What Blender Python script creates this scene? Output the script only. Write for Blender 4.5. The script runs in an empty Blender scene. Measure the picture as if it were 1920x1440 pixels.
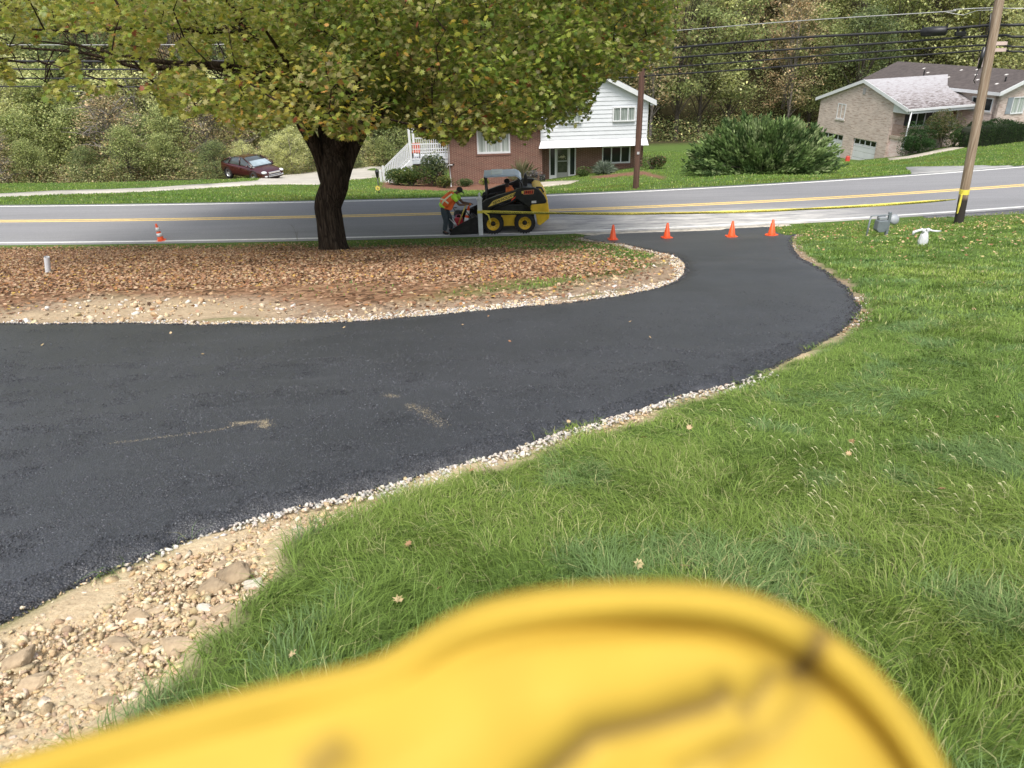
import bpy, math, random
import numpy as np
from mathutils import Vector, Matrix, noise
from mathutils.geometry import delaunay_2d_cdt
R = math.radians
rng = np.random.default_rng(7); random.seed(7)
sc = bpy.context.scene
# ------------------------------------------------------------------ camera, light
CH = 6.85                                   # eye height above the road surface
PITCH, ROLL, FPX = 0.4665, -0.0286, 1400.0  # focal length in pixels of a 1920 px wide picture
_f = np.array([0, math.cos(PITCH), -math.sin(PITCH)]); _r0 = np.array([1., 0, 0]); _u0 = np.cross(_r0, _f)
_r = math.cos(ROLL)*_r0 + math.sin(ROLL)*_u0; _u = -math.sin(ROLL)*_r0 + math.cos(ROLL)*_u0
cam_d = bpy.data.cameras.new('camera'); cam = bpy.data.objects.new('camera', cam_d); sc.collection.objects.link(cam)
cam.matrix_world = Matrix(((_r[0], _u[0], -_f[0], 0), (_r[1], _u[1], -_f[1], 0), (_r[2], _u[2], -_f[2], CH), (0, 0, 0, 1)))
cam_d.sensor_width = 9.9; cam_d.lens = 9.9*FPX/1920; cam_d.clip_start = 0.01; cam_d.clip_end = 900
cam_d.dof.use_dof = True; cam_d.dof.focus_distance = 14.0; cam_d.dof.aperture_fstop = 2.35
sc.camera = cam
SUN_EL, SUN_AZ = 62, 188                    # degrees; azimuth clockwise from +Y, soft light from behind
w = bpy.data.worlds.new('World'); sc.world = w; w.use_nodes = True
nt = w.node_tree; nt.nodes.clear()
sky = nt.nodes.new('ShaderNodeTexSky'); sky.sky_type = 'NISHITA'; sky.sun_disc = False
sky.sun_elevation = R(SUN_EL); sky.sun_rotation = R(SUN_AZ); sky.air_density = 1.0; sky.dust_density = 4.0; sky.altitude = 300
hs = nt.nodes.new('ShaderNodeHueSaturation'); hs.inputs['Saturation'].default_value = 0.5
bg = nt.nodes.new('ShaderNodeBackground'); bg.inputs[1].default_value = 0.14
wo = nt.nodes.new('ShaderNodeOutputWorld')
nt.links.new(sky.outputs[0], hs.inputs['Color']); nt.links.new(hs.outputs[0], bg.inputs[0]); nt.links.new(bg.outputs[0], wo.inputs[0])
sd = bpy.data.lights.new('sun', 'SUN'); sd.energy = 2.0; sd.angle = R(30); sd.color = (1, 0.95, 0.87)
so = bpy.data.objects.new('sun', sd); sc.collection.objects.link(so)
az, el = R(SUN_AZ), R(SUN_EL)
so.rotation_euler = Vector((math.sin(az)*math.cos(el), math.cos(az)*math.cos(el), math.sin(el))).to_track_quat('Z', 'Y').to_euler()
sc.view_settings.view_transform = 'Standard'; sc.view_settings.look = 'None'; sc.view_settings.gamma = 1.0
sc.view_settings.exposure = 0.86
cy = sc.cycles; cy.max_bounces = 7; cy.diffuse_bounces = 3; cy.glossy_bounces = 2; cy.transmission_bounces = 4; cy.transparent_max_bounces = 6
# ------------------------------------------------------------------ helpers
def ray(px, py):
    d = _f + _r*(px-960)/FPX + _u*(720-py)/FPX
    return d/d[1]
def P(px, py, y):                            # the point y metres ahead seen along a ray
    d = ray(px, py)*y; return Vector((d[0], y, CH+d[2]))
def vnoise(x, y, s=1.0, seed=0):             # smooth value noise 0..1
    x = np.asarray(x, float)/s; y = np.asarray(y, float)/s
    xi = np.floor(x).astype(np.int64); yi = np.floor(y).astype(np.int64); fx = x-xi; fy = y-yi
    fx = fx*fx*(3-2*fx); fy = fy*fy*(3-2*fy)
    def h(a, b):
        n = (a*374761393 + b*668265263 + seed*1274126177) & 0xffffffff
        n = ((n ^ (n >> 13))*1274126177) & 0xffffffff
        return ((n ^ (n >> 16)) & 0xffff)/65535.0
    return (h(xi, yi)*(1-fx)+h(xi+1, yi)*fx)*(1-fy) + (h(xi, yi+1)*(1-fx)+h(xi+1, yi+1)*fx)*fy
def fbm(x, y, s, seed=0, o=3):
    t = 0; a = 1; n = 0
    for k in range(o): t = t + a*vnoise(x, y, s/2**k, seed+k*17); n += a; a *= .5
    return t/n
# ---- terrain
def yc(x):                                   # road centre line
    x = np.asarray(x, float); a = np.clip(x+1, -26, 26)
    v = np.where(a < 0, .0024, .0042)*a*a
    return 27.92 + v + np.where(np.abs(x+1) > 26, (np.abs(x+1)-26)*.17, 0)
def ynear(x): return yc(x)-3.2
def yfar(x): return yc(x)+2.62+.028*np.clip(np.asarray(x, float), 0, 30)
_NP = np.array([(-40, -.2), (-10, -.75), (0, -1.48), (1.2, -1.68), (6, -2.7), (12, -4.0), (18.5, -5.45), (22.0, -6.42), (24.2, -6.85), (60, -6.85)])
_COLS = [0, 480, 700, 840, 1017, 1206, 1400, 1600, 1690, 1750, 1920]
_YL = [40, 47.6, 58, 66, 76, 92]
_ROWS = [[366, 361, 362, 364, 357, 341, 327, 327, 322, 317, 303],
         [346, 337, 341, 350, 339.5, 314.5, 308, 316, 309, 302, 287],
         [338, 329, 318, 335, 325, 291, 286, 309, 297, 284, 268],
         [334, 323, 308, 322, 312, 279, 277, 302, 287, 272, 257],
         [330, 315, 299, 312, 300, 270, 268, 293, 280, 267, 253],
         [326, 303, 289, 303, 290, 262, 259, 281, 270, 262, 250]]
_A = np.array([ray(c, 330)[0] for c in _COLS])
_S = np.array([[ray(c, r)[2] for c, r in zip(_COLS, rr)] for rr in _ROWS])
def T(x, y):
    x, y = np.broadcast_arrays(np.asarray(x, float), np.asarray(y, float))
    yn = ynear(x)
    ys = y - (yn-24.75)*np.clip((y-4)/20, 0, 1)
    z = sum(np.interp(ys+d, _NP[:, 0], _NP[:, 1]) for d in (-.9, -.45, 0, .45, .9))/5
    z = np.where(y > yn-.5, -6.85, z)
    # beyond the road
    yf = yfar(x)+.25; yy = np.clip(y, 1, 92)
    a = x/np.maximum(yy, 1.)
    S = np.stack([np.interp(a, _A, _S[k]) for k in range(len(_YL))], 0)
    Z = S*np.array(_YL)[:, None].reshape((-1,)+(1,)*x.ndim)
    lev = [yf]+[np.full_like(x, v) for v in _YL]; zz = [np.full_like(x, -6.85)]+[Z[k] for k in range(len(_YL))]
    zf = zz[0].copy()
    for k in range(len(lev)-1):
        t = np.clip((yy-lev[k])/(lev[k+1]-lev[k]), 0, 1)
        m = yy > lev[k]
        zf = np.where(m, zz[k]*(1-t)+zz[k+1]*t, zf)
    zf = zf + np.where(y > 92, .42*np.clip(y-96, 0, 140), 0)
    z = np.where(y > yf, zf, z)
    off = np.clip(np.minimum(np.abs(y-yn), 1)*(y < yn)+np.minimum(np.abs(y-yf), 1)*(y > yf), 0, 1)
    z = z + off*((fbm(x, y, 3.1, 3)-.5)*.10 + (y < 14)*(fbm(x, y, .5, 9)-.5)*.03)
    return z + CH
def Tz(x, y): return float(T(x, y))
def hit(px, py, lo=.6, hi=130):
    d = ray(px, py); y = np.concatenate([np.arange(lo, 30, .02), np.arange(30, hi, .1)])
    dz = CH+d[2]*y - T(d[0]*y, y)
    k = np.argmax(dz < 0)
    if dz[k] >= 0: k = len(y)-1
    y1 = y[k]; return Vector((d[0]*y1, y1, Tz(d[0]*y1, y1)))
def hits(pts): return [(lambda h: (h.x, h.y))(hit(*p)) for p in pts]
# ---- materials
def nodes(name):
    m = bpy.data.materials.new(name); m.use_nodes = True; n = m.node_tree; n.nodes.clear()
    out = n.nodes.new('ShaderNodeOutputMaterial'); b = n.nodes.new('ShaderNodeBsdfPrincipled'); n.links.new(b.outputs[0], out.inputs[0])
    return m, n, b, out
def N(n, t, **kw):
    x = n.nodes.new(t)
    for k, v in kw.items():
        if k in x.inputs: x.inputs[k].default_value = v
        else: setattr(x, k, v)
    return x
def objco(n, scale=(1, 1, 1)):
    tc = N(n, 'ShaderNodeTexCoord'); mp = N(n, 'ShaderNodeMapping'); mp.inputs['Scale'].default_value = scale
    n.links.new(tc.outputs['Object'], mp.inputs[0]); return mp.outputs[0]
def ramp(n, fac, stops):
    r = N(n, 'ShaderNodeValToRGB'); e = r.color_ramp.elements
    while len(e) < len(stops): e.new(.5)
    for i, (p, c) in enumerate(stops): e[i].position = p; e[i].color = (*c, 1)
    n.links.new(fac, r.inputs[0]); return r.outputs[0]
def mixc(n, fac, a, b, mode='MIX'):
    m = N(n, 'ShaderNodeMix', data_type='RGBA', blend_type=mode)
    for s, v in ((m.inputs[0], fac), (m.inputs[6], a), (m.inputs[7], b)):
        if isinstance(v, (int, float)): s.default_value = v
        elif isinstance(v, tuple): s.default_value = (*v, 1)
        else: n.links.new(v, s)
    return m.outputs[2]
def bump(n, b, h, strength=.3, dist=.01):
    x = N(n, 'ShaderNodeBump', Strength=strength, Distance=dist); n.links.new(h, x.inputs['Height']); n.links.new(x.outputs[0], b.inputs['Normal'])
_mc = {}
def mat(name, col, rough=.6, var=.12, scale=3, metal=0, bmp=0, spec=.5, bscale=None):
    if name in _mc: return _mc[name]
    m, n, b, o = nodes(name); b.inputs['Roughness'].default_value = rough; b.inputs['Metallic'].default_value = metal
    b.inputs['Specular IOR Level'].default_value = spec
    co = objco(n); tx = N(n, 'ShaderNodeTexNoise', Scale=scale, Detail=5.0); n.links.new(co, tx.inputs[0])
    lo = tuple(c*(1-var) for c in col); hi = tuple(min(1, c*(1+var)) for c in col)
    n.links.new(ramp(n, tx.outputs[0], [(.3, lo), (.7, hi)]), b.inputs[0])
    if bmp:
        t2 = N(n, 'ShaderNodeTexNoise', Scale=bscale or scale*8, Detail=4.0); n.links.new(co, t2.inputs[0]); bump(n, b, t2.outputs[0], bmp, .01)
    _mc[name] = m; return m
def colmat(name, rough=.6, trans=0.0, spec=.4):
    if name in _mc: return _mc[name]
    m, n, b, o = nodes(name); b.inputs['Roughness'].default_value = rough; b.inputs['Specular IOR Level'].default_value = spec
    a = N(n, 'ShaderNodeAttribute', attribute_name='col'); n.links.new(a.outputs[0], b.inputs[0])
    if trans:
        t = N(n, 'ShaderNodeBsdfTranslucent'); n.links.new(a.outputs[0], t.inputs[0])
        mx = N(n, 'ShaderNodeMixShader'); mx.inputs[0].default_value = trans
        n.links.new(b.outputs[0], mx.inputs[1]); n.links.new(t.outputs[0], mx.inputs[2]); n.links.new(mx.outputs[0], o.inputs[0])
    _mc[name] = m; return m
# ---- objects
COL = sc.collection
def tag(o, label=None, cat=None, group=None, kind=None):
    if label: o['label'] = label
    if cat: o['category'] = cat
    if group: o['group'] = group
    if kind: o['kind'] = kind
    return o
def thing(name, label, cat, loc=(0, 0, 0), rz=0, group=None, scale=1):
    o = bpy.data.objects.new(name, None); COL.objects.link(o); o.location = loc; o.rotation_euler = (0, 0, rz)
    o.empty_display_size = .1; o.scale = (scale,)*3
    return tag(o, label, cat, group)
def mk(name, V, F, m, parent=None, col=None, smooth=False, midx=None):
    V = np.asarray(V, np.float32).reshape(-1, 3); me = bpy.data.meshes.new(name)
    F = [np.asarray(f, np.int32) for f in F if len(f)]
    me.vertices.add(len(V)); me.vertices.foreach_set('co', V.ravel())
    nl = sum(f.size for f in F); npoly = sum(len(f) for f in F)
    me.loops.add(nl); me.polygons.add(npoly)
    me.loops.foreach_set('vertex_index', np.concatenate([f.ravel() for f in F]))
    tot = np.concatenate([np.full(len(f), f.shape[1], np.int32) for f in F]); st = np.concatenate([[0], np.cumsum(tot)[:-1]]).astype(np.int32)
    me.polygons.foreach_set('loop_start', st); me.polygons.foreach_set('loop_total', tot)
    if smooth: me.polygons.foreach_set('use_smooth', np.ones(npoly, bool))
    if midx is not None: me.polygons.foreach_set('material_index', np.asarray(midx, np.int32))
    me.update(calc_edges=True); me.validate()
    if col is not None:
        a = me.color_attributes.new('col', 'FLOAT_COLOR', 'POINT'); c = np.ones((len(V), 4), np.float32); c[:, :3] = col; a.data.foreach_set('color', c.ravel())
    for mm in (m if isinstance(m, (list, tuple)) else [m]): me.materials.append(mm)
    o = bpy.data.objects.new(name, me); COL.objects.link(o)
    if parent is not None: o.parent = parent
    return o
class B:
    """collects solid pieces; build() links them as one mesh"""
    def __init__(s): s.v = []; s.f = []; s.mi = []; s.k = 0
    def add(s, vs, fs, M=None):
        o = len(s.v)
        for v in vs:
            v = Vector(v); s.v.append(tuple(M @ v) if M else tuple(v))
        for f in fs: s.f.append([i+o for i in f]); s.mi.append(s.k)
        return s
    def box(s, x0, x1, y0, y1, z0, z1, M=None, c=0):
        vs = [(x, y, z) for z in (z0, z1) for x, y in ((x0, y0), (x1, y0), (x1, y1), (x0, y1))]
        if c:
            xs, ys = (x0+x1)/2, (y0+y1)/2; vs = [(xs+(x-xs)*(1-c), ys+(y-ys)*(1-c), z) if i > 3 else (x, y, z) for i, (x, y, z) in enumerate(vs)]
        return s.add(vs, [(0, 3, 2, 1), (4, 5, 6, 7), (0, 1, 5, 4), (1, 2, 6, 5), (2, 3, 7, 6), (3, 0, 4, 7)], M)
    def prism(s, pts, d0, d1, axis='y', M=None):  # polygon in the plane across axis
        n = len(pts)
        def q(p, d): return {'y': (p[0], d, p[1]), 'x': (d, p[0], p[1]), 'z': (p[0], p[1], d)}[axis]
        vs = [q(p, d0) for p in pts]+[q(p, d1) for p in pts]
        a = sum(pts[i][0]*pts[(i+1) % n][1]-pts[(i+1) % n][0]*pts[i][1] for i in range(n))
        flip = (a > 0) ^ (axis == 'y') ^ (d1 < d0)
        fs = [tuple(range(n)), tuple(range(2*n-1, n-1, -1))]+[(i, i+n, (i+1) % n+n, (i+1) % n) for i in range(n)]
        if flip: fs = [tuple(reversed(f)) for f in fs]
        return s.add(vs, fs, M)
    def tube(s, pts, rad, n=8, cap=True, M=None):
        pts = [Vector(p) for p in pts]; rad = rad if isinstance(rad, (list, tuple)) else [rad]*len(pts)
        vs = []; up = None
        for i, p in enumerate(pts):
            d = (pts[min(i+1, len(pts)-1)]-pts[max(i-1, 0)]); d = d.normalized() if d.length > 1e-9 else Vector((0, 0, 1))
            if up is None: up = Vector((0, 0, 1)) if abs(d.z) < .9 else Vector((1, 0, 0))
            a = d.cross(up).normalized(); b_ = d.cross(a).normalized(); up = -b_ if False else up
            for k in range(n):
                t = 2*math.pi*k/n; vs.append(p+(a*math.cos(t)+b_*math.sin(t))*rad[i])
        fs = [(i*n+k, i*n+(k+1) % n, (i+1)*n+(k+1) % n, (i+1)*n+k) for i in range(len(pts)-1) for k in range(n)]
        if cap: fs += [tuple(range(n-1, -1, -1)), tuple((len(pts)-1)*n+k for k in range(n))]
        return s.add(vs, fs, M)
    def lathe(s, prof, n=20, M=None, cap=True):  # prof: (radius, z)
        vs = [(r*math.cos(2*math.pi*k/n), r*math.sin(2*math.pi*k/n), z) for r, z in prof for k in range(n)]
        fs = [(i*n+k, i*n+(k+1) % n, (i+1)*n+(k+1) % n, (i+1)*n+k) for i in range(len(prof)-1) for k in range(n)]
        if cap: fs += [tuple(range(n-1, -1, -1)), tuple((len(prof)-1)*n+k for k in range(n))]
        return s.add(vs, fs, M)
    def ball(s, c, r, n=12, M=None):
        r = r if isinstance(r, (tuple, list)) else (r, r, r); vs = []; 
        for i in range(1, n//2):
            t = math.pi*i/(n//2)
            for k in range(n): vs.append((c[0]+r[0]*math.sin(t)*math.cos(2*math.pi*k/n), c[1]+r[1]*math.sin(t)*math.sin(2*math.pi*k/n), c[2]+r[2]*math.cos(t)))
        m_ = n//2-1; fs = [(i*n+k, (i+1)*n+k, (i+1)*n+(k+1) % n, i*n+(k+1) % n) for i in range(m_-1) for k in range(n)]
        vs += [(c[0], c[1], c[2]+r[2]), (c[0], c[1], c[2]-r[2])]; t_, b_ = len(vs)-2, len(vs)-1
        fs += [(t_, k, (k+1) % n) for k in range(n)]+[(b_, (m_-1)*n+(k+1) % n, (m_-1)*n+k) for k in range(n)]
        return s.add(vs, fs, M)
    def quad(s, *p): return s.add(p, [tuple(range(len(p)))])
    def build(s, name, m, parent=None, smooth=False, bevel=0):
        me = bpy.data.meshes.new(name); me.from_pydata(s.v, [], s.f)
        for mm in (m if isinstance(m, (list, tuple)) else [m]): me.materials.append(mm)
        me.polygons.foreach_set('material_index', s.mi)
        if smooth: me.polygons.foreach_set('use_smooth', [True]*len(s.f))
        import bmesh
        bm = bmesh.new(); bm.from_mesh(me); bmesh.ops.recalc_face_normals(bm, faces=bm.faces); bm.to_mesh(me); bm.free()
        me.update(); o = bpy.data.objects.new(name, me); COL.objects.link(o)
        if parent is not None: o.parent = parent
        if bevel:
            bv = o.modifiers.new('bevel', 'BEVEL'); bv.width = bevel; bv.segments = 2; bv.limit_method = 'ANGLE'; bv.angle_limit = R(35)
        return o
def Mt(loc=(0, 0, 0), rx=0, ry=0, rz=0):
    return Matrix.Translation(loc) @ Matrix.Rotation(rz, 4, 'Z') @ Matrix.Rotation(ry, 4, 'Y') @ Matrix.Rotation(rx, 4, 'X')
def copy_tree(o, parent=None):
    c = o.copy(); COL.objects.link(c)
    if parent is not None: c.parent = parent
    for ch in list(o.children): copy_tree(ch, c)
    return c
def text(name, body, size, loc, rot, m, parent, ext=.002, shear=0, spacing=1.0, align='LEFT'):
    c = bpy.data.curves.new(name, 'FONT'); c.body = body; c.size = size; c.extrude = ext; c.shear = shear; c.space_character = spacing; c.align_x = align; c.offset = size*.012
    o = bpy.data.objects.new(name, c); COL.objects.link(o); dg = bpy.context.evaluated_depsgraph_get(); me = bpy.data.meshes.new_from_object(o.evaluated_get(dg)); bpy.data.objects.remove(o)
    me.materials.clear(); me.materials.append(m); me.name = name
    if parent == 'mesh': me.transform(Mt(loc) @ Matrix.Rotation(rot[2], 4, 'Z') @ Matrix.Rotation(rot[1], 4, 'Y') @ Matrix.Rotation(rot[0], 4, 'X')); return me
    o = bpy.data.objects.new(name, me); COL.objects.link(o); o.parent = parent; o.location = loc; o.rotation_euler = rot; return o
def join_meshes(name, ms, m, parent):
    V = []; F = []
    for me in ms:
        k = len(V); V += [tuple(v.co) for v in me.vertices]; F += [[i+k for i in p.vertices] for p in me.polygons]
    me = bpy.data.meshes.new(name); me.from_pydata(V, [], F); me.materials.append(m); o = bpy.data.objects.new(name, me); COL.objects.link(o); o.parent = parent; return o
def densify(poly, step, closed=True):
    out = []; n = len(poly)
    for i in range(n if closed else n-1):
        a = np.array(poly[i], float); b = np.array(poly[(i+1) % n], float); k = max(1, int(np.ceil(np.linalg.norm(b-a)/step)))
        for j in range(k): out.append(a+(b-a)*j/k)
    if not closed: out.append(np.array(poly[-1], float))
    return np.array(out)
def inpoly(x, y, poly):
    x = np.asarray(x); y = np.asarray(y); c = np.zeros(x.shape, bool); n = len(poly)
    for i in range(n):
        x0, y0 = poly[i]; x1, y1 = poly[(i+1) % n]
        if y0 == y1: continue
        m = ((y0 > y) != (y1 > y)) & (x < (x1-x0)*(y-y0)/(y1-y0)+x0); c ^= m
    return c
def dist_line(x, y, line, closed=False):
    x = np.asarray(x, float); y = np.asarray(y, float); d = np.full(x.shape, 1e9); n = len(line)
    for i in range(n if closed else n-1):
        a = np.array(line[i], float); b = np.array(line[(i+1) % n], float); ab = b-a; L = ab@ab+1e-12
        t = np.clip(((x-a[0])*ab[0]+(y-a[1])*ab[1])/L, 0, 1)
        d = np.minimum(d, np.hypot(x-a[0]-t*ab[0], y-a[1]-t*ab[1]))
    return d
def smooth_line(p, it=2, closed=False):
    p = [np.array(q, float) for q in p]
    for _ in range(it):
        q = [] if closed else [p[0]]
        for i in range(len(p) if closed else len(p)-1):
            a, b = p[i], p[(i+1) % len(p)]; q += [a*.75+b*.25, a*.25+b*.75]
        if not closed: q.append(p[-1])
        p = q
    return [tuple(a) for a in p]
def sheet(name, poly, lift, m, step=.3, edge=.08, rough=0.0, skirt=.06, kind='structure', crown=0, drop=0):
    """a sheet laid over the ground inside an outline, with a real edge"""
    bd = densify(poly, edge)
    if rough: bd = bd + rng.normal(0, rough, bd.shape)
    x0, y0 = bd.min(0); x1, y1 = bd.max(0)
    gx, gy = np.meshgrid(np.arange(x0, x1, step), np.arange(y0, y1, step)); gx = gx.ravel(); gy = gy.ravel()
    bl = [tuple(q) for q in bd]
    k = inpoly(gx, gy, bl); gx, gy = gx[k], gy[k]; k = dist_line(gx, gy, bl[::3], True) > step*.45; gx, gy = gx[k], gy[k]
    pts = [Vector(q) for q in bl]+[Vector((a, b)) for a, b in zip(gx, gy)]; nb = len(bl)
    vo, _, fo, ov, _, _ = delaunay_2d_cdt(pts, [(i, (i+1) % nb) for i in range(nb)], [], 1, 1e-6)
    xy = np.array([tuple(q) for q in vo]); z = T(xy[:, 0], xy[:, 1])+lift
    if drop:
        d = dist_line(xy[:, 0], xy[:, 1], bl[::2], True); z = z - drop*np.clip(1-d/.12, 0, 1)**2
    V = np.c_[xy, z]; tri = []
    for f in fo:
        if len(f) == 3:
            a, b, c = (xy[i] for i in f); cr = (b[0]-a[0])*(c[1]-a[1])-(b[1]-a[1])*(c[0]-a[0]); tri.append(f if cr > 0 else f[::-1])
    tri = np.array(tri); n0 = len(V)
    e = {}
    for f in tri:
        for a, b in ((f[0], f[1]), (f[1], f[2]), (f[2], f[0])): e[(a, b)] = 1
    be = [(a, b) for a, b in e if (b, a) not in e]
    V2 = V.copy(); V2[:, 2] -= skirt; Q = np.array([(b, a, a+n0, b+n0) for a, b in be])
    o = mk(name, np.r_[V, V2], [tri, Q], m, smooth=True); return tag(o, kind=kind)
def star_leaf():                              # outline of a lobed maple leaf, unit width
    a = [(-.05, -.38), (-.31, -.42), (-.24, -.18), (-.56, -.13), (-.31, .04), (-.45, .35), (-.15, .23), (0, .60), (.15, .23), (.45, .35), (.31, .04), (.56, -.13), (.24, -.18), (.31, -.42), (.05, -.38)]
    return np.array([(0, -.05, .0)]+[(x, y, -.10*abs(x)-.06*abs(y)) for x, y in a])
def simple_leaf(): return np.array([(0, -.5, 0), (.28, -.1, .04), (.2, .25, 0), (0, .5, -.03), (-.2, .25, 0), (-.28, -.1, .04)])
def rot_mats(n, tilt, yaw=None):              # leaf frames: normal tilted from up by 'tilt' radians
    yaw = rng.uniform(0, 2*np.pi, n) if yaw is None else yaw; az_ = rng.uniform(0, 2*np.pi, n)
    c, s = np.cos(yaw), np.sin(yaw); Z = np.zeros(n); O = np.ones(n)
    Rz = np.stack([np.stack([c, -s, Z], 1), np.stack([s, c, Z], 1), np.stack([Z, Z, O], 1)], 1)
    k = np.stack([np.cos(az_), np.sin(az_), Z], 1); ct, st = np.cos(tilt), np.sin(tilt)
    K = np.stack([np.stack([Z, Z, k[:, 1]], 1), np.stack([Z, Z, -k[:, 0]], 1), np.stack([-k[:, 1], k[:, 0], Z], 1)], 1)
    Rt = np.eye(3)[None]+st[:, None, None]*K+(1-ct)[:, None, None]*(K@K)
    return Rt@Rz
def scatter_leaves(name, C, size, tilt, colors, m, parent=None, tmpl='star', curl=None):
    L = star_leaf() if tmpl == 'star' else simple_leaf(); n = len(C); k = len(L)
    M = rot_mats(n, tilt); l = np.repeat(L[None], n, 0)
    if curl is not None: l[:, :, 2] *= curl[:, None]
    V = np.einsum('nij,nkj->nki', M, l)*np.asarray(size)[:, None, None]+C[:, None, :]
    if tmpl == 'star':
        f = np.array([(0, i, i+1) for i in range(1, k-1)]+[(0, k-1, 1)])
    else: f = np.array([tuple(range(k))])
    F = (np.arange(n)[:, None, None]*k+f[None]).reshape(-1, f.shape[1])
    return mk(name, V.reshape(-1, 3), [F], m, parent, col=np.repeat(colors, k, 0))
def pal(n, cols, w=None, jit=.18):
    cols = np.array(cols); i = rng.choice(len(cols), n, p=None if w is None else np.array(w)/sum(w))
    return cols[i]*rng.uniform(1-jit, 1+jit, (n, 1))*rng.uniform(1-jit*.3, 1+jit*.3, (n, 3))
# ------------------------------------------------------------------ ground zones
near_edge = [(0, 1172), (37, 1147), (112, 1110), (187, 1080), (262, 1050), (337, 1020), (400, 1001), (487, 970), (600, 944), (712, 917), (775, 897), (837, 878), (942, 853), (1025, 821), (1067, 808), (1129, 790), (1200, 768), (1275, 742), (1331, 730), (1380, 719), (1425, 700), (1463, 678), (1506, 659), (1561, 629), (1591, 608), (1606, 582), (1600, 565), (1578, 535), (1544, 509), (1510, 492), (1489, 478), (1482, 462), (1481, 450), (1490, 440)]
isl_edge = [(1094, 447), (1137, 455), (1185, 464), (1221, 471), (1258, 478), (1280, 489), (1287, 502), (1283, 517), (1269, 529), (1229, 544), (1174, 555), (1119, 564), (1028, 573), (933, 582), (846, 590), (736, 600), (583, 609), (437, 611), (292, 609), (146, 610), (0, 608)]
NE = smooth_line(hits(near_edge), 1); IE = smooth_line(hits(isl_edge), 1)
left_lo = [(-16, -1.0), (-9, -.5), (-4.6, .75)]; left_hi = [(-10, 7.9), (-16, 8.1)]
DRIVE = IE+left_hi+left_lo+NE
grass_edge = [(1425, 702), (1200, 790), (1025, 850), (892, 896), (817, 921), (754, 946), (692, 967), (633, 992), (567, 1017), (530, 1054), (517, 1102), (450, 1147), (442, 1192), (397, 1219), (386, 1260), (311, 1309), (262, 1342), (150, 1440), (60, 1560)]
GE = hits(grass_edge)
DIRT = [hits([(1425, 702)])[0]]+[p for p in reversed(NE) if p[0] < hits([(1425, 702)])[0][0] and p[1] < 5.2]+[(-4.6, .75), (-9, -.5), (-9, -3), (-2, -3)]+GE[::-1]
RDIRT = hits([(1425, 702), (1463, 678), (1506, 659), (1561, 629), (1591, 608), (1606, 582), (1600, 565), (1578, 535), (1544, 509), (1510, 492), (1489, 478), (1482, 462), (1490, 440), (1493, 441), (1492, 465), (1517, 483), (1560, 507), (1594, 536), (1614, 562), (1619, 584), (1597, 618), (1567, 644), (1508, 672), (1468, 690)])
BAND = hits([(0, 608), (292, 609), (583, 609), (846, 590), (1028, 573), (1174, 555), (1269, 529), (1287, 502), (1280, 489), (1258, 478), (1236, 474), (1228, 490), (1190, 512), (1100, 533), (950, 556), (800, 572), (640, 578), (520, 566), (430, 560), (300, 556), (180, 560), (90, 572), (0, 585)])+[(-12, 8.6), (-12, 7.9)]
LEAF = hits([(0, 472), (200, 472), (400, 472), (620, 464), (800, 461), (950, 466), (1040, 478), (1110, 492), (1150, 515), (1110, 538), (1000, 556), (850, 574), (700, 588), (430, 572), (180, 562), (0, 592)])+[(-13, 8.4), (-22, 9), (-22, 21)]
SAND = hits([(0, 604), (0, 590), (120, 585), (170, 570), (260, 562), (420, 568), (470, 585), (470, 607), (250, 607)])
MUL1 = hits([(716, 352), (760, 356), (850, 358), (950, 356), (1010, 351), (1015, 343), (1000, 338), (840, 347), (760, 345), (722, 340)])
MUL2 = hits([(1110, 336), (1160, 331), (1205, 328), (1246, 337), (1240, 331), (1205, 321), (1110, 331)])
pathL = hits([(0, 364), (240, 354), (400, 345), (484, 339.5), (500, 330), (520, 312), (600, 309), (720, 310), (724, 333), (654, 338), (592, 347), (532, 346), (400, 352), (240, 361), (0, 370)])
pathL = pathL[:-1]+hits([(0, 370)])+[(-48, 40), (-48, 42)]
pathR = hits([(1664, 297), (1706, 292.5), (1737, 286), (1760, 281), (1800, 274.5), (1834, 268.5), (1836, 270.5), (1800, 279), (1760, 286.5), (1706, 297.4), (1668, 301)])
apronR = hits([(1697, 314.5), (1801, 312.5), (1858, 312.5), (1900, 314), (1850, 318), (1790, 323), (1709, 327), (1703, 320)])
walk1 = hits([(1006, 342), (1085, 339.5), (1070, 345), (1000, 352), (968, 356), (960, 353), (990, 347)])
# ---- the ground, one sheet out to the wooded hill
def axis(segs):
    out = []
    for a, b, s in segs: out += list(np.arange(a, b, s))
    return np.array(out)
gx = axis([(-190, -50, 5), (-50, -26, .9), (-26, -9, .3), (-9, 9, .085), (9, 26, .3), (26, 60, .9), (60, 200, 5)])
gy = axis([(-14, -2, .8), (-2, 9.5, .075), (9.5, 25, .17), (25, 33, .25), (33, 60, .6), (60, 96, 1.5), (96, 245, 5)])
X, Y = np.meshgrid(gx, gy); Z = T(X, Y)
def softin(x, y, poly, w, seed=0, amp=.5):    # 1 inside, fading over w outside, ragged
    d = dist_line(x, y, poly, True); d = np.where(inpoly(x, y, poly), -d, d)
    return np.clip(.5-(d+(fbm(x, y, w*2.2, seed)-.5)*w*2*amp)/w, 0, 1)
def masks(x, y):
    dirt = np.maximum.reduce([softin(x, y, DIRT, .16, 1, .9), softin(x, y, RDIRT, .14, 2, .9), softin(x, y, BAND, .5, 3, 1.0), np.clip(1.6-dist_line(x, y, IE)/.22, 0, 1)*(y > 6)])
    lit = softin(x, y, LEAF, 1.2, 5, 1.2)
    return dirt, lit
dm, lm = masks(X, Y)
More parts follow.
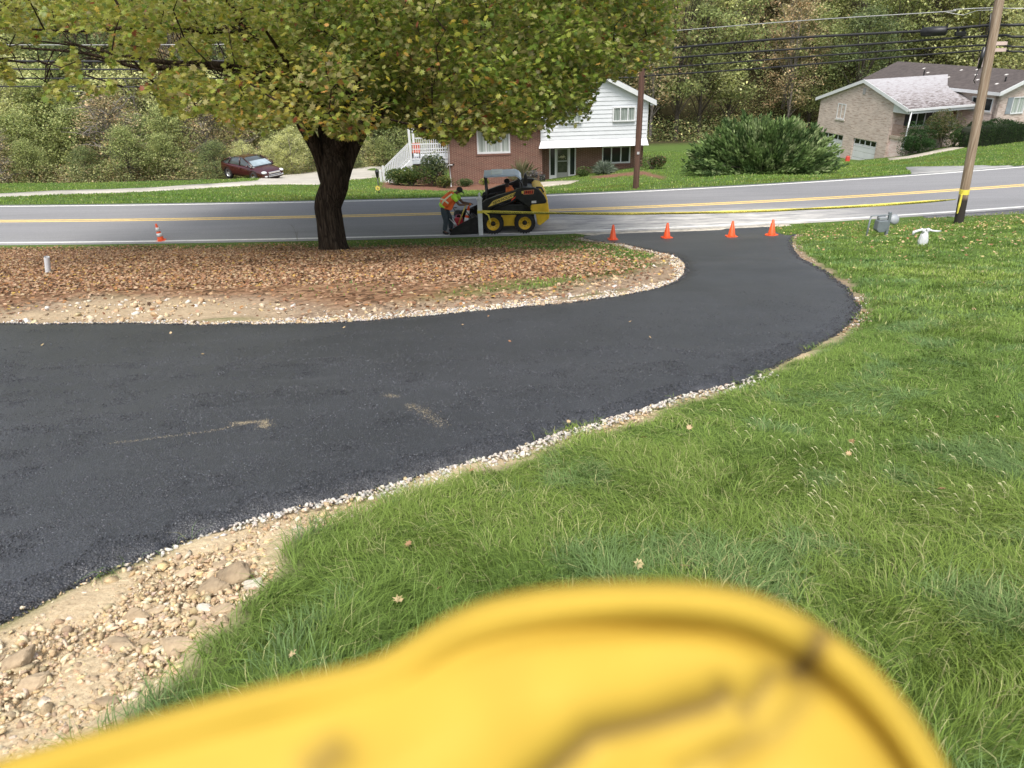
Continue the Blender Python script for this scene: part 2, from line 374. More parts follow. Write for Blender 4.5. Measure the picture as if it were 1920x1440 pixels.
mul = np.maximum(softin(X, Y, MUL1, .5, 7), softin(X, Y, MUL2, .5, 8))
wood = np.clip((Y-64-np.clip(X, 0, 40)*.45)/8, 0, 1)*(Y > 50)
wood = np.maximum(wood, np.clip((Y-(46.5+fbm(X, Y, 5, 4)*2.5))/1.5, 0, 1)*(X < -17.5))
Z = Z - .03*softin(X, Y, DRIVE, .1, 0, 0)
Z = Z + np.where(Y < 12, dm*(fbm(X, Y, .22, 31)-.45)*.07, 0)
near_lawn = (Y < 11)*(1-dm)*(~inpoly(X, Y, DRIVE))
Z = Z + near_lawn*np.clip((dist_line(X, Y, NE)-.12)*.22, 0, .055)
nX, nY = len(gx), len(gy); idx = np.arange(nX*nY).reshape(nY, nX)
F = np.stack([idx[:-1, :-1], idx[:-1, 1:], idx[1:, 1:], idx[1:, :-1]], -1).reshape(-1, 4)
m, n, b, o = nodes('ground'); b.inputs['Roughness'].default_value = .95; b.inputs['Specular IOR Level'].default_value = .15
co = objco(n); at = N(n, 'ShaderNodeAttribute', attribute_name='col'); sp = N(n, 'ShaderNodeSeparateColor'); n.links.new(at.outputs[0], sp.inputs[0])
at2 = N(n, 'ShaderNodeAttribute', attribute_name='col2'); sp2 = N(n, 'ShaderNodeSeparateColor'); n.links.new(at2.outputs[0], sp2.inputs[0])
def nz(sc_, det=4, rgh=.6):
    t = N(n, 'ShaderNodeTexNoise', Scale=sc_, Detail=float(det), Roughness=rgh); n.links.new(co, t.inputs[0]); return t.outputs[0]
big, mid, fine = nz(.45), nz(5), nz(70)
grassc = mixc(n, mid, ramp(n, big, [(.3, (.075, .115, .025)), (.55, (.12, .165, .035)), (.75, (.19, .19, .07))]), (.055, .10, .022))
grassc = mixc(n, .55, grassc, ramp(n, fine, [(.3, (.03, .055, .01)), (.7, (.14, .22, .05))]), 'MIX')
vor = N(n, 'ShaderNodeTexVoronoi', Scale=38.0); n.links.new(co, vor.inputs[0])
dirtc = ramp(n, nz(9, 6), [(.25, (.32, .235, .14)), (.5, (.48, .37, .225)), (.75, (.60, .48, .30))])
dirtc = mixc(n, .5, dirtc, ramp(n, fine, [(.3, (.30, .22, .14)), (.7, (.64, .53, .36))]))
v2 = N(n, 'ShaderNodeTexVoronoi', Scale=13.0); n.links.new(co, v2.inputs[0])
dirtc = mixc(n, sp2.outputs[1], dirtc, ramp(n, nz(16, 7), [(.25, (.13, .09, .06)), (.5, (.28, .205, .14)), (.75, (.42, .33, .235))]))
litc = ramp(n, v2.outputs['Color'], [(.1, (.05, .03, .015)), (.4, (.16, .085, .045)), (.7, (.27, .155, .09)), (.9, (.33, .22, .12))])
woodc = ramp(n, nz(1.2, 8), [(.3, (.02, .02, .008)), (.7, (.075, .065, .03))])
mulc = ramp(n, nz(14, 6), [(.3, (.11, .06, .04)), (.7, (.25, .13, .085))])
c = mixc(n, sp.outputs[1], grassc, litc); c = mixc(n, sp.outputs[0], c, dirtc); c = mixc(n, sp.outputs[2], c, woodc); c = mixc(n, sp2.outputs[0], c, mulc)
n.links.new(c, b.inputs[0]); bump(n, b, nz(24, 6), .6, .03)
g = mk('ground', np.stack([X, Y, Z], -1).reshape(-1, 3), [F], m, col=np.stack([dm, lm, wood], -1).reshape(-1, 3), smooth=True)
a2 = g.data.color_attributes.new('col2', 'FLOAT_COLOR', 'POINT'); c4 = np.zeros((X.size, 4), np.float32); c4[:, 0] = mul.ravel(); c4[:, 1] = np.clip((Y.ravel()-5.5)/1.5, 0, 1)*(1-.6*softin(X, Y, SAND, .6, 12, 1.0).ravel()); a2.data.foreach_set('color', c4.ravel())
tag(g, kind='structure')
# ---- road
def strip(name, lo, hi, lift, m, x0=-75, x1=75, nv=1, attr=False):
    xs = np.arange(x0, x1+.01, .5); t = np.linspace(0, 1, nv+1); XX = np.repeat(xs[:, None], nv+1, 1); lo_ = lo(xs)[:, None]; hi_ = hi(xs)[:, None]
    YY = lo_*(1-t)+hi_*t; ZZ = np.full_like(XX, lift)
    k = len(xs); ii = np.arange(k*(nv+1)).reshape(k, nv+1); Fq = np.stack([ii[:-1, :-1], ii[1:, :-1], ii[1:, 1:], ii[:-1, 1:]], -1).reshape(-1, 4)
    V = np.stack([XX, YY, ZZ], -1).reshape(-1, 3)
    s0 = V[ii[:, 0]].copy(); s0[:, 2] -= .08; s1 = V[ii[:, -1]].copy(); s1[:, 2] -= .08; nV = len(V)
    q0 = np.stack([ii[:-1, 0], nV+np.arange(k-1), nV+np.arange(1, k), ii[1:, 0]], -1); q1 = np.stack([ii[:-1, -1], ii[1:, -1], nV+k+np.arange(1, k), nV+k+np.arange(k-1)], -1)
    col = np.zeros((nV+2*k, 3)); col[:nV, 0] = ((YY-yc(xs)[:, None])/8+.5).ravel()
    return tag(mk(name, np.r_[V, s0, s1], [Fq, q0, q1], m, col=col), kind='structure')
m, n, b, o = nodes('old asphalt'); b.inputs['Roughness'].default_value = .82; b.inputs['Specular IOR Level'].default_value = .35
co = objco(n); at = N(n, 'ShaderNodeAttribute', attribute_name='col'); sp = N(n, 'ShaderNodeSeparateColor'); n.links.new(at.outputs[0], sp.inputs[0])
lane = ramp(n, sp.outputs[0], [(.10, (0.226, 0.226, 0.231)), (.24, (0.195, 0.195, 0.200)), (.34, (0.226, 0.226, 0.237)), (.44, (0.189, 0.189, 0.197)), (.5, (0.237, 0.237, 0.242)), (.6, (0.189, 0.189, 0.197)), (.70, (0.226, 0.226, 0.233)), (.80, (0.195, 0.195, 0.200)), (.9, (0.210, 0.210, 0.215))])
co2 = objco(n, (.15, 2.5, 1)); st = N(n, 'ShaderNodeTexNoise', Scale=1.6, Detail=6.0); n.links.new(co2, st.inputs[0])
c = mixc(n, .35, lane, ramp(n, st.outputs[0], [(.35, (0.155, 0.155, 0.163)), (.65, (0.274, 0.274, 0.281))]))
t1 = N(n, 'ShaderNodeTexNoise', Scale=60.0, Detail=3.0); n.links.new(co, t1.inputs[0]); c = mixc(n, .4, c, ramp(n, t1.outputs[0], [(.35, (0.126, 0.126, 0.130)), (.65, (0.318, 0.318, 0.318))]))
# pale dust dragged over the road at the driveway mouth
sx = N(n, 'ShaderNodeSeparateXYZ'); n.links.new(co, sx.inputs[0])
def win(v, lo, hi, f):
    a = N(n, 'ShaderNodeMapRange', interpolation_type='SMOOTHSTEP'); a.inputs[1].default_value = lo-f; a.inputs[2].default_value = lo+f; n.links.new(v, a.inputs[0])
    d = N(n, 'ShaderNodeMapRange', interpolation_type='SMOOTHSTEP'); d.inputs[1].default_value = hi+f; d.inputs[2].default_value = hi-f; n.links.new(v, d.inputs[0])
    q = N(n, 'ShaderNodeMath', operation='MULTIPLY'); n.links.new(a.outputs[0], q.inputs[0]); n.links.new(d.outputs[0], q.inputs[1]); return q.outputs[0]
wx = win(sx.outputs[0], .5, 12, 2.5); wy = win(sx.outputs[1], 24, 27.2, .9)
mm = N(n, 'ShaderNodeMath', operation='MULTIPLY'); n.links.new(wx, mm.inputs[0]); n.links.new(wy, mm.inputs[1])
tc = N(n, 'ShaderNodeTexCoord'); mp = N(n, 'ShaderNodeMapping'); mp.inputs['Rotation'].default_value = (0, 0, .25); mp.inputs['Scale'].default_value = (.7, 3.2, 1); n.links.new(tc.outputs['Object'], mp.inputs[0])
sm = N(n, 'ShaderNodeTexNoise', Scale=1.3, Detail=8.0, Roughness=.7); n.links.new(mp.outputs[0], sm.inputs[0])
sr = ramp(n, sm.outputs[0], [(.38, (.12,)*3), (.62, (1,)*3)])
m2 = N(n, 'ShaderNodeMath', operation='MULTIPLY'); n.links.new(mm.outputs[0], m2.inputs[0]); n.links.new(sr, m2.inputs[1])
m3 = N(n, 'ShaderNodeMath', operation='MULTIPLY'); m3.inputs[1].default_value = .9; n.links.new(m2.outputs[0], m3.inputs[0])
c = mixc(n, m3.outputs[0], c, (.58, .56, .52)); n.links.new(c, b.inputs[0]); bump(n, b, t1.outputs[0], .35, .006)
road_m = m
strip('road', lambda x: yc(x)-3.22, lambda x: yc(x)+2.72+.028*np.clip(x, 0, 30), .022, road_m, nv=12)
paintw = mat('white road paint', (.66, .66, .63), .6, .12, 9); painty = mat('yellow road paint', (.68, .48, .17), .6, .12, 9)
strip('near_edge_line', lambda x: yc(x)-3.04, lambda x: yc(x)-2.93, .030, paintw)
strip('far_edge_line', lambda x: yc(x)+2.40+.028*np.clip(x, 0, 30), lambda x: yc(x)+2.51+.028*np.clip(x, 0, 30), .030, paintw)
strip('centre_line', lambda x: yc(x)-.165, lambda x: yc(x)-.05, .030, painty); strip('centre_line', lambda x: yc(x)+.06, lambda x: yc(x)+.175, .030, painty)
# ---- new asphalt driveway
m, n, b, o = nodes('new asphalt'); b.inputs['Roughness'].default_value = .44; b.inputs['Specular IOR Level'].default_value = .85
co = objco(n); v = N(n, 'ShaderNodeTexVoronoi', Scale=115.0); n.links.new(co, v.inputs[0]); bw = N(n, 'ShaderNodeRGBToBW'); n.links.new(v.outputs['Color'], bw.inputs[0])
v3 = N(n, 'ShaderNodeTexVoronoi', Scale=230.0); n.links.new(co, v3.inputs[0]); bw3 = N(n, 'ShaderNodeRGBToBW'); n.links.new(v3.outputs['Color'], bw3.inputs[0])
t1 = N(n, 'ShaderNodeTexNoise', Scale=.9, Detail=6.0, Roughness=.65); n.links.new(co, t1.inputs[0])
c = ramp(n, bw.outputs[0], [(.15, (.006, .0065, .008)), (.45, (.018, .019, .023)), (.70, (.038, .041, .049)), (.88, (.10, .104, .115))])
c = mixc(n, .45, c, ramp(n, bw3.outputs[0], [(.25, (.008, .008, .010)), (.75, (.062, .065, .075))]))
c = mixc(n, .3, c, ramp(n, t1.outputs[0], [(.35, (.012, .013, .015)), (.65, (.060, .063, .072))]))
# chalky scuffs
mp = N(n, 'ShaderNodeMapping'); tc = N(n, 'ShaderNodeTexCoord'); n.links.new(tc.outputs['Object'], mp.inputs[0]); mp.inputs['Rotation'].default_value = (0, 0, -.35); mp.inputs['Scale'].default_value = (.5, 3, 1)
t2 = N(n, 'ShaderNodeTexNoise', Scale=1.4, Detail=9.0, Roughness=.75); n.links.new(mp.outputs[0], t2.inputs[0]); c = mixc(n, ramp(n, t2.outputs[0], [(.60, (0,)*3), (.80, (.42,)*3)]), c, (.16, .16, .16))
n.links.new(c, b.inputs[0]); v4 = N(n, 'ShaderNodeTexVoronoi', Scale=115.0); n.links.new(co, v4.inputs[0])
bump(n, b, v4.outputs['Distance'], .55, .007)
newasph = m
mouth = [(float(x), float(yc(x)-3.55)) for x in np.linspace(NE[-1][0]+.1, IE[0][0]+.1, 12)]
DR2 = IE+left_hi+left_lo+NE[:-1]+mouth
sheet('driveway', DR2, .034, newasph, step=.22, edge=.05, rough=.008, skirt=.09, drop=.03)
conc = mat('dusty concrete', (.47, .43, .36), .85, .30, 5, bmp=.3)
ap = [(float(x), float(yc(x)-3.2)) for x in np.linspace(2.2, 9.6, 14)]+[(float(x), float(yc(x)-3.58)) for x in np.linspace(9.6, 2.9, 14)]
sheet('road_shoulder', ap, .016, conc, step=.3, edge=.1, rough=.01, skirt=.03)
shR = [(float(x), float(yc(x)-3.2)) for x in np.linspace(14.5, 40, 20)]+[(float(x), float(yc(x)-3.5-.9*min(1, (x-14.5)/5))) for x in np.linspace(40, 14.5, 20)]
sheet('road_shoulder', shR, .014, mat('gravelly old asphalt', (.12, .12, .125), .9, .35, 12, bmp=.8), step=.5, edge=.2, rough=.03, skirt=.03)
concf = mat('weathered concrete', (.42, .395, .34), .85, .18, .8, bmp=.2)
sheet('far_driveway', pathL, .03, concf, step=1.2, edge=.4, rough=.02)
sheet('footpath', pathR, .04, mat('worn path', (.40, .36, .29), .9, .2, 2), step=1.0, edge=.3, rough=.02)
sheet('driveway_apron', apronR, .04, mat('grey apron', (.30, .30, .29), .9, .2, 2), step=1.0, edge=.3, rough=.02)
sheet('front_walk', walk1, .04, mat('worn path', (.40, .36, .29), .9), step=.6, edge=.2, rough=.01)
# ------------------------------------------------------------------ grass
bladem = colmat('grass blade', .55, .30, .25)
def blades(name, xy, h, wd, lean, yaw, colr, label, seg2=True):
    n_ = len(xy); z = T(xy[:, 0], xy[:, 1])-.01 + lawn_lift(xy[:, 0], xy[:, 1])
    d = np.c_[np.cos(yaw), np.sin(yaw)]; face = yaw+np.pi/2+rng.normal(0, .5, n_); s = np.c_[np.cos(face), np.sin(face)]*wd[:, None]*.5
    V = np.zeros((n_, 5, 3)); base = np.c_[xy, z]; V[:, 0] = base; V[:, 1] = base; V[:, 0, :2] -= s; V[:, 1, :2] += s
    mid = base.copy(); mid[:, :2] += d*(lean*.33)[:, None]; mid[:, 2] += h*.62
    V[:, 2] = mid; V[:, 3] = mid; V[:, 2, :2] += s*.75; V[:, 3, :2] -= s*.75
    V[:, 4] = base; V[:, 4, :2] += d*lean[:, None]; V[:, 4, 2] += h*np.clip(1-.25*(lean/h), .35, 1)
    o5 = np.arange(n_)[:, None]*5; Q = o5+np.array([[0, 1, 2, 3]]); Tr = o5+np.array([[3, 2, 4]])
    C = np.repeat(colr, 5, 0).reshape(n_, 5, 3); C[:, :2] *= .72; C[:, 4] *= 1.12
    ob = mk(name, V.reshape(-1, 3), [Q, Tr], bladem, col=C.reshape(-1, 3)); return tag(ob, label, 'grass', kind='stuff')
def lawn_lift(x, y): return np.where((y < 11) & (x > -3), np.clip((dist_line(x, y, NE)-.12)*.22, 0, .055), 0)
def gcol(x, y, hue=0):
    t = fbm(x, y, 1.6, 41)[:, None]; u = fbm(x, y, .35, 43)[:, None]; v_ = rng.uniform(0, 1, (len(x), 1))
    g1 = np.array([[.075, .150, .030]]); g2 = np.array([[.20, .265, .050]]); g3 = np.array([[.34, .34, .15]]); g4 = np.array([[.12, .20, .09]])
    c_ = g1*(1-t)+g2*t; c_ = np.where(u > .62, c_*.5+g4*.5, c_); c_ = np.where(v_ > .955-.07*(t > .55), g3, c_)
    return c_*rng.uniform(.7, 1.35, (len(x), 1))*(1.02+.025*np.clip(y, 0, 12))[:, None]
NEb = densify(NE, .3, False)
def pts_in(n_, x0, x1, y0, y1):
    return np.c_[rng.uniform(x0, x1, n_), rng.uniform(y0, y1, n_)]
dist2 = lambda p: np.hypot(p[:, 0], p[:, 1])
def on_lawn(p, thr=.35):
    d_, l_ = masks(p[:, 0], p[:, 1]); k = (~inpoly(p[:, 0], p[:, 1], DR2)) & (d_ < thr*rng.uniform(.6, 1.4, len(p))) & (p[:, 1] < ynear(p[:, 0])-.38)
    return k, l_
def fr(p, mx=.85): return (np.abs(p[:, 0]) < mx*p[:, 1]+2.2)
specs = [  # x0,x1,y0,y1,density,height,width,lean
    (-1.6, 4.6, .45, 3.3, 11000, .060, .0032, .085), (-2, 7.5, 3.3, 6.5, 6000, .050, .0048, .06),
    (0, 13.5, 6.5, 12, 1500, .06, .010, .035), (2, 21, 12, 19, 620, .055, .017, .02), (5, 27, 19, 26.5, 330, .055, .026, .015)]
for i, (x0, x1, y0, y1, dn, h0, w0, l0) in enumerate(specs):
    p = pts_in(int((x1-x0)*(y1-y0)*dn), x0, x1, y0, y1); p = p[fr(p)]
    # thin out between tufts
    tuft = fbm(p[:, 0], p[:, 1], .16 if i < 2 else .4, 51); p = p[rng.uniform(0, 1, len(p)) < np.clip(.35+1.3*(tuft-.25), .2, 1)]
    k, l_ = on_lawn(p); p = p[k & (p[:, 0] > -2.6)]
    if i < 5:  # the island is done apart
        p = p[~((p[:, 0] < 6) & (p[:, 1] > 9.5) & inpoly(p[:, 0], p[:, 1], IE+[(-30, 8), (-30, 26), (3.6, 26)]))]
    n_ = len(p); t = fbm(p[:, 0], p[:, 1], .55, 61); t2 = fbm(p[:, 0], p[:, 1], 1.4, 63)
    h = h0*(.55+.9*t2)*rng.uniform(.6, 1.3, n_); lean = l0*(.4+1.5*t)*rng.uniform(.3, 1.6, n_)
    if i == 0: h *= 1+.25*np.clip(2.2-p[:, 1], 0, 1)
    yaw = fbm(p[:, 0], p[:, 1], .38, 67, 4)*13-4+rng.normal(0, .95, n_)
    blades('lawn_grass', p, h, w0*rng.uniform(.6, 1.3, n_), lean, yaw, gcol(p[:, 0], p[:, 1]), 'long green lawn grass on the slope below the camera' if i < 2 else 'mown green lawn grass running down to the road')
# island grass, thin under the leaves
p = pts_in(90000, -22, 6, 9.5, 24.6); p = p[inpoly(p[:, 0], p[:, 1], IE+[(-30, 8), (-30, 26), (3.6, 26)]) & (np.abs(p[:, 0]) < .8*p[:, 1]+1)]
k, l_ = on_lawn(p, .5); keep = k & (rng.uniform(0, 1, len(p)) < np.clip(1.05-l_*1.25, .06, 1)); p = p[keep]; n_ = len(p)
edge = np.clip((p[:, 1]-ynear(p[:, 0])+1.3)/1., 0, 1)
cc = gcol(p[:, 0], p[:, 1]); cc = cc*(1-edge[:, None]*.5)+np.array([[.21, .235, .06]])*edge[:, None]*.5
blades('island_grass', p, (.05+.05*edge)*rng.uniform(.6, 1.3, n_), .022*rng.uniform(.6, 1.3, n_), .025*rng.uniform(.3, 1.5, n_), rng.uniform(0, 6.28, n_), cc, 'thin grass along the road edge of the leaf-covered island')
# far lawns
p = pts_in(150000, -40, 52, 30.8, 62); p = p[np.abs(p[:, 0]) < .74*p[:, 1]+2]; p = p[(p[:, 1] > yfar(p[:, 0])+.18)]
occ = inpoly(p[:, 0], p[:, 1], pathL) | inpoly(p[:, 0], p[:, 1], pathR) | inpoly(p[:, 0], p[:, 1], apronR) | inpoly(p[:, 0], p[:, 1], walk1) | (softin(p[:, 0], p[:, 1], MUL1, .4, 7) > .4) | (softin(p[:, 0], p[:, 1], MUL2, .4, 8) > .4) | ((p[:, 0] < -17.5) & (p[:, 1] > 48.5)) | ((p[:, 0] > -4) & (p[:, 0] < 9.2) & (p[:, 1] > 47.3))
p = p[~occ]; n_ = len(p)
cc = gcol(p[:, 0], p[:, 1])*1.15; yel = fbm(p[:, 0], p[:, 1], 2.2, 91)[:, None] > .68; cc = np.where(yel, cc*.6+np.array([[.24, .20, .05]])*.4, cc)
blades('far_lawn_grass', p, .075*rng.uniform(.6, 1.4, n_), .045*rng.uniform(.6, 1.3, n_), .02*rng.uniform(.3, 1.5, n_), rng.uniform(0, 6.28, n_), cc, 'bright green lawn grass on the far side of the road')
# seed heads in the near lawn
p = pts_in(230, 1.2, 3.0, 2.3, 3.7); p = p[rng.uniform(0, 1, len(p)) < fbm(p[:, 0], p[:, 1], .5, 77)*1.2-.1]; n_ = len(p); Bq = B()
for x, y in p:
    z = Tz(x, y)+.055; h = random.uniform(.05, .11); a = random.uniform(-.6, .6); tx, ty = x-.04*math.cos(a), y+.03*math.sin(a)
    Bq.tube([(x, y, z-.05), ((x+tx)/2, (y+ty)/2, z+h*.7), (tx, ty, z+h)], [.0006, .0006, .0006], 3); Bq.tube([(tx, ty, z+h), (tx-.009, ty+.004, z+h+.010), (tx-.018, ty+.004, z+h+.012)], [.001, .0021, .0007], 5)
tag(Bq.build('seed_heads', mat('pale seed', (.52, .50, .28), .7)), 'pale grass seed heads standing in the near lawn', 'seed heads', kind='stuff')
# ------------------------------------------------------------------ fallen leaves
leafm = colmat('dry leaf', .75, .12, .2)
browns = [(.29, .165, .095), (.38, .245, .15), (.20, .105, .058), (.12, .062, .035), (.46, .34, .22), (.34, .165, .065), (.46, .30, .08), (.06, .036, .022)]; bw_ = [5, 5, 4, 3, 3.2, 1.6, .8, 2]
p = pts_in(330000, -22, 6.5, 7.4, 24.8); p = p[(np.abs(p[:, 0]) < .82*p[:, 1]+.6) & (p[:, 1] < ynear(p[:, 0])-.4) & ~inpoly(p[:, 0], p[:, 1], DR2)]
l_ = softin(p[:, 0], p[:, 1], LEAF, 2.2, 5, 1.0); d_ = softin(p[:, 0], p[:, 1], BAND, .5, 3, 1.0)
sandy = softin(p[:, 0], p[:, 1], SAND, .6, 12, 1.0); pr = np.clip(l_*.95+.06, 0, 1)*(1-.15*d_)*(1-.62*sandy); pr *= np.where(fbm(p[:, 0], p[:, 1], .8, 88) > .30, 1, .6); p = p[(rng.uniform(0, 1, len(p)) < pr) & (inpoly(p[:, 0], p[:, 1], IE+[(-30, 8), (-30, 26), (3.6, 26)]))]
n_ = len(p); sz = rng.uniform(.028, .068, n_); C = np.c_[p, T(p[:, 0], p[:, 1])+rng.uniform(.012, .06, n_)]
o = scatter_leaves('fallen_leaves', C, sz, np.abs(rng.normal(0, .45, n_)), pal(n_, browns, bw_), leafm, curl=rng.uniform(-3.5, 3.5, n_))
tag(o, 'thick brown maple leaf litter under the big tree', 'fallen leaves', kind='stuff')
p = pts_in(1150, -1, 24, 1.8, 26); p = np.r_[p, pts_in(1400, 7, 24, 12, 26)]; k, _ = on_lawn(p); p = p[k & fr(p) & (p[:, 0] > 0) & (rng.uniform(0, 1, len(p)) < np.clip(p[:, 1]/16, .10, 1)) & ~((p[:, 0] < 6) & (p[:, 1] > 9.5) & inpoly(p[:, 0], p[:, 1], IE+[(-30, 8), (-30, 26), (3.6, 26)]))]; n_ = len(p)
C = np.c_[p, T(p[:, 0], p[:, 1])+.055]; o = scatter_leaves('scattered_leaves', C, rng.uniform(.03, .07, n_), rng.uniform(0, .7, n_), pal(n_, [(.42, .25, .13), (.5, .36, .22), (.55, .45, .2), (.3, .15, .08)]), leafm, curl=rng.uniform(-3, 3, n_))
tag(o, 'dry leaves scattered over the lawn beside the driveway', 'fallen leaves', kind='stuff')
dl = [hit(*q) for q in [(82, 654), (322, 632), (382, 672), (868, 616), (916, 600), (646, 621), (1218, 641), (1181, 611), (1066, 803), (1310, 517), (956, 648), (1252, 449), (886, 912), (1205, 848), (1290, 829), (770, 1057), (752, 1168), (825, 1140), (558, 1268), (1280, 1098), (1195, 1096), (1585, 880), (1755, 952), (1590, 858)]]
n_ = len(dl); C = np.array([(v.x, v.y, v.z+(.045 if i < 12 else .09)) for i, v in enumerate(dl)])
o = scatter_leaves('loose_leaves', C, rng.uniform(.028, .045, n_), rng.uniform(.1, .9, n_), pal(n_, [(.50, .36, .2), (.38, .22, .12)]), leafm, curl=rng.uniform(-3, 3, n_)); tag(o, 'few stray leaves lying on the new asphalt and the near grass', 'fallen leaves', kind='stuff')
# ------------------------------------------------------------------ stones
def ico(sub):
    t = (1+5**.5)/2; v = [(-1, t, 0), (1, t, 0), (-1, -t, 0), (1, -t, 0), (0, -1, t), (0, 1, t), (0, -1, -t), (0, 1, -t), (t, 0, -1), (t, 0, 1), (-t, 0, -1), (-t, 0, 1)]
    f = [(0, 11, 5), (0, 5, 1), (0, 1, 7), (0, 7, 10), (0, 10, 11), (1, 5, 9), (5, 11, 4), (11, 10, 2), (10, 7, 6), (7, 1, 8), (3, 9, 4), (3, 4, 2), (3, 2, 6), (3, 6, 8), (3, 8, 9), (4, 9, 5), (2, 4, 11), (6, 2, 10), (8, 6, 7), (9, 8, 1)]
    v = [Vector(q).normalized() for q in v]
    for _ in range(sub):
        c_ = {}; nf = []
        def md(a, b_):
            k_ = (min(a, b_), max(a, b_))
            if k_ not in c_: v.append(((v[a]+v[b_])/2).normalized()); c_[k_] = len(v)-1
            return c_[k_]
        for a, b_, d in f:
            x, y, z = md(a, b_), md(b_, d), md(d, a); nf += [(a, x, z), (b_, y, x), (d, z, y), (x, y, z)]
        f = nf
    return np.array([tuple(q) for q in v]), np.array(f)
def rockshape(sub, seed, amp=.28, cuts=7):
    """an angular broken stone: the hull of a few random points, its faces roughened when it is seen large"""
    import bmesh
    r_ = np.random.default_rng(seed); k = {0: 11, 1: 14, 2: 18}.get(sub, 20); q = r_.normal(size=(k, 3)); q /= np.linalg.norm(q, axis=1)[:, None]; q *= r_.uniform(.72, 1.08, (k, 1))
    bm = bmesh.new()
    for c_ in q: bm.verts.new(tuple(c_))
    bmesh.ops.convex_hull(bm, input=bm.verts); bmesh.ops.delete(bm, geom=[v_ for v_ in bm.verts if not v_.link_faces], context='VERTS')
    if sub > 1:
        bmesh.ops.bevel(bm, geom=bm.edges[:], offset=.05, segments=1, affect='EDGES'); bmesh.ops.triangulate(bm, faces=bm.faces); bmesh.ops.subdivide_edges(bm, edges=bm.edges[:], cuts=2 if sub < 4 else 3, use_grid_fill=True)
        for v_ in bm.verts: n_ = noise.noise(v_.co*3.1+Vector((seed, 0, 0)))*.05+noise.noise(v_.co*9+Vector((0, seed, 0)))*.022; v_.co *= 1+n_*amp*3
    bmesh.ops.triangulate(bm, faces=bm.faces); bm.verts.index_update(); v = np.array([tuple(v_.co) for v_ in bm.verts]); f = np.array([[v_.index for v_ in f_.verts] for f_ in bm.faces]); bm.free(); return v, f
def stones(name, p, size, cols, m, label, cat, sub=0, lift=0, flat=.6):
    V = []; F_ = []; CC = []; off = 0; shapes = [rockshape(sub, 100+k, cuts=(3 if sub == 0 else 8)) for k in range(8)]; n_ = len(p); z = T(p[:, 0], p[:, 1])+lift; which = rng.integers(0, 8, n_)
    for k, (v, f) in enumerate(shapes):
        ii = np.where(which == k)[0]
        if not len(ii): continue
        M = rot_mats(len(ii), rng.uniform(0, 1.2, len(ii))); s = np.c_[rng.uniform(.7, 1.3, len(ii)), rng.uniform(.7, 1.3, len(ii)), rng.uniform(flat*.7, flat*1.3, len(ii))]
        vv = np.einsum('nij,nkj->nki', M, v[None]*s[:, None, :])*size[ii][:, None, None]; vv[:, :, :2] += p[ii][:, None, :]; vv[:, :, 2] += z[ii][:, None]+size[ii][:, None]*.25
        V.append(vv.reshape(-1, 3)); F_.append((np.arange(len(ii))[:, None, None]*len(v)+f[None]).reshape(-1, 3)+off); off += len(ii)*len(v); CC.append(np.repeat(cols[ii], len(v), 0))
    ob = mk(name, np.concatenate(V), [np.concatenate(F_)], m, col=np.concatenate(CC)); return tag(ob, label, cat, kind='stuff')
def stone_mat(name, bs=60, dust=.25):
    m, n, b, o = nodes(name); b.inputs['Roughness'].default_value = .9; b.inputs['Specular IOR Level'].default_value = .2
    co = objco(n); a = N(n, 'ShaderNodeAttribute', attribute_name='col'); t = N(n, 'ShaderNodeTexNoise', Scale=float(bs), Detail=6.0, Roughness=.7); n.links.new(co, t.inputs[0])
    t_ = N(n, 'ShaderNodeTexNoise', Scale=bs*.25, Detail=3.0); n.links.new(co, t_.inputs[0])
    c = mixc(n, .8, a.outputs[0], ramp(n, t.outputs[0], [(.3, (.55, .5, .45)), (.65, (1.15, 1.12, 1.05))]), 'MULTIPLY'); c = mixc(n, ramp(n, t_.outputs[0], [(.4, (0,)*3), (.65, (dust,)*3)]), c, (.42, .31, .19)); n.links.new(c, b.inputs[0])
    bump(n, b, t.outputs[0], .5, .01); return m
stm = stone_mat('rubble stone'); whm = stone_mat('limestone gravel', 90, .08)
tans = [(.56, .45, .30), (.64, .54, .38), (.50, .37, .23), (.68, .60, .47), (.42, .33, .23), (.60, .47, .28)]
p = pts_in(230000, -3.2, 1.6, .4, 5); p = p[fr(p) & inpoly(p[:, 0], p[:, 1], DIRT) & ~inpoly(p[:, 0], p[:, 1], DR2)]
dn = dist_line(p[:, 0], p[:, 1], NE); pr = np.where(p[:, 1] < 2.75, np.clip((dn-.07)*4.2, .08, 1), .12); p = p[rng.uniform(0, 1, len(p)) < pr*(.6+.9*(fbm(p[:, 0], p[:, 1], .3, 33)-.2))]
n_ = len(p); sz = .0042+.013*rng.uniform(0, 1, n_)**2.4+.012*(rng.uniform(0, 1, n_) > .965)
stones('rubble', p, sz, pal(n_, tans, jit=.2), stm, 'crushed tan rubble heaped at the driveway edge', 'rubble', 0, .004)
p = pts_in(26000, -3.2, 1.6, .4, 5); p = p[fr(p) & inpoly(p[:, 0], p[:, 1], DIRT)]; p = p[rng.uniform(0, 1, len(p)) < .8]; n_ = len(p)
stones('grit', p, rng.uniform(.0018, .0045, n_), pal(n_, tans, jit=.25), stm, 'fine tan grit spread between the stones', 'grit', 0, .004)
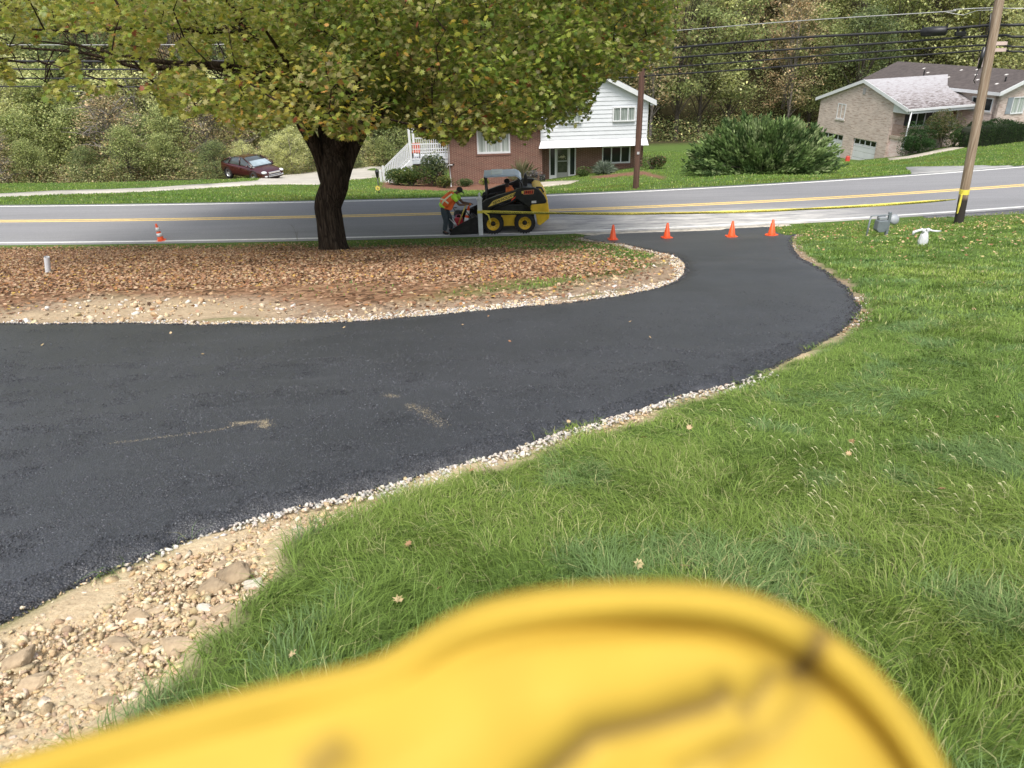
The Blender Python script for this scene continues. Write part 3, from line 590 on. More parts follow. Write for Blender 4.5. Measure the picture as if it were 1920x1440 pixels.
# white gravel along the edge of the asphalt
def along(line, n_, lo, hi, y0=-9, y1=99, dens=None, power=1.5):
    L = densify(line, .02, False); i = rng.integers(1, len(L)-1, n_); t = L[i+1]-L[i-1]; t /= np.linalg.norm(t, axis=1)[:, None]+1e-9; nn = np.c_[-t[:, 1], t[:, 0]]
    off = lo+(hi-lo)*rng.uniform(0, 1, n_)**power; q = L[i]+nn*off[:, None]; k = (q[:, 1] > y0) & (q[:, 1] < y1); return q[k]
side = 1 if not inpoly(*[np.array([v]) for v in (np.array(NE[20])+.2*np.array([-(NE[21][1]-NE[19][1]), NE[21][0]-NE[19][0]])/np.hypot(NE[21][0]-NE[19][0], NE[21][1]-NE[19][1]))], DR2)[0] else -1
sideI = 1 if not inpoly(*[np.array([v]) for v in (np.array(IE[20])+.2*np.array([-(IE[21][1]-IE[19][1]), IE[21][0]-IE[19][0]])/np.hypot(IE[21][0]-IE[19][0], IE[21][1]-IE[19][1]))], DR2)[0] else -1
whites = [(.60, .58, .55), (.70, .68, .65), (.48, .46, .44), (.62, .57, .50), (.40, .39, .38)]
p = along(NE, 9000, side*.03, side*.17, 2.2, 5.0); wv = fbm(p[:, 0]*1.0, p[:, 1], .8, 71); dd = dist_line(p[:, 0], p[:, 1], NE); p = p[(dd < .05+.16*np.clip(wv*1.6-.25, 0, 1)) & (rng.uniform(0, 1, len(p)) < np.where(p[:, 1] < 2.55, .25, np.clip((5.2-p[:, 1])/1.4, .15, 1)))]
n_ = len(p); stones('white_gravel', p, rng.uniform(.006, .017, n_), pal(n_, whites, jit=.12), whm, 'white limestone gravel strip along the lawn side of the new asphalt', 'gravel', 0, .012)
p = along(NE, 2600, side*.04, side*.24, 6.0, 24); p = p[rng.uniform(0, 1, len(p)) < np.clip(fbm(p[:, 0], p[:, 1], 1.2, 73)*2.6-1.1, 0, .8)]; n_ = len(p)
stones('pale_gravel', p, rng.uniform(.010, .026, n_), pal(n_, whites[2:3]+[(.36, .27, .18), (.3, .2, .12), (.2, .14, .09), (.45, .36, .26)], jit=.2), whm, 'broken pale gravel in the cut bank of the right lawn', 'gravel', 0, .0)
p = along(IE, 16000, sideI*.03, sideI*.55, 7, 24.2, power=1.9); wv = fbm(p[:, 0], p[:, 1], 1.6, 75); dd = dist_line(p[:, 0], p[:, 1], IE); p = p[(dd < .05+.55*np.clip(wv*1.7-.5, 0.02, 1)) & (rng.uniform(0, 1, len(p)) < np.where(p[:, 1] > 13, .35, .8))]; n_ = len(p)
mixw = np.where(rng.uniform(0, 1, (n_, 1)) < .6, pal(n_, whites), pal(n_, tans)); stones('island_gravel', p, rng.uniform(.009, .026, n_), mixw, whm, 'white and tan gravel between the leaf litter and the asphalt', 'gravel', 0, .006)
p = pts_in(26000, -12, 5.5, 7.6, 16); p = p[inpoly(p[:, 0], p[:, 1], BAND) & ~inpoly(p[:, 0], p[:, 1], DR2)]; p = p[rng.uniform(0, 1, len(p)) < .22+.8*np.clip(fbm(p[:, 0], p[:, 1], 1.1, 79)*2-.9, 0, 1)]; n_ = len(p)
stones('island_rubble', p, .009+.055*rng.uniform(0, 1, n_)**5, pal(n_, tans+whites[:2], jit=.15), stm, 'tan clods and stones on the raw edge of the island', 'rubble', 0, 0)
# loose black crumbs so that the asphalt edge is ragged
p = np.r_[along(NE, 16000, -side*.07, side*.045, 1.2, 7, power=1), along(IE, 5000, -sideI*.06, sideI*.05, 7, 24, power=1), along(NE, 4000, -side*.08, side*.05, 7, 24, power=1)]; n_ = len(p)
sz = np.where(p[:, 1] < 7, rng.uniform(.004, .0095, n_), rng.uniform(.009, .02, n_)); ins = inpoly(p[:, 0], p[:, 1], DR2)
stones('asphalt_crumbs', p, sz, pal(n_, [(.022, .022, .024), (.035, .035, .038), (.055, .055, .06)]), colmat('tarred stone', .42, 0, .5), 'loose tarred stones along the ragged asphalt edge', 'asphalt crumbs', 0, .004)
# the larger rocks, one by one
rocks = [(435, 1092, .17, .75, .045, .28, 'biggest blocky brown rock in the rubble, lying against the grass'), (400, 1112, .15, .5, .5, .30, 'long dark tan slab just left of the biggest rock'), (477, 1098, .10, .5, -.1, .58, 'white topped rock at the grass edge, right of the biggest rock'), (498, 1108, .05, .8, .6, .45, 'small upright tan rock touching the right end of the white topped rock'),
    (254, 1165, .105, .75, .1, .36, 'rounded tan boulder standing alone in the left part of the rubble'), (325, 1222, .15, .42, -.35, .42, 'long flat yellowish slab in front of the dark hollow'), (322, 1176, .075, .6, 0, .55, 'pale square stone left of the row of tan blocks'), (381, 1144, .075, .7, .1, .62, 'bright cream block in the middle of the rubble'),
    (355, 1146, .045, .9, .2, .45, 'small round stone beside the bright cream block'), (415, 1150, .11, .4, .1, .42, 'low wide slab right of the bright cream block'), (416, 1182, .09, .9, 1.4, .40, 'tall tan block nearest the grass tuft'), (437, 1180, .05, .9, 1.2, .60, 'grey white stone wedged at the grass, right of the tall tan block'),
    (368, 1172, .085, .6, -.2, .42, 'tan block above the yellow flat slab'), (392, 1175, .05, .9, .3, .45, 'small cube of tan stone between two larger blocks'), (370, 1194, .085, .6, .15, .5, 'yellowish wedge stone right of the long flat slab'), (292, 1152, .09, .35, .5, .48, 'thin sharp sliver of stone pointing up the slope, upper one of two'), (297, 1162, .07, .5, .55, .50, 'thin sliver of stone pointing up the slope, lower one of two'),
    (340, 1083, .12, .35, .45, .50, 'flat pale slab below the white gravel'), (408, 1061, .08, .35, .1, .36, 'thin flat tan slab highest in the rubble'), (525, 1035, .065, .8, .3, .62, 'pale grey stone half under the grass edge near the white gravel'), (216, 1215, .13, .3, -.2, .36, 'broad low brown slab at the left of the rubble'), (30, 1250, .15, .6, .6, .36, 'big tilted slab at the left edge of the picture'),
    (276, 1212, .07, .6, -.2, .38, 'blocky brown stone left of the long flat slab'), (420, 1280, .115, .5, .1, .52, 'pale wedge rock in the grass just above the yellow cloth'), (361, 1323, .085, .6, .2, .62, 'white rounded rock at the blurred edge of the yellow cloth'), (200, 1322, .075, .7, 0, .30, 'grey blue stone low in the rubble'), (487, 1122, .13, .4, 0, .42, 'brown slab under the white topped rock'), (55, 1290, .12, .5, .5, .42, 'rough slab below the big tilted slab')]
bigm = stone_mat('broken rock', 26, .35)
for k, (px, py, wd, fl, rz, br, lab) in enumerate(rocks):
    h = hit(px, py+6); v, f = rockshape(4, 300+k, .5, 15); v = v*1.2; wd = wd*.66; v = v*(1+.07*np.array([noise.noise(Vector(q)*5) + .6*noise.noise(Vector(q)*13) for q in v]))[:, None]*np.array([1, .66, fl*.95])*wd*.62
    c, s = math.cos(rz), math.sin(rz); v = np.c_[v[:, 0]*c-v[:, 1]*s, v[:, 0]*s+v[:, 1]*c, v[:, 2]+.3*v[:, 0]*(.4 if k % 3 == 0 else 0)]
    warm = np.array([br, br*.80, br*.56]) if br < .56 else np.array([br, br*.95, br*.84])
    o = mk('rock', v, [f], bigm, col=np.tile(warm, (len(v), 1))); o.location = (h.x, h.y+wd*.2, h.z+wd*fl*.20); tag(o, lab, 'rock', 'larger rocks in the rubble')

# faint pale scrape marks on the new asphalt: dust and grains lying on it
def scrape(pts, n_, wd):
    L = densify(hits(pts), .01, False); i = rng.integers(0, len(L), n_); return L[i]+rng.normal(0, wd, (n_, 2))
p = np.r_[scrape([(215, 842), (300, 832), (400, 818), (470, 803)], 420, .012), scrape([(440, 806), (500, 800), (495, 812), (508, 808)], 900, .018), scrape([(725, 750), (745, 754)], 160, .02), scrape([(768, 768), (795, 782), (812, 796), (830, 808)], 620, .028)]; n_ = len(p)
stones('scrape_marks', p, rng.uniform(.0012, .0032, n_), pal(n_, [(.42, .37, .27), (.5, .46, .36), (.34, .30, .22)]), stm, 'faint pale scrape marks on the fresh asphalt', 'marks', 0, .036, .3)

# coarse stone standing proud of the fresh mat, where the camera is close enough to see it
p = np.r_[pts_in(95000, -4.2, 1.2, 1.7, 3.6), pts_in(90000, -5.6, 3.2, 3.6, 6.0), pts_in(60000, -6.5, 4.5, 6.0, 9.5)]; p = p[(p[:, 1] < 6) | (rng.uniform(0, 1, len(p)) < (9.6-p[:, 1])/3.6)]; p = p[inpoly(p[:, 0], p[:, 1], DR2) & (np.abs(p[:, 0]) < .78*p[:, 1]+.5)]; n_ = len(p)
stones('asphalt_aggregate', p, rng.uniform(.0022, .0048, n_)*np.where(p[:, 1] > 3.6, 1.25, 1), pal(n_, [(.014, .015, .017), (.03, .031, .035), (.065, .068, .077), (.115, .12, .132)], [5, 4, 2.6, 1.6]), colmat('coated stone', .36, 0, .6), 'coarse dark stone grains of the new asphalt surface', 'asphalt stone', 0, .0325, .7)
# ------------------------------------------------------------------ materials for buildings
def brickmat(name, c1, c2, mortar, scale=1, bw=.305, rh=.0677, ms=.013, plane='xz', var=0):
    m, n, b, o = nodes(name); b.inputs['Roughness'].default_value = .85
    tc = N(n, 'ShaderNodeTexCoord'); sx = N(n, 'ShaderNodeSeparateXYZ'); n.links.new(tc.outputs['Object'], sx.inputs[0])
    ad = N(n, 'ShaderNodeMath', operation='ADD'); n.links.new(sx.outputs[0], ad.inputs[0]); n.links.new(sx.outputs[1], ad.inputs[1])
    cb = N(n, 'ShaderNodeCombineXYZ'); n.links.new(ad.outputs[0], cb.inputs[0]); n.links.new(sx.outputs[2], cb.inputs[1])
    br = N(n, 'ShaderNodeTexBrick', Scale=1.0); br.inputs['Brick Width'].default_value = bw; br.inputs['Row Height'].default_value = rh; br.inputs['Mortar Size'].default_value = ms; br.inputs['Mortar Smooth'].default_value = .2; br.inputs['Bias'].default_value = 0
    br.inputs['Color1'].default_value = (*c1, 1); br.inputs['Color2'].default_value = (*c2, 1); br.inputs['Mortar'].default_value = (*mortar, 1); n.links.new(cb.outputs[0], br.inputs[0])
    t = N(n, 'ShaderNodeTexNoise', Scale=1.2, Detail=6.0); n.links.new(tc.outputs['Object'], t.inputs[0])
    c = mixc(n, .5, br.outputs[0], ramp(n, t.outputs[0], [(.3, (.7, .68, .66)), (.7, (1.15, 1.12, 1.1))]), 'MULTIPLY')
    if var:
        mp = N(n, 'ShaderNodeMapping'); mp.inputs['Scale'].default_value = (1.1, 7, 1); n.links.new(cb.outputs[0], mp.inputs[0])
        t2 = N(n, 'ShaderNodeTexNoise', Scale=1.6, Detail=5.0, Roughness=.7); n.links.new(mp.outputs[0], t2.inputs[0]); c = mixc(n, ramp(n, t2.outputs[0], [(.50, (0,)*3), (.62, (var,)*3)]), c, (.25, .155, .12))
    n.links.new(c, b.inputs[0]); bump(n, b, br.outputs[1], -.4, .008); return m
redbrick = brickmat('red brick', (.085, .032, .023), (.135, .052, .036), (.32, .22, .17), ms=.011)
palebrick = brickmat('pale brick', (.50, .40, .35), (.62, .51, .455), (.56, .49, .45), var=.7)
pinkbrick = brickmat('whitewashed pink brick', (.62, .40, .36), (.74, .60, .57), (.68, .62, .6))
whitep = mat('white trim paint', (.62, .63, .64), .5, .05, 3); whites_ = mat('white vinyl', (.60, .62, .645), .45, .05, 2)
def curtmat(name, c1, c2):
    if name in _mc: return _mc[name]
    m, n, b, o = nodes(name); b.inputs['Roughness'].default_value = .15; co = objco(n, (9, 9, .2)); t = N(n, 'ShaderNodeTexNoise', Scale=1.2, Detail=3.0); n.links.new(co, t.inputs[0]); n.links.new(ramp(n, t.outputs[0], [(.4, c1), (.6, c2)]), b.inputs[0]); _mc[name] = m; return m
glass_dark = mat('dark window glass', (.02, .024, .024), .12, .3, 1.5, spec=.35)
curtain = curtmat('pale curtain behind glass', (.26, .29, .27), (.46, .50, .47))
curt2 = curtmat('grey green curtain', (.12, .15, .14), (.33, .36, .34))
dark = mat('black plastic', (.015, .015, .016), .45); blk = mat('black paint', (.012, .012, .013), .32, spec=.6)
def siding(name, x0, x1, z0, z1, y, parent, m, step=.254, topf=None):
    """clapboards: each board leans out at its foot"""
    b = B(); z = z0
    while z < z1-.02:
        z2 = min(z+step, z1); a0, a1 = (topf(z) if topf else (x0, x1)); b0, b1 = (topf(z2) if topf else (x0, x1))
        b.add([(a0, y-.034, z), (a1, y-.034, z), (b1, y-.004, z2), (b0, y-.004, z2), (a0, y+.05, z), (a1, y+.05, z), (b1, y+.05, z2), (b0, y+.05, z2)], [(0, 1, 2, 3), (5, 4, 7, 6), (4, 5, 1, 0), (3, 2, 6, 7), (4, 0, 3, 7), (1, 5, 6, 2)]); z = z2
    return b.build(name, m, parent)
def window(parent, x0, x1, z0, z1, y, panes=3, gm=None, fr=.07, sill=False, lab=None, wide=None, axis='y', sgn=1, rail=False):
    """frame, mullions and glass in the plane y; outward is -y"""
    t = B(); w_ = x1-x0
    t.box(x0, x1, y-.05, y+.06, z1-fr, z1); t.box(x0, x1, y-.07, y+.06, z0, z0+fr)
    t.box(x0, x0+fr, y-.052, y+.06, z0+fr, z1-fr); t.box(x1-fr, x1, y-.052, y+.06, z0+fr, z1-fr)
    cuts = wide or [(i+1)/panes for i in range(panes-1)]
    for c in cuts: t.box(x0+w_*c-.035, x0+w_*c+.035, y-.045, y+.06, z0+fr, z1-fr)
    M = Mt() if axis == 'y' else None
    f = t.build('window_frame', whitep, parent)
    g = B(); g.box(x0+fr, x1-fr, y+.01, y+.03, z0+fr, z1-fr); g.build('window_pane', gm or glass_dark, f)
    if rail: r_ = B(); r_.box(x0+fr, x1-fr, y-.03, y+.05, (z0+z1)/2-.025, (z0+z1)/2+.025); r_.build('window_rail', whitep, f)
    if sill: s_ = B(); s_.box(x0-.08, x1+.08, y-.10, y+.05, z0-.11, z0-.004); s_.build('window_sill', sill, f)
    return f
def wall_with_holes(name, x0, x1, z0, z1, y0, y1, holes, m, parent, top=None):
    """a wall slab in xz with rectangular openings, built as strips that butt end to end"""
    xs = sorted({x0, x1, *[h[0] for h in holes], *[h[1] for h in holes]}); b = B()
    for a, c in zip(xs[:-1], xs[1:]):
        mid = (a+c)/2; hs_ = sorted([(h[2], h[3]) for h in holes if h[0] <= mid <= h[1]]); z = z0
        for q0, q1 in hs_:
            if q0 > z: b.box(a, c, y0, y1, z, q0)
            z = q1
        if z < z1: b.box(a, c, y0, y1, z, z1)
    return b.build(name, m, parent)
# ------------------------------------------------------------------ brick and white siding house
H1 = thing('split_level_house', 'red brick house with white clapboard upper storey, behind the skid steer', 'house', (-3.72, 47.6, -3.085), R(1.0))
win1 = (1.99, 4.03, 1.92, 3.33); zb = -1.2
wall_with_holes('brick_wall', .18, 6.0, zb, 3.62, 0, .25, [win1], redbrick, H1)
b = B(); b.box(.18, .43, .25, 8.6, zb, 3.62); b.build('brick_side_wall', redbrick, H1); b = B(); b.box(5.75, 6.0, .25, 1.0, zb, 3.62); b.build('brick_side_wall', redbrick, H1)
wall_with_holes('brick_wall', 6.0, 12.45, zb, 2.2, .9, 1.15, [(6.5, 8.2, -.3, 1.96), (9.85, 11.65, .93, 1.99)], redbrick, H1)
b = B(); b.box(12.2, 12.45, 1.15, 8.8, zb, 2.2); b.build('brick_side_wall', redbrick, H1)
window(H1, *win1, .06, gm=curtain, fr=.10, sill=mat('brick sill', (.16, .08, .06), .8), wide=[.27, .73])
window(H1, 9.85, 11.65, .93, 1.99, .95, 3, glass_dark, .08, sill=mat('brick sill', (.16, .08, .06), .8))
o = B(); 
for cx, hh, cc in ((2.75, .34, 0), (2.95, .26, 1)): o.lathe([(.0, 0), (.06, .02), (.075, hh*.4), (.05, hh*.7), (.055, hh*.85), (0, hh)], 10, Mt((cx, .0, 2.03)))
# upper storey
gx0, gx1, ax, az_, ez = 5.93, 12.42, 9.35, 6.30, 4.80
sl = (az_-ez)/(gx1-ax)
def tf(z): 
    d = 0 if z < ez else (z-ez)/sl
    return (gx0+max(0, d*1.0), gx1-d)
up = siding('clapboard_wall', gx0, gx1, 2.62, az_-.02, -.10, H1, whites_, .242, tf)
b = B(); fl_ = .30
b.add([(5.78, -.40, 2.20), (12.52, -.40, 2.20), (12.43, -.125, 2.60), (5.92, -.125, 2.60), (5.78, .9, 2.20), (12.52, .9, 2.20), (12.43, .9, 2.60), (5.92, .9, 2.60)], [(0, 1, 2, 3), (4, 7, 6, 5), (0, 4, 5, 1), (3, 2, 6, 7), (0, 3, 7, 4), (1, 5, 6, 2)])
b.build('flared_skirt', whites_, H1)
b = B(); b.add([(5.80, -.395, 2.395), (12.50, -.395, 2.395), (12.50, -.28, 2.41), (5.80, -.28, 2.41)], [(0, 1, 2, 3)]); 
b = B(); b.box(gx1-.03, gx1+.02, -.13, .0, 2.6, ez); b.build('corner_trim', whitep, H1); b = B(); b.box(gx0-.03, gx0+.02, -.13, .0, 2.6, 4.0); b.build('corner_trim', whitep, H1)
b = B(); b.box(gx1-.25, gx1, -.05, 8.8, 2.6, ez-.02); b.build('clapboard_side_wall', whites_, H1); b = B(); b.box(gx0, gx0+.25, -.05, 8.8, 3.3, ez-.02); b.build('clapboard_side_wall', whites_, H1)
window(H1, 10.28, 11.65, 3.60, 4.45, -.19, 3, curt2, .07); window(H1, 6.98, 8.40, 3.60, 4.45, -.19, 3, curt2, .07)
shing = mat('grey shingles', (.22, .22, .225), .9, .3, 5, bmp=.6); shingp = mat('pale weathered shingles', (.30, .30, .31), .9, .3, 4, bmp=.6)
rf = B(); 
for s_ in (1, -1):
    ex = gx1+.42 if s_ > 0 else gx0-.3; zz_ = az_-abs(ex-ax)*sl*(1 if s_ > 0 else (az_-ez)/(ax-gx0)/sl)
    rf.add([(ax, -.45, az_+.02), (ex, -.45, zz_+.02), (ex, 9.1, zz_+.02), (ax, 9.1, az_+.02), (ax, -.45, az_+.16), (ex, -.45, zz_+.16), (ex, 9.1, zz_+.16), (ax, 9.1, az_+.16)], [(0, 1, 2, 3), (4, 7, 6, 5), (0, 4, 5, 1), (1, 5, 6, 2), (2, 6, 7, 3)])
roof1 = rf.build('gable_roof', shing, H1)
b = B()
for s_ in (1, -1):
    ex = gx1+.42 if s_ > 0 else gx0-.3; zz_ = az_-abs(ex-ax)*sl*(1 if s_ > 0 else (az_-ez)/(ax-gx0)/sl)
    b.add([(ax, -.49, az_-.10), (ex, -.49, zz_-.10), (ex, -.49, zz_+.19), (ax, -.49, az_+.19), (ax, -.452, az_-.10), (ex, -.452, zz_-.10), (ex, -.452, zz_+.19), (ax, -.452, az_+.19)], [(0, 1, 2, 3), (5, 4, 7, 6), (0, 4, 5, 1), (3, 2, 6, 7), (1, 5, 6, 2), (4, 0, 3, 7)])
    b.add([(ax, -.452, az_-.10), (ex, -.452, zz_-.10), (ex, -.02, zz_-.10), (ax, -.02, az_-.10)], [(0, 3, 2, 1)])
b.box(gx1+.10, gx1+.46, -.40, 9.1, ez-.30, ez-.16)
b.build('rake_board', whitep, roof1)
# lower wing roof, gutter, downspout
rz0 = 3.60
rf = B(); rf.add([(-.35, -.55, rz0), (5.95, -.55, rz0), (5.95, 4.3, rz0+1.65), (-.35, 4.3, rz0+1.65), (-.35, -.55, rz0+.12), (5.95, -.55, rz0+.12), (5.95, 4.3, rz0+1.77), (-.35, 4.3, rz0+1.77)], [(0, 3, 2, 1), (4, 5, 6, 7), (0, 1, 5, 4), (3, 0, 4, 7), (1, 2, 6, 5)])
rf.add([(-.35, 9.1, rz0), (5.95, 9.1, rz0), (5.95, 4.3, rz0+1.65), (-.35, 4.3, rz0+1.65), (-.35, 9.1, rz0+.12), (5.95, 9.1, rz0+.12), (5.95, 4.3, rz0+1.77), (-.35, 4.3, rz0+1.77)], [(0, 1, 2, 3), (4, 7, 6, 5), (0, 4, 5, 1), (3, 7, 4, 0)])
lr = rf.build('wing_roof', shingp, H1)
b = B(); b.box(-.35, 5.93, -.68, -.555, rz0-.03, rz0+.11); b.build('gutter', whitep, lr)
b = B(); b.tube([(.26, -.60, rz0), (.26, -.40, rz0-.22), (.25, -.09, rz0-.35), (.25, -.09, zb+1.25), (.25, -.22, zb+1.15)], .05, 8); b.box(.16, .42, -.10, -.02, 1.30, 1.35); b.build('downspout', whitep, H1, True)
b = B(); b.box(.44, .52, -.06, -.002, 1.33, 1.41); b.build('outlet_box', dark, H1)
# front door unit
b = B(); y = .98
for a, c in ((6.50, 6.58), (6.86, 6.97), (7.72, 7.83), (8.12, 8.20)): b.box(a, c, y-.05, y+.1, -.08, 1.95)
b.box(6.58, 6.86, y-.03, y+.06, -.08, .30); b.box(7.83, 8.12, y-.03, y+.06, -.08, .30); b.box(6.50, 8.20, y-.052, y+.1, 1.952, 2.02)
df = b.build('door_surround', whitep, H1)
b = B(); b.box(6.58, 6.86, y, y+.03, .30, 1.95); b.build('sidelight', glass_dark, df); b = B(); b.box(7.83, 8.12, y, y+.03, .30, 1.95); b.build('sidelight', glass_dark, df)
dm_ = mat('silver storm door', (.36, .36, .36), .4, .1, 3, metal=.4)
b = B(); b.box(6.97, 7.72, y-.02, y+.02, -.08, .45); b.box(6.97, 7.04, y-.02, y+.02, .45, 1.95); b.box(7.65, 7.72, y-.02, y+.02, .45, 1.95); b.box(7.04, 7.65, y-.02, y+.02, 1.13, 1.19); b.box(7.04, 7.65, y-.02, y+.02, 1.89, 1.95)
d_ = b.build('storm_door', dm_, H1); b = B(); b.box(7.04, 7.65, y+.002, y+.015, .45, 1.13); b.box(7.04, 7.65, y+.002, y+.015, 1.19, 1.89); b.build('door_glass', mat('door glass', (.05, .055, .04), .1, .4, 4), d_); b = B(); b.box(7.62, 7.66, y-.06, y-.02, .93, 1.05); b.build('door_handle', dark, d_)
b = B(); b.box(7.2, 7.48, .955, .965, 1.36, 1.48)
for k in range(26): b.ball((7.34+random.gauss(0, .10), y-.035, 1.42+random.gauss(0, .06)), (.03, .015, .022), 6)
b.build('door_swag', mat('dried flowers', (.42, .38, .25), .8, .4, 20), d_)
b = B(); b.box(5.75, 8.6, -.55, .9, -.35, -.08); b.box(5.5, 8.3, -1.1, -.55, -.6, -.26); b.build('front_step', mat('step concrete', (.42, .38, .32), .9, .15, 3), H1)
# deck and stair on the left end
b = B(); b.box(-2.15, .16, .1, 2.6, 1.42, 1.62); dk = b.build('side_deck', mat('grey deck board', (.50, .53, .56), .6), H1)
b = B(); b.box(-2.1, -.3, .35, 2.5, zb, 1.40); b.build('deck_base', redbrick, dk)
b = B(); b.box(-1.25, -.55, .30, .36, .72, 1.30); b.build('basement_window', glass_dark, dk); b = B(); b.box(-1.3, -.5, .27, .35, .64, .71); b.build('basement_sill', mat('step concrete', (.42, .38, .32), .9), dk)
rl = B()
def rails(b, x0, x1, za0, za1, top, y, k, bot=.10):
    for i in range(k+1):
        t = i/k; x = x0+(x1-x0)*t; z = za0+(za1-za0)*t; b.box(x-.018, x+.018, y-.018, y+.018, z+bot, z+top)
    for hh in (bot, top):
        b.add([(x0, y-.03, za0+hh-.03), (x1, y-.03, za1+hh-.03), (x1, y+.03, za1+hh-.03), (x0, y+.03, za0+hh-.03), (x0, y-.03, za0+hh+.03), (x1, y-.03, za1+hh+.03), (x1, y+.03, za1+hh+.03), (x0, y+.03, za0+hh+.03)], [(0, 3, 2, 1), (4, 5, 6, 7), (0, 1, 5, 4), (1, 2, 6, 5), (2, 3, 7, 6), (3, 0, 4, 7)])
rails(rl, -2.08, .12, 1.62, 1.62, .98, .14, 16); rl.box(-2.0, .1, .12, .16, 2.28, 2.33)
rl.build('deck_railing', whitep, dk); rl = B(); rails(rl, -2.08, .12, 1.62, 1.62, .98, 2.55, 16); rl.build('deck_railing', whitep, dk)
b = B(); b.box(-2.20, -2.06, .07, .21, 1.0, 3.6); b.build('deck_post', whitep, dk); b = B(); b.box(-2.20, -2.06, 2.45, 2.59, .2, 3.6); b.build('deck_post', whitep, dk)
st_ = B(); ns = 8
for i in range(ns):
    x = -2.2-(i+1)*.24; z = 1.62-(i+1)*.20; st_.box(x, x+.28, .2, 1.5, z-.05, z)
for yy in (.2, 1.5):
    st_.add([(-2.2, yy-.03, 1.25), (-4.15, yy-.03, -.38), (-4.15, yy-.03, -.05), (-2.2, yy-.03, 1.60), (-2.2, yy+.03, 1.25), (-4.15, yy+.03, -.38), (-4.15, yy+.03, -.05), (-2.2, yy+.03, 1.60)], [(0, 1, 2, 3), (5, 4, 7, 6), (0, 4, 5, 1), (3, 2, 6, 7)])
sr_ = st_.build('stair', whitep, H1)
for yy in (.16, 1.54): rl = B(); rails(rl, -2.2, -4.05, 1.62, .02, 1.0, yy, 17, .15); rl.box(-4.18, -4.06, yy-.06, yy+.06, -.4, 1.12); rl.build('stair_railing', whitep, sr_)
b = B(); b.lathe([(.05, 0), (.13, .02), (.13, .05), (.05, .1)], 12, Mt((-3.9, -.3, -9)));
b = B(); b.tube([(.02, .35, 1.5), (.02, .35, 3.1)], .03, 8); b.box(-.10, .10, .18, .36, 1.15, 1.75); b.build('electric_meter', mat('grey meter box', (.55, .56, .57), .5), H1)
HM = H1.matrix_basis
def h1w(x, y, z=0): v = Matrix.Translation(H1.location) @ Matrix.Rotation(R(1), 4, 'Z') @ Vector((x, y, z)); return v
# things about the house
v = h1w(5.98, -.35); t = thing('trash_bin', 'black lidded bin with a coiled hose beside the front door of the brick house', 'bin', (v.x, v.y, -3.085-.08))
b = B(); b.box(-.16, .16, -.16, .16, 0, .62, c=-.12); b.build('bin_body', dark, t, bevel=.02); b = B(); b.box(-.20, .20, -.20, .20, .622, .68); b.build('bin_lid', dark, t, bevel=.02)
v = h1w(8.35, -.7); t = thing('flower_pot', 'small dark flower pot on the right end of the front step', 'flower pot', (v.x, v.y, -3.3)); b = B(); b.lathe([(.10, 0), (.15, .22), (.17, .24), (.15, .26), (.02, .24)], 14); b.build('pot', dark, t, True)
v = h1w(7.3, -.1); b = B(); b.box(-.38, .38, -.22, .22, 0, .025); o = b.build('doormat', mat('brown mat', (.22, .17, .10), .95), bevel=.005); o.location = (v.x, v.y, -3.162); tag(o, 'brown doormat in front of the silver storm door', 'doormat')
v = h1w(-1.85, .9); t = thing('deck_chair', 'red chair seen through the white railing of the side deck', 'chair', (v.x, v.y, -3.085+1.62)); rc = mat('faded red fabric', (.50, .12, .07), .7)
b = B(); b.box(-.25, .25, -.25, .25, .36, .42); b.build('seat', rc, t); b = B(); b.box(-.25, .25, .22, .28, .42, .9); b.build('backrest', rc, t)
for sx_ in (-.22, .22):
    for sy_ in (-.22, .22): b = B(); b.box(sx_-.02, sx_+.02, sy_-.02, sy_+.02, 0, .36); b.build('leg', dark, t)
v = h1w(2.75, .0); 
# ------------------------------------------------------------------ pale brick ranch house
yaw2 = .311; H2 = thing('ranch_house', 'pale brick ranch house with two white garage doors and patchy grey roof', 'house', (28.521, 72.347, -8.141+CH), yaw2-math.pi/2)
# local: x = U (toward the road), y = V (to the right). U=(sin,-cos) V=(cos,sin): rotation by yaw-90 puts local x on U and y on V
a, pk, bb = 5.636, 1.911, 5.286; se = pk-pk*bb/a; wl = 9.2; gb = -5.0
gt = -2.70; g1 = 5.32; gw = 2.77; gap = 1.26
def gh(u): return pk-abs(u-a)*pk/a-.06
us = [.45, g1-gap-gw, g1-gap, g1, g1+gw, wl]; b = B()
for u0, u1 in zip(us[:-1], us[1:]):
    z0 = gt if (u0, u1) in ((g1-gap-gw, g1-gap), (g1, g1+gw)) else gb
    cuts = [u0]+([a] if u0 < a < u1 else [])+[u1]
    for c0, c1 in zip(cuts[:-1], cuts[1:]): b.prism([(c0, z0), (c1, z0), (c1, gh(c1)), (c0, gh(c0))], .2, .45, 'y')
b.build('gable_wall', palebrick, H2)
gd = mat('white garage door', (.60, .61, .63), .5, .06, 2)
for u0 in (g1-gap-gw, g1):
    b = B(); 
    for k in range(4): b.box(u0+.02, u0+gw-.02, .33, .38, gt-.53*(k+1)+.012, gt-.53*k-.012)
    d_ = b.build('garage_door', gd, H2, bevel=.008); g = B()
    for k in range(4): g.box(u0+.12+k*(gw-.2)/4, u0+.12+(k+1)*(gw-.2)/4-.12, .322, .34, gt-.43, gt-.08)
    g.build('door_window', mat('black glass', (.008, .008, .009), .15), d_); tr = B(); tr.box(u0, u0+gw, .31, .33, gt-.62, gt-.585); tr.build('door_rail', whitep, d_)
def winU(parent, u0, u1, z0, z1, v, n_=2, gm=curtain, fr=.08):   # window in a wall that faces -y (left side)
    return window(parent, u0, u1, z0, z1, v, n_, gm, fr, sill=mat('pale sill', (.5, .46, .42), .8))
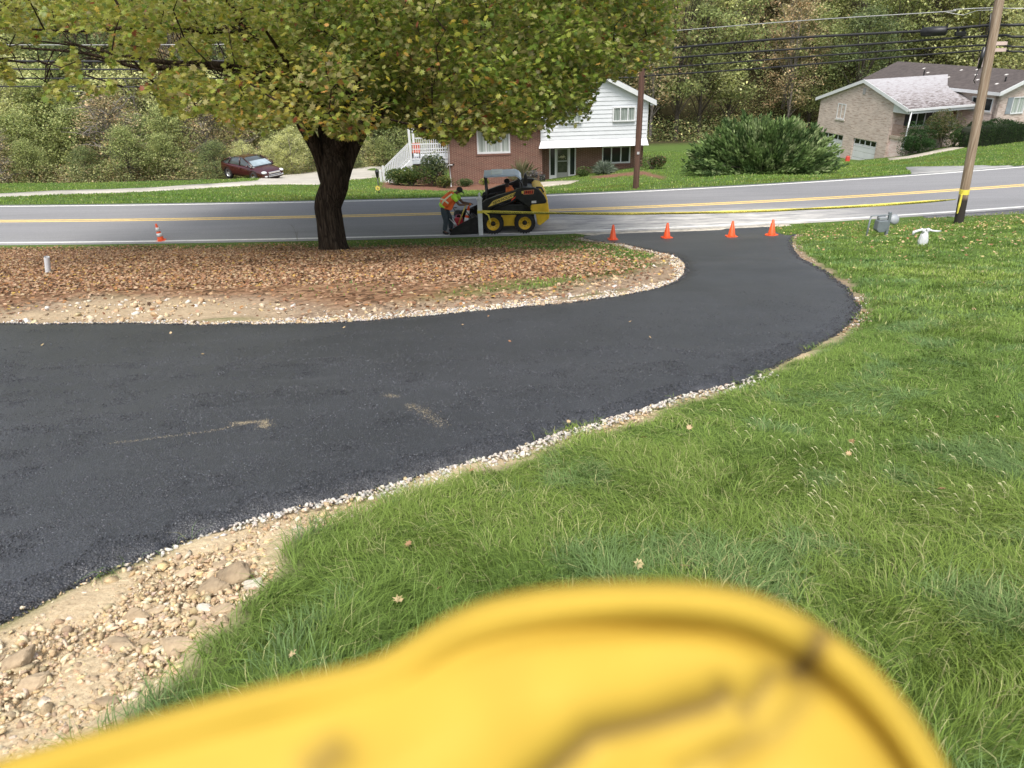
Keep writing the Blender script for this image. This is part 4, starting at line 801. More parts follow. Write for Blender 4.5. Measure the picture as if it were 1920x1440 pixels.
winU(H2, 2.80, 3.82, -1.40, -.10, .22, 2, mat('tan curtain', (.35, .28, .17), .3, .3, 8))
b = B(); b.box(5.55, 5.85, .15, .21, .85, 1.35); b.build('gable_vent', mat('grey vent', (.33, .31, .31), .7), H2)
patched = None
m, n, b_, o_ = nodes('patchy shingle roof'); b_.inputs['Roughness'].default_value = .9; co = objco(n, (3.0, 1.0, 1)); t = N(n, 'ShaderNodeTexNoise', Scale=2.4, Detail=8.0, Roughness=.72); n.links.new(co, t.inputs[0]); gr = N(n, 'ShaderNodeSeparateXYZ'); tcx = N(n, 'ShaderNodeTexCoord'); n.links.new(tcx.outputs['Object'], gr.inputs[0])
mr = N(n, 'ShaderNodeMapRange'); mr.inputs[1].default_value = 6.0; mr.inputs[2].default_value = 11.0; mr.inputs[3].default_value = .16; mr.inputs[4].default_value = -.05; n.links.new(gr.outputs[0], mr.inputs[0]); ad = N(n, 'ShaderNodeMath', operation='ADD'); n.links.new(t.outputs[0], ad.inputs[0]); n.links.new(mr.outputs[0], ad.inputs[1])
n.links.new(ramp(n, ad.outputs[0], [(.42, (.08, .065, .06)), (.49, (.24, .215, .215)), (.62, (.33, .32, .33)), (.8, (.38, .375, .39))]), b_.inputs[0]); patched = m
def slope(name, pts, th, m, parent):
    up_ = [(x, y, z+th) for x, y, z in pts]; k = len(pts); b = B(); b.add(list(pts)+up_, [tuple(range(k))[::-1], tuple(range(k, 2*k))]+[(i, (i+1) % k, (i+1) % k+k, i+k) for i in range(k)]); return b.build(name, m, parent)
Lr = 8.9
slope('front_roof', [(a, 0, pk), (a+bb, 0, se), (a+bb, 6.95, se), (a+2.0, 6.98, pk-2*pk/a), (a, Lr, pk)], .10, patched, H2)
slope('rear_roof', [(a, 0, pk), (a, Lr, pk), (0, Lr, 0), (0, 0, 0)], .10, patched, H2)
b = B()
for (u0, z0, u1, z1) in ((0, 0, a, pk), (a, pk, a+bb, se)):
    b.add([(u0, -.05, z0-.14), (u1, -.05, z1-.14), (u1, -.05, z1+.13), (u0, -.05, z0+.13), (u0, -.003, z0-.14), (u1, -.003, z1-.14), (u1, -.003, z1+.13), (u0, -.003, z0+.13)], [(0, 1, 2, 3), (5, 4, 7, 6), (0, 4, 5, 1), (3, 2, 6, 7), (1, 5, 6, 2), (4, 0, 3, 7)])
b.prism([(wl, se-.32), (a+bb-.05, se-.32), (a+bb-.05, se-.10), (wl, gh(wl))], .20, .26, 'y')
b.build('fascia', whitep, H2)
b = B(); b.box(a+bb-.02, a+bb+.13, -.03, 6.9, se-.08, se+.08); b.box(a+bb-.2, a+bb-.02, .25, 6.9, se-.30, se-.10); b.build('gutter', whitep, H2)
b = B(); b.tube([(a+bb+.05, .35, se-.05), (a+bb+.0, .30, se-2.6), (a+bb+.05, .15, se-2.75), (a+bb+.02, .12, se-3.1)], .055, 8); b.build('porch_downspout', whitep, H2, True)
# front wall behind the porch
def wallV(name, v0, v1, z0, z1, u, holes, m):  # wall that faces +x
    xs = sorted({v0, v1, *[h[0] for h in holes], *[h[1] for h in holes]}); b = B()
    for p_, q_ in zip(xs[:-1], xs[1:]):
        mid = (p_+q_)/2; z = z0
        for h in sorted([h for h in holes if h[0] <= mid <= h[1]], key=lambda h: h[2]):
            if h[2] > z: b.box(u-.25, u, p_, q_, z, h[2])
            z = h[3]
        if z < z1: b.box(u-.25, u, p_, q_, z, z1)
    return b.build(name, m, H2)
def winV(parent, v0, v1, z0, z1, u, n_=2, gm=glass_dark, fr=.08):
    t = B(); t.box(u-.06, u+.05, v0, v1, z1-fr, z1); t.box(u-.06, u+.07, v0, v1, z0, z0+fr); t.box(u-.06, u+.045, v0, v0+fr, z0+fr, z1-fr); t.box(u-.06, u+.045, v1-fr, v1, z0+fr, z1-fr)
    for i in range(1, n_): c_ = v0+(v1-v0)*i/n_; t.box(u-.06, u+.04, c_-.035, c_+.035, z0+fr, z1-fr)
    f = t.build('window_frame', whitep, parent); g = B(); g.box(u-.03, u-.01, v0+fr, v1-fr, z0+fr, z1-fr); g.build('window_pane', gm, f); return f
sidg = mat('grey clapboard', (.42, .41, .38), .7, .12, 4)
wallV('porch_wall', .45, 7.15, -1.75, se-.1, wl, [(2.0, 4.45, -1.50, -.28), (6.35, 7.05, -1.75, -.35)], palebrick)
wallV('foundation_wall', .45, 7.15, gb, -1.75, wl, [], palebrick)
winV(H2, 2.0, 4.45, -1.50, -.28, wl, 3)
b = B(); b.box(wl+.004, wl+.04, 1.55, 1.96, -1.5, -.28); b.build('shutter', mat('black shutter', (.03, .03, .035), .6), H2); b = B(); b.box(wl+.004, wl+.04, 4.49, 4.95, -1.5, -.28); b.build('shutter', mat('black shutter', (.03, .03, .035), .6), H2)
b = B(); b.box(wl-.12, wl-.05, 6.35, 7.05, -1.95, -1.15); d_ = b.build('front_door', whitep, H2); b = B(); b.box(wl-.12, wl-.06, 6.42, 6.98, -1.15, -.42); b.build('door_glass', mat('dark red door', (.10, .025, .02), .4), d_); b = B(); b.box(wl-.1, wl+.03, 6.28, 6.35, -1.95, -.32); b.box(wl-.1, wl+.03, 7.05, 7.12, -1.95, -.32); b.build('door_trim', whitep, d_)
b = B(); b.box(wl, a+bb+.25, .3, 7.1, -2.20, -1.98); pf = b.build('porch_floor', mat('porch slab', (.38, .32, .26), .9), H2)
b = B(); b.box(wl+.002, a+bb+.15, .42, 7.0, gb, -2.20); b.build('porch_base', pinkbrick, H2)
b = B(); y = .42
for k in range(14): x = wl+.12+k*.118; b.box(x-.012, x+.012, y-.012, y+.012, -1.98, -1.16)
b.box(wl+.05, wl+1.72, y-.018, y+.018, -1.18, -1.145); b.box(wl+.05, wl+1.72, y-.018, y+.018, -1.92, -1.89)
for k in range(6): yv = .5+k*.13; b.box(a+bb+.1, a+bb+.124, yv-.012, yv+.012, -1.98, -1.16)
b.build('porch_railing', mat('rusty iron', (.30, .20, .15), .7), pf)
b = B(); b.lathe([(.10, 0), (.12, .1), (.08, .2)], 8, Mt((wl+.1, 5.9, -.75))); b.build('porch_lantern', dark, H2, True)
# right wing
ev, ez2, rv, rzz, cu = 6.8, 1.12, 10.7, 2.50, 13.0; wv0 = 7.15
darkroof = mat('dark brown shingle roof', (.075, .062, .058), .92, .25, 3, bmp=.5)
slope('wing_roof', [(-2.2, ev, ez2), (cu, ev, ez2), (cu, rv, rzz), (-2.2, rv, rzz)], .10, darkroof, H2); slope('wing_roof', [(-2.2, rv, rzz), (cu, rv, rzz), (cu, 2*rv-ev, ez2), (-2.2, 2*rv-ev, ez2)], .10, darkroof, H2)
b = B(); b.box(5, cu-.02, ev-.10, ev-.005, ez2-.14, ez2+.09); b.box(5, cu-.02, ev-.003, wv0, ez2-.14, ez2-.04)
for (v0, z0, v1, z1) in ((ev-.1, ez2, rv, rzz), (rv, rzz, 2*rv-ev, ez2)):
    b.add([(cu+.003, v0, z0-.16), (cu+.003, v1, z1-.16), (cu+.003, v1, z1+.14), (cu+.003, v0, z0+.14), (cu+.05, v0, z0-.16), (cu+.05, v1, z1-.16), (cu+.05, v1, z1+.14), (cu+.05, v0, z0+.14)], [(0, 3, 2, 1), (4, 5, 6, 7), (0, 1, 5, 4), (3, 7, 6, 2), (0, 4, 7, 3), (1, 2, 6, 5)])
b.build('fascia', whitep, H2)
b = B(); z0 = gb; wz = (10.2, 12.2)
b.box(-1.8, wz[0], wv0, wv0+.25, z0, ez2-.05); b.box(wz[0], wz[1], wv0, wv0+.25, z0, -.32); b.box(wz[1], 12.6, wv0, wv0+.25, z0, ez2-.05); b.box(wz[0], wz[1], wv0, wv0+.25, .72, ez2-.05); b.build('wing_side_wall', palebrick, H2)
winU(H2, wz[0], wz[1], -.32, .72, wv0+.03, 2, glass_dark)
b = B()
def wg(v): return min(rzz, rzz-abs(v-rv)*(rzz-ez2)/(rv-ev))-.08
hs2 = [(8.75, 10.1, -.55, .75), (8.3, 10.9, -3.1, -1.85)]; xs = sorted({wv0, rv, 14.2, 8.75, 10.1, 8.3, 10.9})
for p_, q_ in zip(xs[:-1], xs[1:]):
    mid = (p_+q_)/2; z = gb
    for h in sorted([h for h in hs2 if h[0] <= mid <= h[1]], key=lambda h: h[2]):
        b.box(12.35, 12.6, p_, q_, z, h[2]); z = h[3]
    b.prism([(p_, z), (q_, z), (q_, wg(q_)), (p_, wg(p_))], 12.35, 12.6, 'x')
b.build('wing_gable_wall', palebrick, H2)
winV(H2, 8.75, 10.1, -.55, .75, 12.6, 2, curtain); winV(H2, 8.3, 10.9, -3.1, -1.85, 12.6, 3, curt2)
b = B(); b.box(12.604, 12.64, 8.2, 8.72, -.5, .75); b.build('shutter', mat('blue grey shutter', (.24, .27, .30), .6), H2)
b = B(); b.box(6.7, 7.5, rv+.1, rv+.7, rzz-.6, rzz+.75); b.build('chimney', pinkbrick, H2)
b = B()
for (u, v, s_) in ((3.2, 8.9, .5), (5.9, 9.8, .35), (6.0, 8.4, .45), (8.0, 9.2, .4), (9.0, 8.4, .4), (10.5, 9.6, .5), (11.2, 8.0, .45), (7.2, 10.1, .35), (2.0, 9.6, .4)):
    b = B(); z = ez2+(v-ev)*(rzz-ez2)/(rv-ev)+.105; sl2 = (rzz-ez2)/(rv-ev); b.add([(u, v, z), (u+s_*.5, v, z), (u+s_*.5, v+.22, z+.22*sl2), (u, v+.22, z+.22*sl2)], [(0, 1, 2, 3)]); b.build('roof_patch', mat('pale roof patch', (.55, .53, .5), .8), H2)
b = B(); b.tube([(3.6, 8.3, 1.6), (3.6, 8.3, 2.25)], .06, 8); b.build('vent_pipe', dark, H2); b = B(); b.tube([(11.6, 8.6, 1.7), (11.6, 8.6, 2.2)], .06, 8); b.build('vent_pipe', dark, H2)
def h2w(u, v, z=0): return Vector(H2.location)+Vector((math.sin(yaw2)*u+math.cos(yaw2)*v, -math.cos(yaw2)*u+math.sin(yaw2)*v, z))
# ------------------------------------------------------------------ poles and cables
def woodpole(name): 
    m, n, b, o = nodes(name); b.inputs['Roughness'].default_value = .85; co = objco(n, (14, 14, .5)); t = N(n, 'ShaderNodeTexNoise', Scale=1.5, Detail=8.0, Roughness=.7); n.links.new(co, t.inputs[0]); sx = N(n, 'ShaderNodeSeparateXYZ'); tc = N(n, 'ShaderNodeTexCoord'); n.links.new(tc.outputs['Object'], sx.inputs[0]); return m, n, b, t.outputs[0], sx.outputs[2]
m, n, b_, tn, zz_ = woodpole('weathered pole'); c = ramp(n, tn, [(.3, (.13, .085, .055)), (.5, (.30, .215, .15)), (.7, (.46, .38, .30))])
mr = N(n, 'ShaderNodeMapRange'); mr.inputs[1].default_value = .9; mr.inputs[2].default_value = .75; n.links.new(zz_, mr.inputs[0]); c = mixc(n, mr.outputs[0], c, (.03, .024, .02)); n.links.new(c, b_.inputs[0]); bump(n, b_, tn, .6, .02); polem = m
m, n, b_, tn, zz_ = woodpole('creosoted pole'); n.links.new(ramp(n, tn, [(.3, (.05, .025, .018)), (.7, (.16, .085, .06))]), b_.inputs[0]); bump(n, b_, tn, .5, .02); polem2 = m
hp = hit(1797, 419); yp = hp.y; tp = P(1874, 2, yp+.05)
PR = thing('utility_pole', 'weathered brown utility pole leaning beside the road, dark tarred foot wrapped with yellow tape', 'utility pole', hp)
d = (tp-hp); dn_ = d/d.z; b = B(); b.tube([dn_*-.5, dn_*0, dn_*3, dn_*7, dn_*10.2], [.140, .138, .132, .124, .115], 16); b.build('pole', polem, PR, True)
def onpole(px, py): q = P(px, py, yp); return q-hp
q = onpole(1853, 107); b = B(); b.tube([q+Vector((-.20, -.05, .28)), q+Vector((-.23, -.05, -.30))], .055, 10); b.build('cable_riser', blk, PR, True)
b = B(); q0 = dn_*3.5; q = onpole(1853, 107)
b.tube([q+Vector((-.23, -.05, -.3)), q+Vector((-.26, -.05, -.5)), q+Vector((-.3, -.06, -.62)), q+Vector((-.24, -.06, -.7))], .012, 6); b.build('service_wire', blk, PR, True); b = B(); b.tube([onpole(1866, 25)+Vector((-.15, -.05, 0)), onpole(1862, 60)+Vector((-.15, -.05, 0)), onpole(1856, 90)+Vector((-.16, -.05, 0))], .018, 6); b.build('service_wire', blk, PR, True)
for (px_, py_) in ((1867, 82), (1865, 94)):
    q = onpole(px_, py_); b = B(); b.box(-.02, .30, -.06, .06, -.04, .05, Mt(q)); b.build('crossarm_bracket', mat('pale insulator', (.55, .42, .38), .6), PR)
b = B()
for k in range(5): q = dn_*(.93+.03*k); b.lathe([(.139, 0), (.145, 0), (.145, .035), (.139, .035)], 16, Mt(q, 0, .08*(k % 2)))
b.tube([dn_*.95+Vector((-.13, -.12, 0)), dn_*.6+Vector((-.15, -.12, 0)), dn_*.35+Vector((-.155, -.1, 0))], [.03, .035, .02], 6)
tapeY = mat('yellow tape', (.78, .66, .10), .45, .08, 5)
tag(b.build('tape_wrap', tapeY, PR), None)
hb = hit(1192, 353.5); qb = P(1207, 78, hb.y); PB = thing('utility_pole', 'thin reddish brown utility pole standing before the white siding house', 'utility pole', hb); d2_ = (qb-hb)/(qb-hb).z
b = B(); b.tube([d2_*-.4, d2_*0, d2_*4, d2_*9.5], [.135, .13, .12, .10], 14); b.build('pole', polem2, PB, True)
q = P(1197, 287, hb.y-.13)-hb; b = B(); b.box(-.06, .04, -.02, .01, -.05, .05, Mt(q)); b.build('pole_tag', mat('aluminium tag', (.6, .6, .6), .4, metal=.5), PB)
A_ = np.array([hp.x+1.2, yp]); Bp = np.array([hb.x, hb.y]); Cp = np.array([-34.0, 34.5]); Dp = np.array([hp.x+34, yp+5.0])
def cab(px, py, a_, b__):
    r_ = ray(px, py)[0]; dd = b__-a_; t = (r_*a_[1]-a_[0])/(dd[0]-r_*dd[1]); q = a_+dd*t; return P(px, py, q[1])
def cable(name, label, right, mid, left, rad, m, cat='cable', endr=None):
    pts = []
    if endr: pts += [cab(x, y_, A_, Dp) for x, y_ in endr]
    pts += [cab(x, y_, A_, Bp) for x, y_ in right]+[cab(x, y_, Bp, Cp) for x, y_ in left]
    V = [Vector(p) for p in pts]; out = []
    for i in range(len(V)-1):                 # Catmull-Rom
        p0 = V[max(i-1, 0)]; p1 = V[i]; p2 = V[i+1]; p3 = V[min(i+2, len(V)-1)]
        for k in range(5):
            t = k/5; out.append(.5*((2*p1)+(p2-p0)*t+(2*p0-5*p1+4*p2-p3)*t*t+(3*p1-p0-3*p2+p3)*t**3))
    out.append(V[-1]); b = B(); b.tube(out, rad, 6); o = b.build(name, m, smooth=True); tag(o, label, cat, 'cables strung along the road'); return o, out
rub = mat('black cable sheath', (.02, .02, .022), .6); alu = mat('grey bare wire', (.42, .42, .41), .45, metal=.3)
c1, pts1 = cable('overhead_cable', 'thickest lashed black cable, uppermost of the black ones, carrying the splice case', [(1862, 47), (1790, 53), (1730, 58), (1600, 65), (1475, 72), (1340, 83), (1205, 95)], None, [(1190, 96), (900, 106), (600, 112), (350, 115), (100, 115), (0, 114), (-260, 110)], .045, rub, endr=[(2200, 36), (1920, 46.5)])
cable('overhead_cable', 'second black cable from the top, just below the lashed one', [(1860, 67), (1585, 86), (1400, 98), (1264, 108.5), (1203, 114)], None, [(1188, 115), (900, 124), (600, 128.5), (350, 130), (100, 130), (0, 129), (-260, 126)], .038, rub, endr=[(2200, 60), (1920, 69)])
cable('overhead_cable', 'third black cable from the top, thinner than its neighbours', [(1854, 84), (1585, 101), (1400, 115), (1256, 126), (1200, 130)], None, [(1188, 131), (900, 140), (600, 145), (350, 147), (100, 147), (0, 146.5), (-260, 144)], .030, rub, endr=[(2200, 80), (1920, 88)])
cable('overhead_cable', 'lowest black cable, crossing just above the ridge of the white siding house', [(1852, 94), (1585, 115), (1400, 130), (1220, 142), (1200, 144)], None, [(1186, 145), (900, 155), (600, 161), (350, 163), (100, 162.5), (0, 162), (-260, 160)], .030, rub, endr=[(2200, 90), (1920, 97)])
cable('overhead_wire', 'single pale bare wire high above the black cables', [(1868, 14.5), (1790, 18), (1770, 22), (1512, 38), (1271, 57), (1206, 62)], None, [(1190, 63), (900, 74), (600, 81), (300, 84), (0, 84), (-260, 82)], .016, alu, 'wire', endr=[(2200, 12), (1920, 16)])
s0, s1 = cab(1727, 58.5, A_, Bp), cab(1777, 55.5, A_, Bp); dv = (s1-s0)
t = thing('splice_case', 'black ribbed splice case clamped on the thick cable near the leaning pole', 'splice case', s0+Vector((0, 0, -.03))); b = B(); b.tube([Vector((0, 0, 0)), dv*.05, dv*.5, dv*.95, dv], [.06, .13, .14, .13, .06], 12); b.build('case', mat('black plastic', (.015, .015, .016), .45), t, True)
b = B()
for k in (.05, .95): b.box(-.02, .02, -.03, .03, .02, .2, Mt(dv*k))
b.build('clamp', blk, t)
s2 = cab(1802, 57, A_, Bp); t = thing('cable_clamp', 'small black terminal box hanging on the thick cable, nearest the leaning pole', 'cable box', s2+Vector((0, 0, -.06))); b = B(); b.box(-.16, .16, -.06, .06, -.10, .03); b.box(-.12, -.06, -.05, .05, .03, .14); b.box(.06, .12, -.05, .05, .03, .14); b.build('box', blk, t, bevel=.015)
s3, s4 = cab(1770, 22, A_, Bp), cab(1868, 15, A_, Bp); b = B(); b.tube([s3, s3*.8+s4*.2+Vector((0, 0, -.07)), s3*.6+s4*.4+Vector((0, 0, -.13)), s3*.35+s4*.65+Vector((0, 0, -.03)), s4+Vector((0, 0, -.05))], .010, 6); tag(b.build('service_wire', alu), 'slack pale loop of wire under the topmost wire beside the leaning pole', 'wire')
# ------------------------------------------------------------------ barrier tape and its white post
hm = hit(902, 441.5, 20); mp_ = thing('fence_post', 'white vinyl post with pointed cap holding the end of the yellow tape', 'post', (hm.x, hm.y, hm.z-.02)); vin = mat('white vinyl post', (.66, .67, .65), .5, .08, 6)
b = B(); b.box(-.075, .075, -.075, .075, 0, 1.22); b.build('post', vin, mp_, bevel=.008)
b = B(); b.box(-.09, .09, -.09, .09, 1.222, 1.26); b.lathe([(.11, 1.26), (.05, 1.31), (.035, 1.36), (.05, 1.40), (.015, 1.46)], 8); b.build('post_cap', vin, mp_)
def tape(p0, p1, w_=.085, sag=.10):
    n_ = 120; V = []; 
    for i in range(n_+1):
        t = i/n_; q = p0.lerp(p1, t); z = q.z-4*sag*t*(1-t); tw = .35*math.sin(t*23+1)+.15*math.sin(t*61); fade = min(1, (1-t)*9+.5)
        V += [(q.x, q.y+math.sin(tw)*w_*.5, z+math.cos(tw)*w_*.5*fade), (q.x, q.y-math.sin(tw)*w_*.5, z-math.cos(tw)*w_*.5*fade)]
    F_ = [(2*i, 2*i+1, 2*i+3, 2*i+2) for i in range(n_)]; return V, F_
pA = Vector((hm.x+.08, hm.y-.02, hm.z+.82)); pBt = P(1792, 374, yp-.16)
zA = P(905, 396.5, hm.y-.02).z; pA.z = zA; V, F_ = tape(pA, pBt, .085, .22)
o = mk('barrier_tape', V, [F_], tapeY); tag(o, 'yellow caution tape stretched across the driveway mouth from white post to leaning pole', 'barrier tape'); sol = o.modifiers.new('t', 'SOLIDIFY'); sol.thickness = .001
inkm = mat('black print', (.03, .03, .02), .6); L_ = (pBt-pA).length; k = 0; s_ = .25
TM = []
while s_ < L_-.6:
    t = (s_+.16)/L_; q = pA.lerp(pBt, t); q.z -= 4*.22*t*(1-t); ang = math.atan2(pBt.y-pA.y, pBt.x-pA.x); slp = (pBt.z-pA.z)/L_-4*.22*(1-2*t)/L_
    TM.append(text('lettering', 'CAUTION', .074, (q.x-.14*math.cos(ang), q.y-.14*math.sin(ang)-.034, q.z-.021-.14*slp), (R(90), -math.atan(slp)*1.0, ang), inkm, 'mesh', .0008)); k += 1; s_ += .36
join_meshes('lettering', TM, inkm, o)
b = B(); b.tube([pA+Vector((.02, -.04, 0)), pA+Vector((.2, -.05, -.12)), pA+Vector((.26, -.06, -.36))], [.02, .03, .02], 6); b.box(-.086, .086, -.086, .086, -.05, .05, Mt((pA.x-.08, hm.y, pA.z))); tag(b.build('tape_knot', tapeY, o), None)
# ------------------------------------------------------------------ cones
conem = mat('orange cone plastic', (.82, .10, .02), .45, .06, 4); refl = mat('white reflective band', (.80, .80, .80), .35, .06, 8)
def make_cone(label, h=.56, band=False, loc=(0, 0, 0), rz=0, tilt=(0, 0), group='traffic cones', base=.36):
    t = thing('traffic_cone', label, 'traffic cone', loc, rz, group); t.rotation_euler = (tilt[0], tilt[1], rz)
    b = B(); r0, r1 = base*.36, .03
    b.lathe([(r0+.01, .03), (r0, .05), (r1, h), (r1*.6, h+.004), (r1*.5, h-.05)], 20); b.build('cone_body', conem, t, True)
    b = B(); s_ = base/2; b.prism([(-s_+.03, -s_), (s_-.03, -s_), (s_, -s_+.03), (s_, s_-.03), (s_-.03, s_), (-s_+.03, s_), (-s_, s_-.03), (-s_, -s_+.03)], 0, .035, 'z'); b.build('cone_base', conem, t, bevel=.006)
    if band:
        for z0, z1 in ((.28, .47), (.58, .80)):
            f_ = lambda z: r0+(r1-r0)*(z*h-.05)/(h-.05)+.003; b = B(); b.lathe([(f_(z0)-.002, z0*h), (f_(z0), z0*h), (f_(z1), z1*h), (f_(z1)-.002, z1*h)], 20); b.build('reflective_band', refl, t, True)
    return t
labs = ['orange cone nearest the tip of the leaf-covered island, leftmost of four at the driveway mouth', 'orange cone second from the left across the driveway mouth', 'orange cone third from the left across the driveway mouth', 'orange cone beside the right grass corner, rightmost of four at the driveway mouth']
for lab, (px, py, rz) in zip(labs, ((1149, 451.5, .1), (1250, 448.5, .3), (1371, 446.5, .15), (1446, 443.5, .6))):
    h = hit(px, py); make_cone(lab, .47, False, (h.x, h.y, h.z+.034), rz, group='orange cones across the driveway mouth', base=.30)
h = hit(298, 455); make_cone('orange and white striped cone standing alone beyond the leafy island', .60, True, (h.x, h.y+.2, .0), .2, (0, -.07), 'traffic cones', .30)
# ------------------------------------------------------------------ gas meter, bag, pipe
h = hit(1647, 443); g = thing('gas_meter', 'grey gas meter hung on a small pipe frame in the grass by the road', 'gas meter', h, .12); gm = mat('grey meter paint', (.16, .185, .20), .5, .12, 8)
k_ = .0172
def gx_(px, py): return ((px-1647)*k_, (443-py)*k_)
b = B(); 
x0, z0 = gx_(1629, 413); x1, z1 = gx_(1658.5, 410)
b.tube([(x0-.03, 0, -.1), (x0, 0, z0)], .022, 8); b.tube([(x0, 0, z0), (x0+.04, 0, z0+.02), (x1-.03, 0, z0+.02), (x1, 0, z0+.04)], .020, 8); b.build('pipe_frame', gm, g, True)
b = B(); b.box(x1-.035, x1+.035, -.03, .03, -.1, z1+.04); b.build('frame_post', gm, g, bevel=.006)
xa, za = gx_(1639, 418); xb, zb_ = gx_(1653.5, 435.5); b = B(); b.prism([(xa, za), (xb, za), (xb+.01, zb_+.08), (xb-.05, zb_), (xa+.04, zb_), (xa-.02, zb_+.07)], -.13, .07, 'y'); b.build('meter_body', gm, g, bevel=.02); b = B(); b.box(xa+.02, xb-.02, -.10, .04, za+.002, za+.08); b.build('meter_top', mat('lighter grey paint', (.30, .32, .34), .45), g, bevel=.015)
b = B(); b.tube([(xa+.05, -.02, za+.06), (xa+.05, -.02, z0+.02)], .02, 8); b.tube([(xb-.05, -.02, za+.06), (xb-.05, -.02, z0+.02)], .02, 8); b.build('swivel', gm, g)
xc, zc = gx_(1667, 419); b = B(); b.lathe([(.05, -.07), (.10, -.05), (.13, -.015), (.13, .015), (.10, .04), (.04, .07)], 16, Mt((xc, 0, zc), R(70))); b.tube([(x1, 0, zc-.02), (xc, 0, zc-.02)], .02, 8); b.build('regulator', mat('lighter grey paint', (.30, .32, .34), .45), g, True)
h = hit(1729, 459, 12); bg_ = thing('plastic_bag', 'white plastic carrier bag with knotted handles lying on the lawn', 'bag', h, 0, scale=.72); plast = colmat('thin white plastic', .4, .25, .5)
v, f = ico(3); v = v.copy(); nzv = np.array([noise.noise(Vector(q)*2.2)+.5*noise.noise(Vector(q)*6) for q in v]); v *= (1+.16*nzv)[:, None]; zt = (v[:, 2]+1)/2; v[:, :2] *= (1.0-.42*np.clip(zt-.2, 0, 1))[:, None]; v = np.sign(v)*np.abs(v)**.85; v *= np.array([.140, .12, .24]); v[:, 2] += .17
mk('bag_body', v, [f], plast, bg_, col=np.tile((.80, .81, .83), (len(v), 1)), smooth=True)
for sx_, pts in ((-1, [(-.05, 0, .36), (-.10, 0, .45), (-.20, 0, .42), (-.32, 0, .38), (-.34, 0, .30)]), (1, [(.05, 0, .36), (.10, 0, .44), (.20, 0, .40), (.34, 0, .385), (.46, 0, .39)])):
    b = B(); b.tube(pts, [.05, .045, .03, .028, .012] if sx_ > 0 else [.05, .045, .035, .045, .03], 8); b.build('bag_handle', whitep, bg_, True)
b = B(); b.tube([(-.06, -.02, .36), (-.03, -.03, .47), (.04, -.03, .48), (.09, -.02, .37)], [.035, .03, .03, .035], 8); b.build('bag_handle', whitep, bg_, True)
h = hit(91, 514); t = thing('drain_pipe', 'short white plastic pipe sticking out of the leaf litter at a slant', 'pipe', (h.x, h.y, h.z)); b = B(); r0 = .052; dz = Vector((.085, -.02, .36))
b.tube([dz*-.3, dz*1.0], r0, 18, cap=False); b.tube([dz*1.0, dz*-.3], r0-.006, 18, cap=False); b.build('pipe', whitep, t, True)
h = hit(560, 456); b = B(); 
def twig(b, p, d, r, L, k):
    q = p+d*L; b.tube([p, p+d*L*.5+Vector((random.gauss(0, .01), 0, 0)), q], [r, r*.8, r*.55], 5)
    if k:
        for _ in range(3): d2 = (d+Vector((random.gauss(0, .55), random.gauss(0, .3), random.uniform(0, .4)))).normalized(); twig(b, p+d*L*random.uniform(.4, 1), d2, r*.5, L*.55, k-1)
twig(b, Vector((0, 0, -.05)), Vector((-.12, 0, 1)).normalized(), .008, .42, 3); o = b.build('sapling', mat('grey twig', (.20, .18, .16), .8)); o.location = h; tag(o, 'bare thin sapling at the road edge left of the big tree', 'sapling')
# ------------------------------------------------------------------ the big maple
barkm_, n, b_, o_ = nodes('maple bark'); b_.inputs['Roughness'].default_value = .95; b_.inputs['Specular IOR Level'].default_value = .1
co = objco(n, (9, 9, .9)); t = N(n, 'ShaderNodeTexNoise', Scale=1.6, Detail=9.0, Roughness=.72); n.links.new(co, t.inputs[0]); vo = N(n, 'ShaderNodeTexVoronoi', Scale=1.5, feature='DISTANCE_TO_EDGE'); n.links.new(co, vo.inputs[0])
c = ramp(n, t.outputs[0], [(.32, (.016, .011, .008)), (.5, (.055, .040, .028)), (.68, (.12, .092, .066))]); c = mixc(n, ramp(n, vo.outputs[0], [(.0, (.75,)*3), (.12, (0,)*3)]), c, (.012, .009, .007)); n.links.new(c, b_.inputs[0])
ad = N(n, 'ShaderNodeMath', operation='ADD'); n.links.new(t.outputs[0], ad.inputs[0]); n.links.new(vo.outputs[0], ad.inputs[1]); bump(n, b_, ad.outputs[0], 1.0, .06)
th = hit(627, 472); MT = thing('maple_tree', 'big maple with dark furrowed trunk and green crown turning yellow and orange', 'tree', th)
def noisy_tube(pts, rad, nseg=28, ridges=.07, seed=0):
    pts = [Vector(p) for p in pts]; V = []; F_ = []; dens = []
    # resample smoothly
    out = []; rr = []
    for i in range(len(pts)-1):
        p0, p1, p2, p3 = pts[max(i-1, 0)], pts[i], pts[i+1], pts[min(i+2, len(pts)-1)]; K = 5
        for k in range(K): t = k/K; out.append(.5*((2*p1)+(p2-p0)*t+(2*p0-5*p1+4*p2-p3)*t*t+(3*p1-p0-3*p2+p3)*t**3)); rr.append(rad[i]*(1-t)+rad[i+1]*t)
    out.append(pts[-1]); rr.append(rad[-1]); L = 0
    for i, p in enumerate(out):
        if i: L += (out[i]-out[i-1]).length
        d = (out[min(i+1, len(out)-1)]-out[max(i-1, 0)]).normalized(); a_ = d.cross(Vector((0, 1, 0.01))).normalized(); b2 = d.cross(a_).normalized()
        for k in range(nseg):
            t = 2*math.pi*k/nseg; nz_ = noise.noise(Vector((math.cos(t)*2.6+seed, math.sin(t)*2.6, L*.45)))+.5*noise.noise(Vector((math.cos(t)*7+seed, math.sin(t)*7, L*1.2)))
            V.append(tuple(p+(a_*math.cos(t)+b2*math.sin(t))*rr[i]*(1+ridges*nz_*2)))
    for i in range(len(out)-1):
        for k in range(nseg): F_.append((i*nseg+k, i*nseg+(k+1) % nseg, (i+1)*nseg+(k+1) % nseg, (i+1)*nseg+k))
    return V, F_
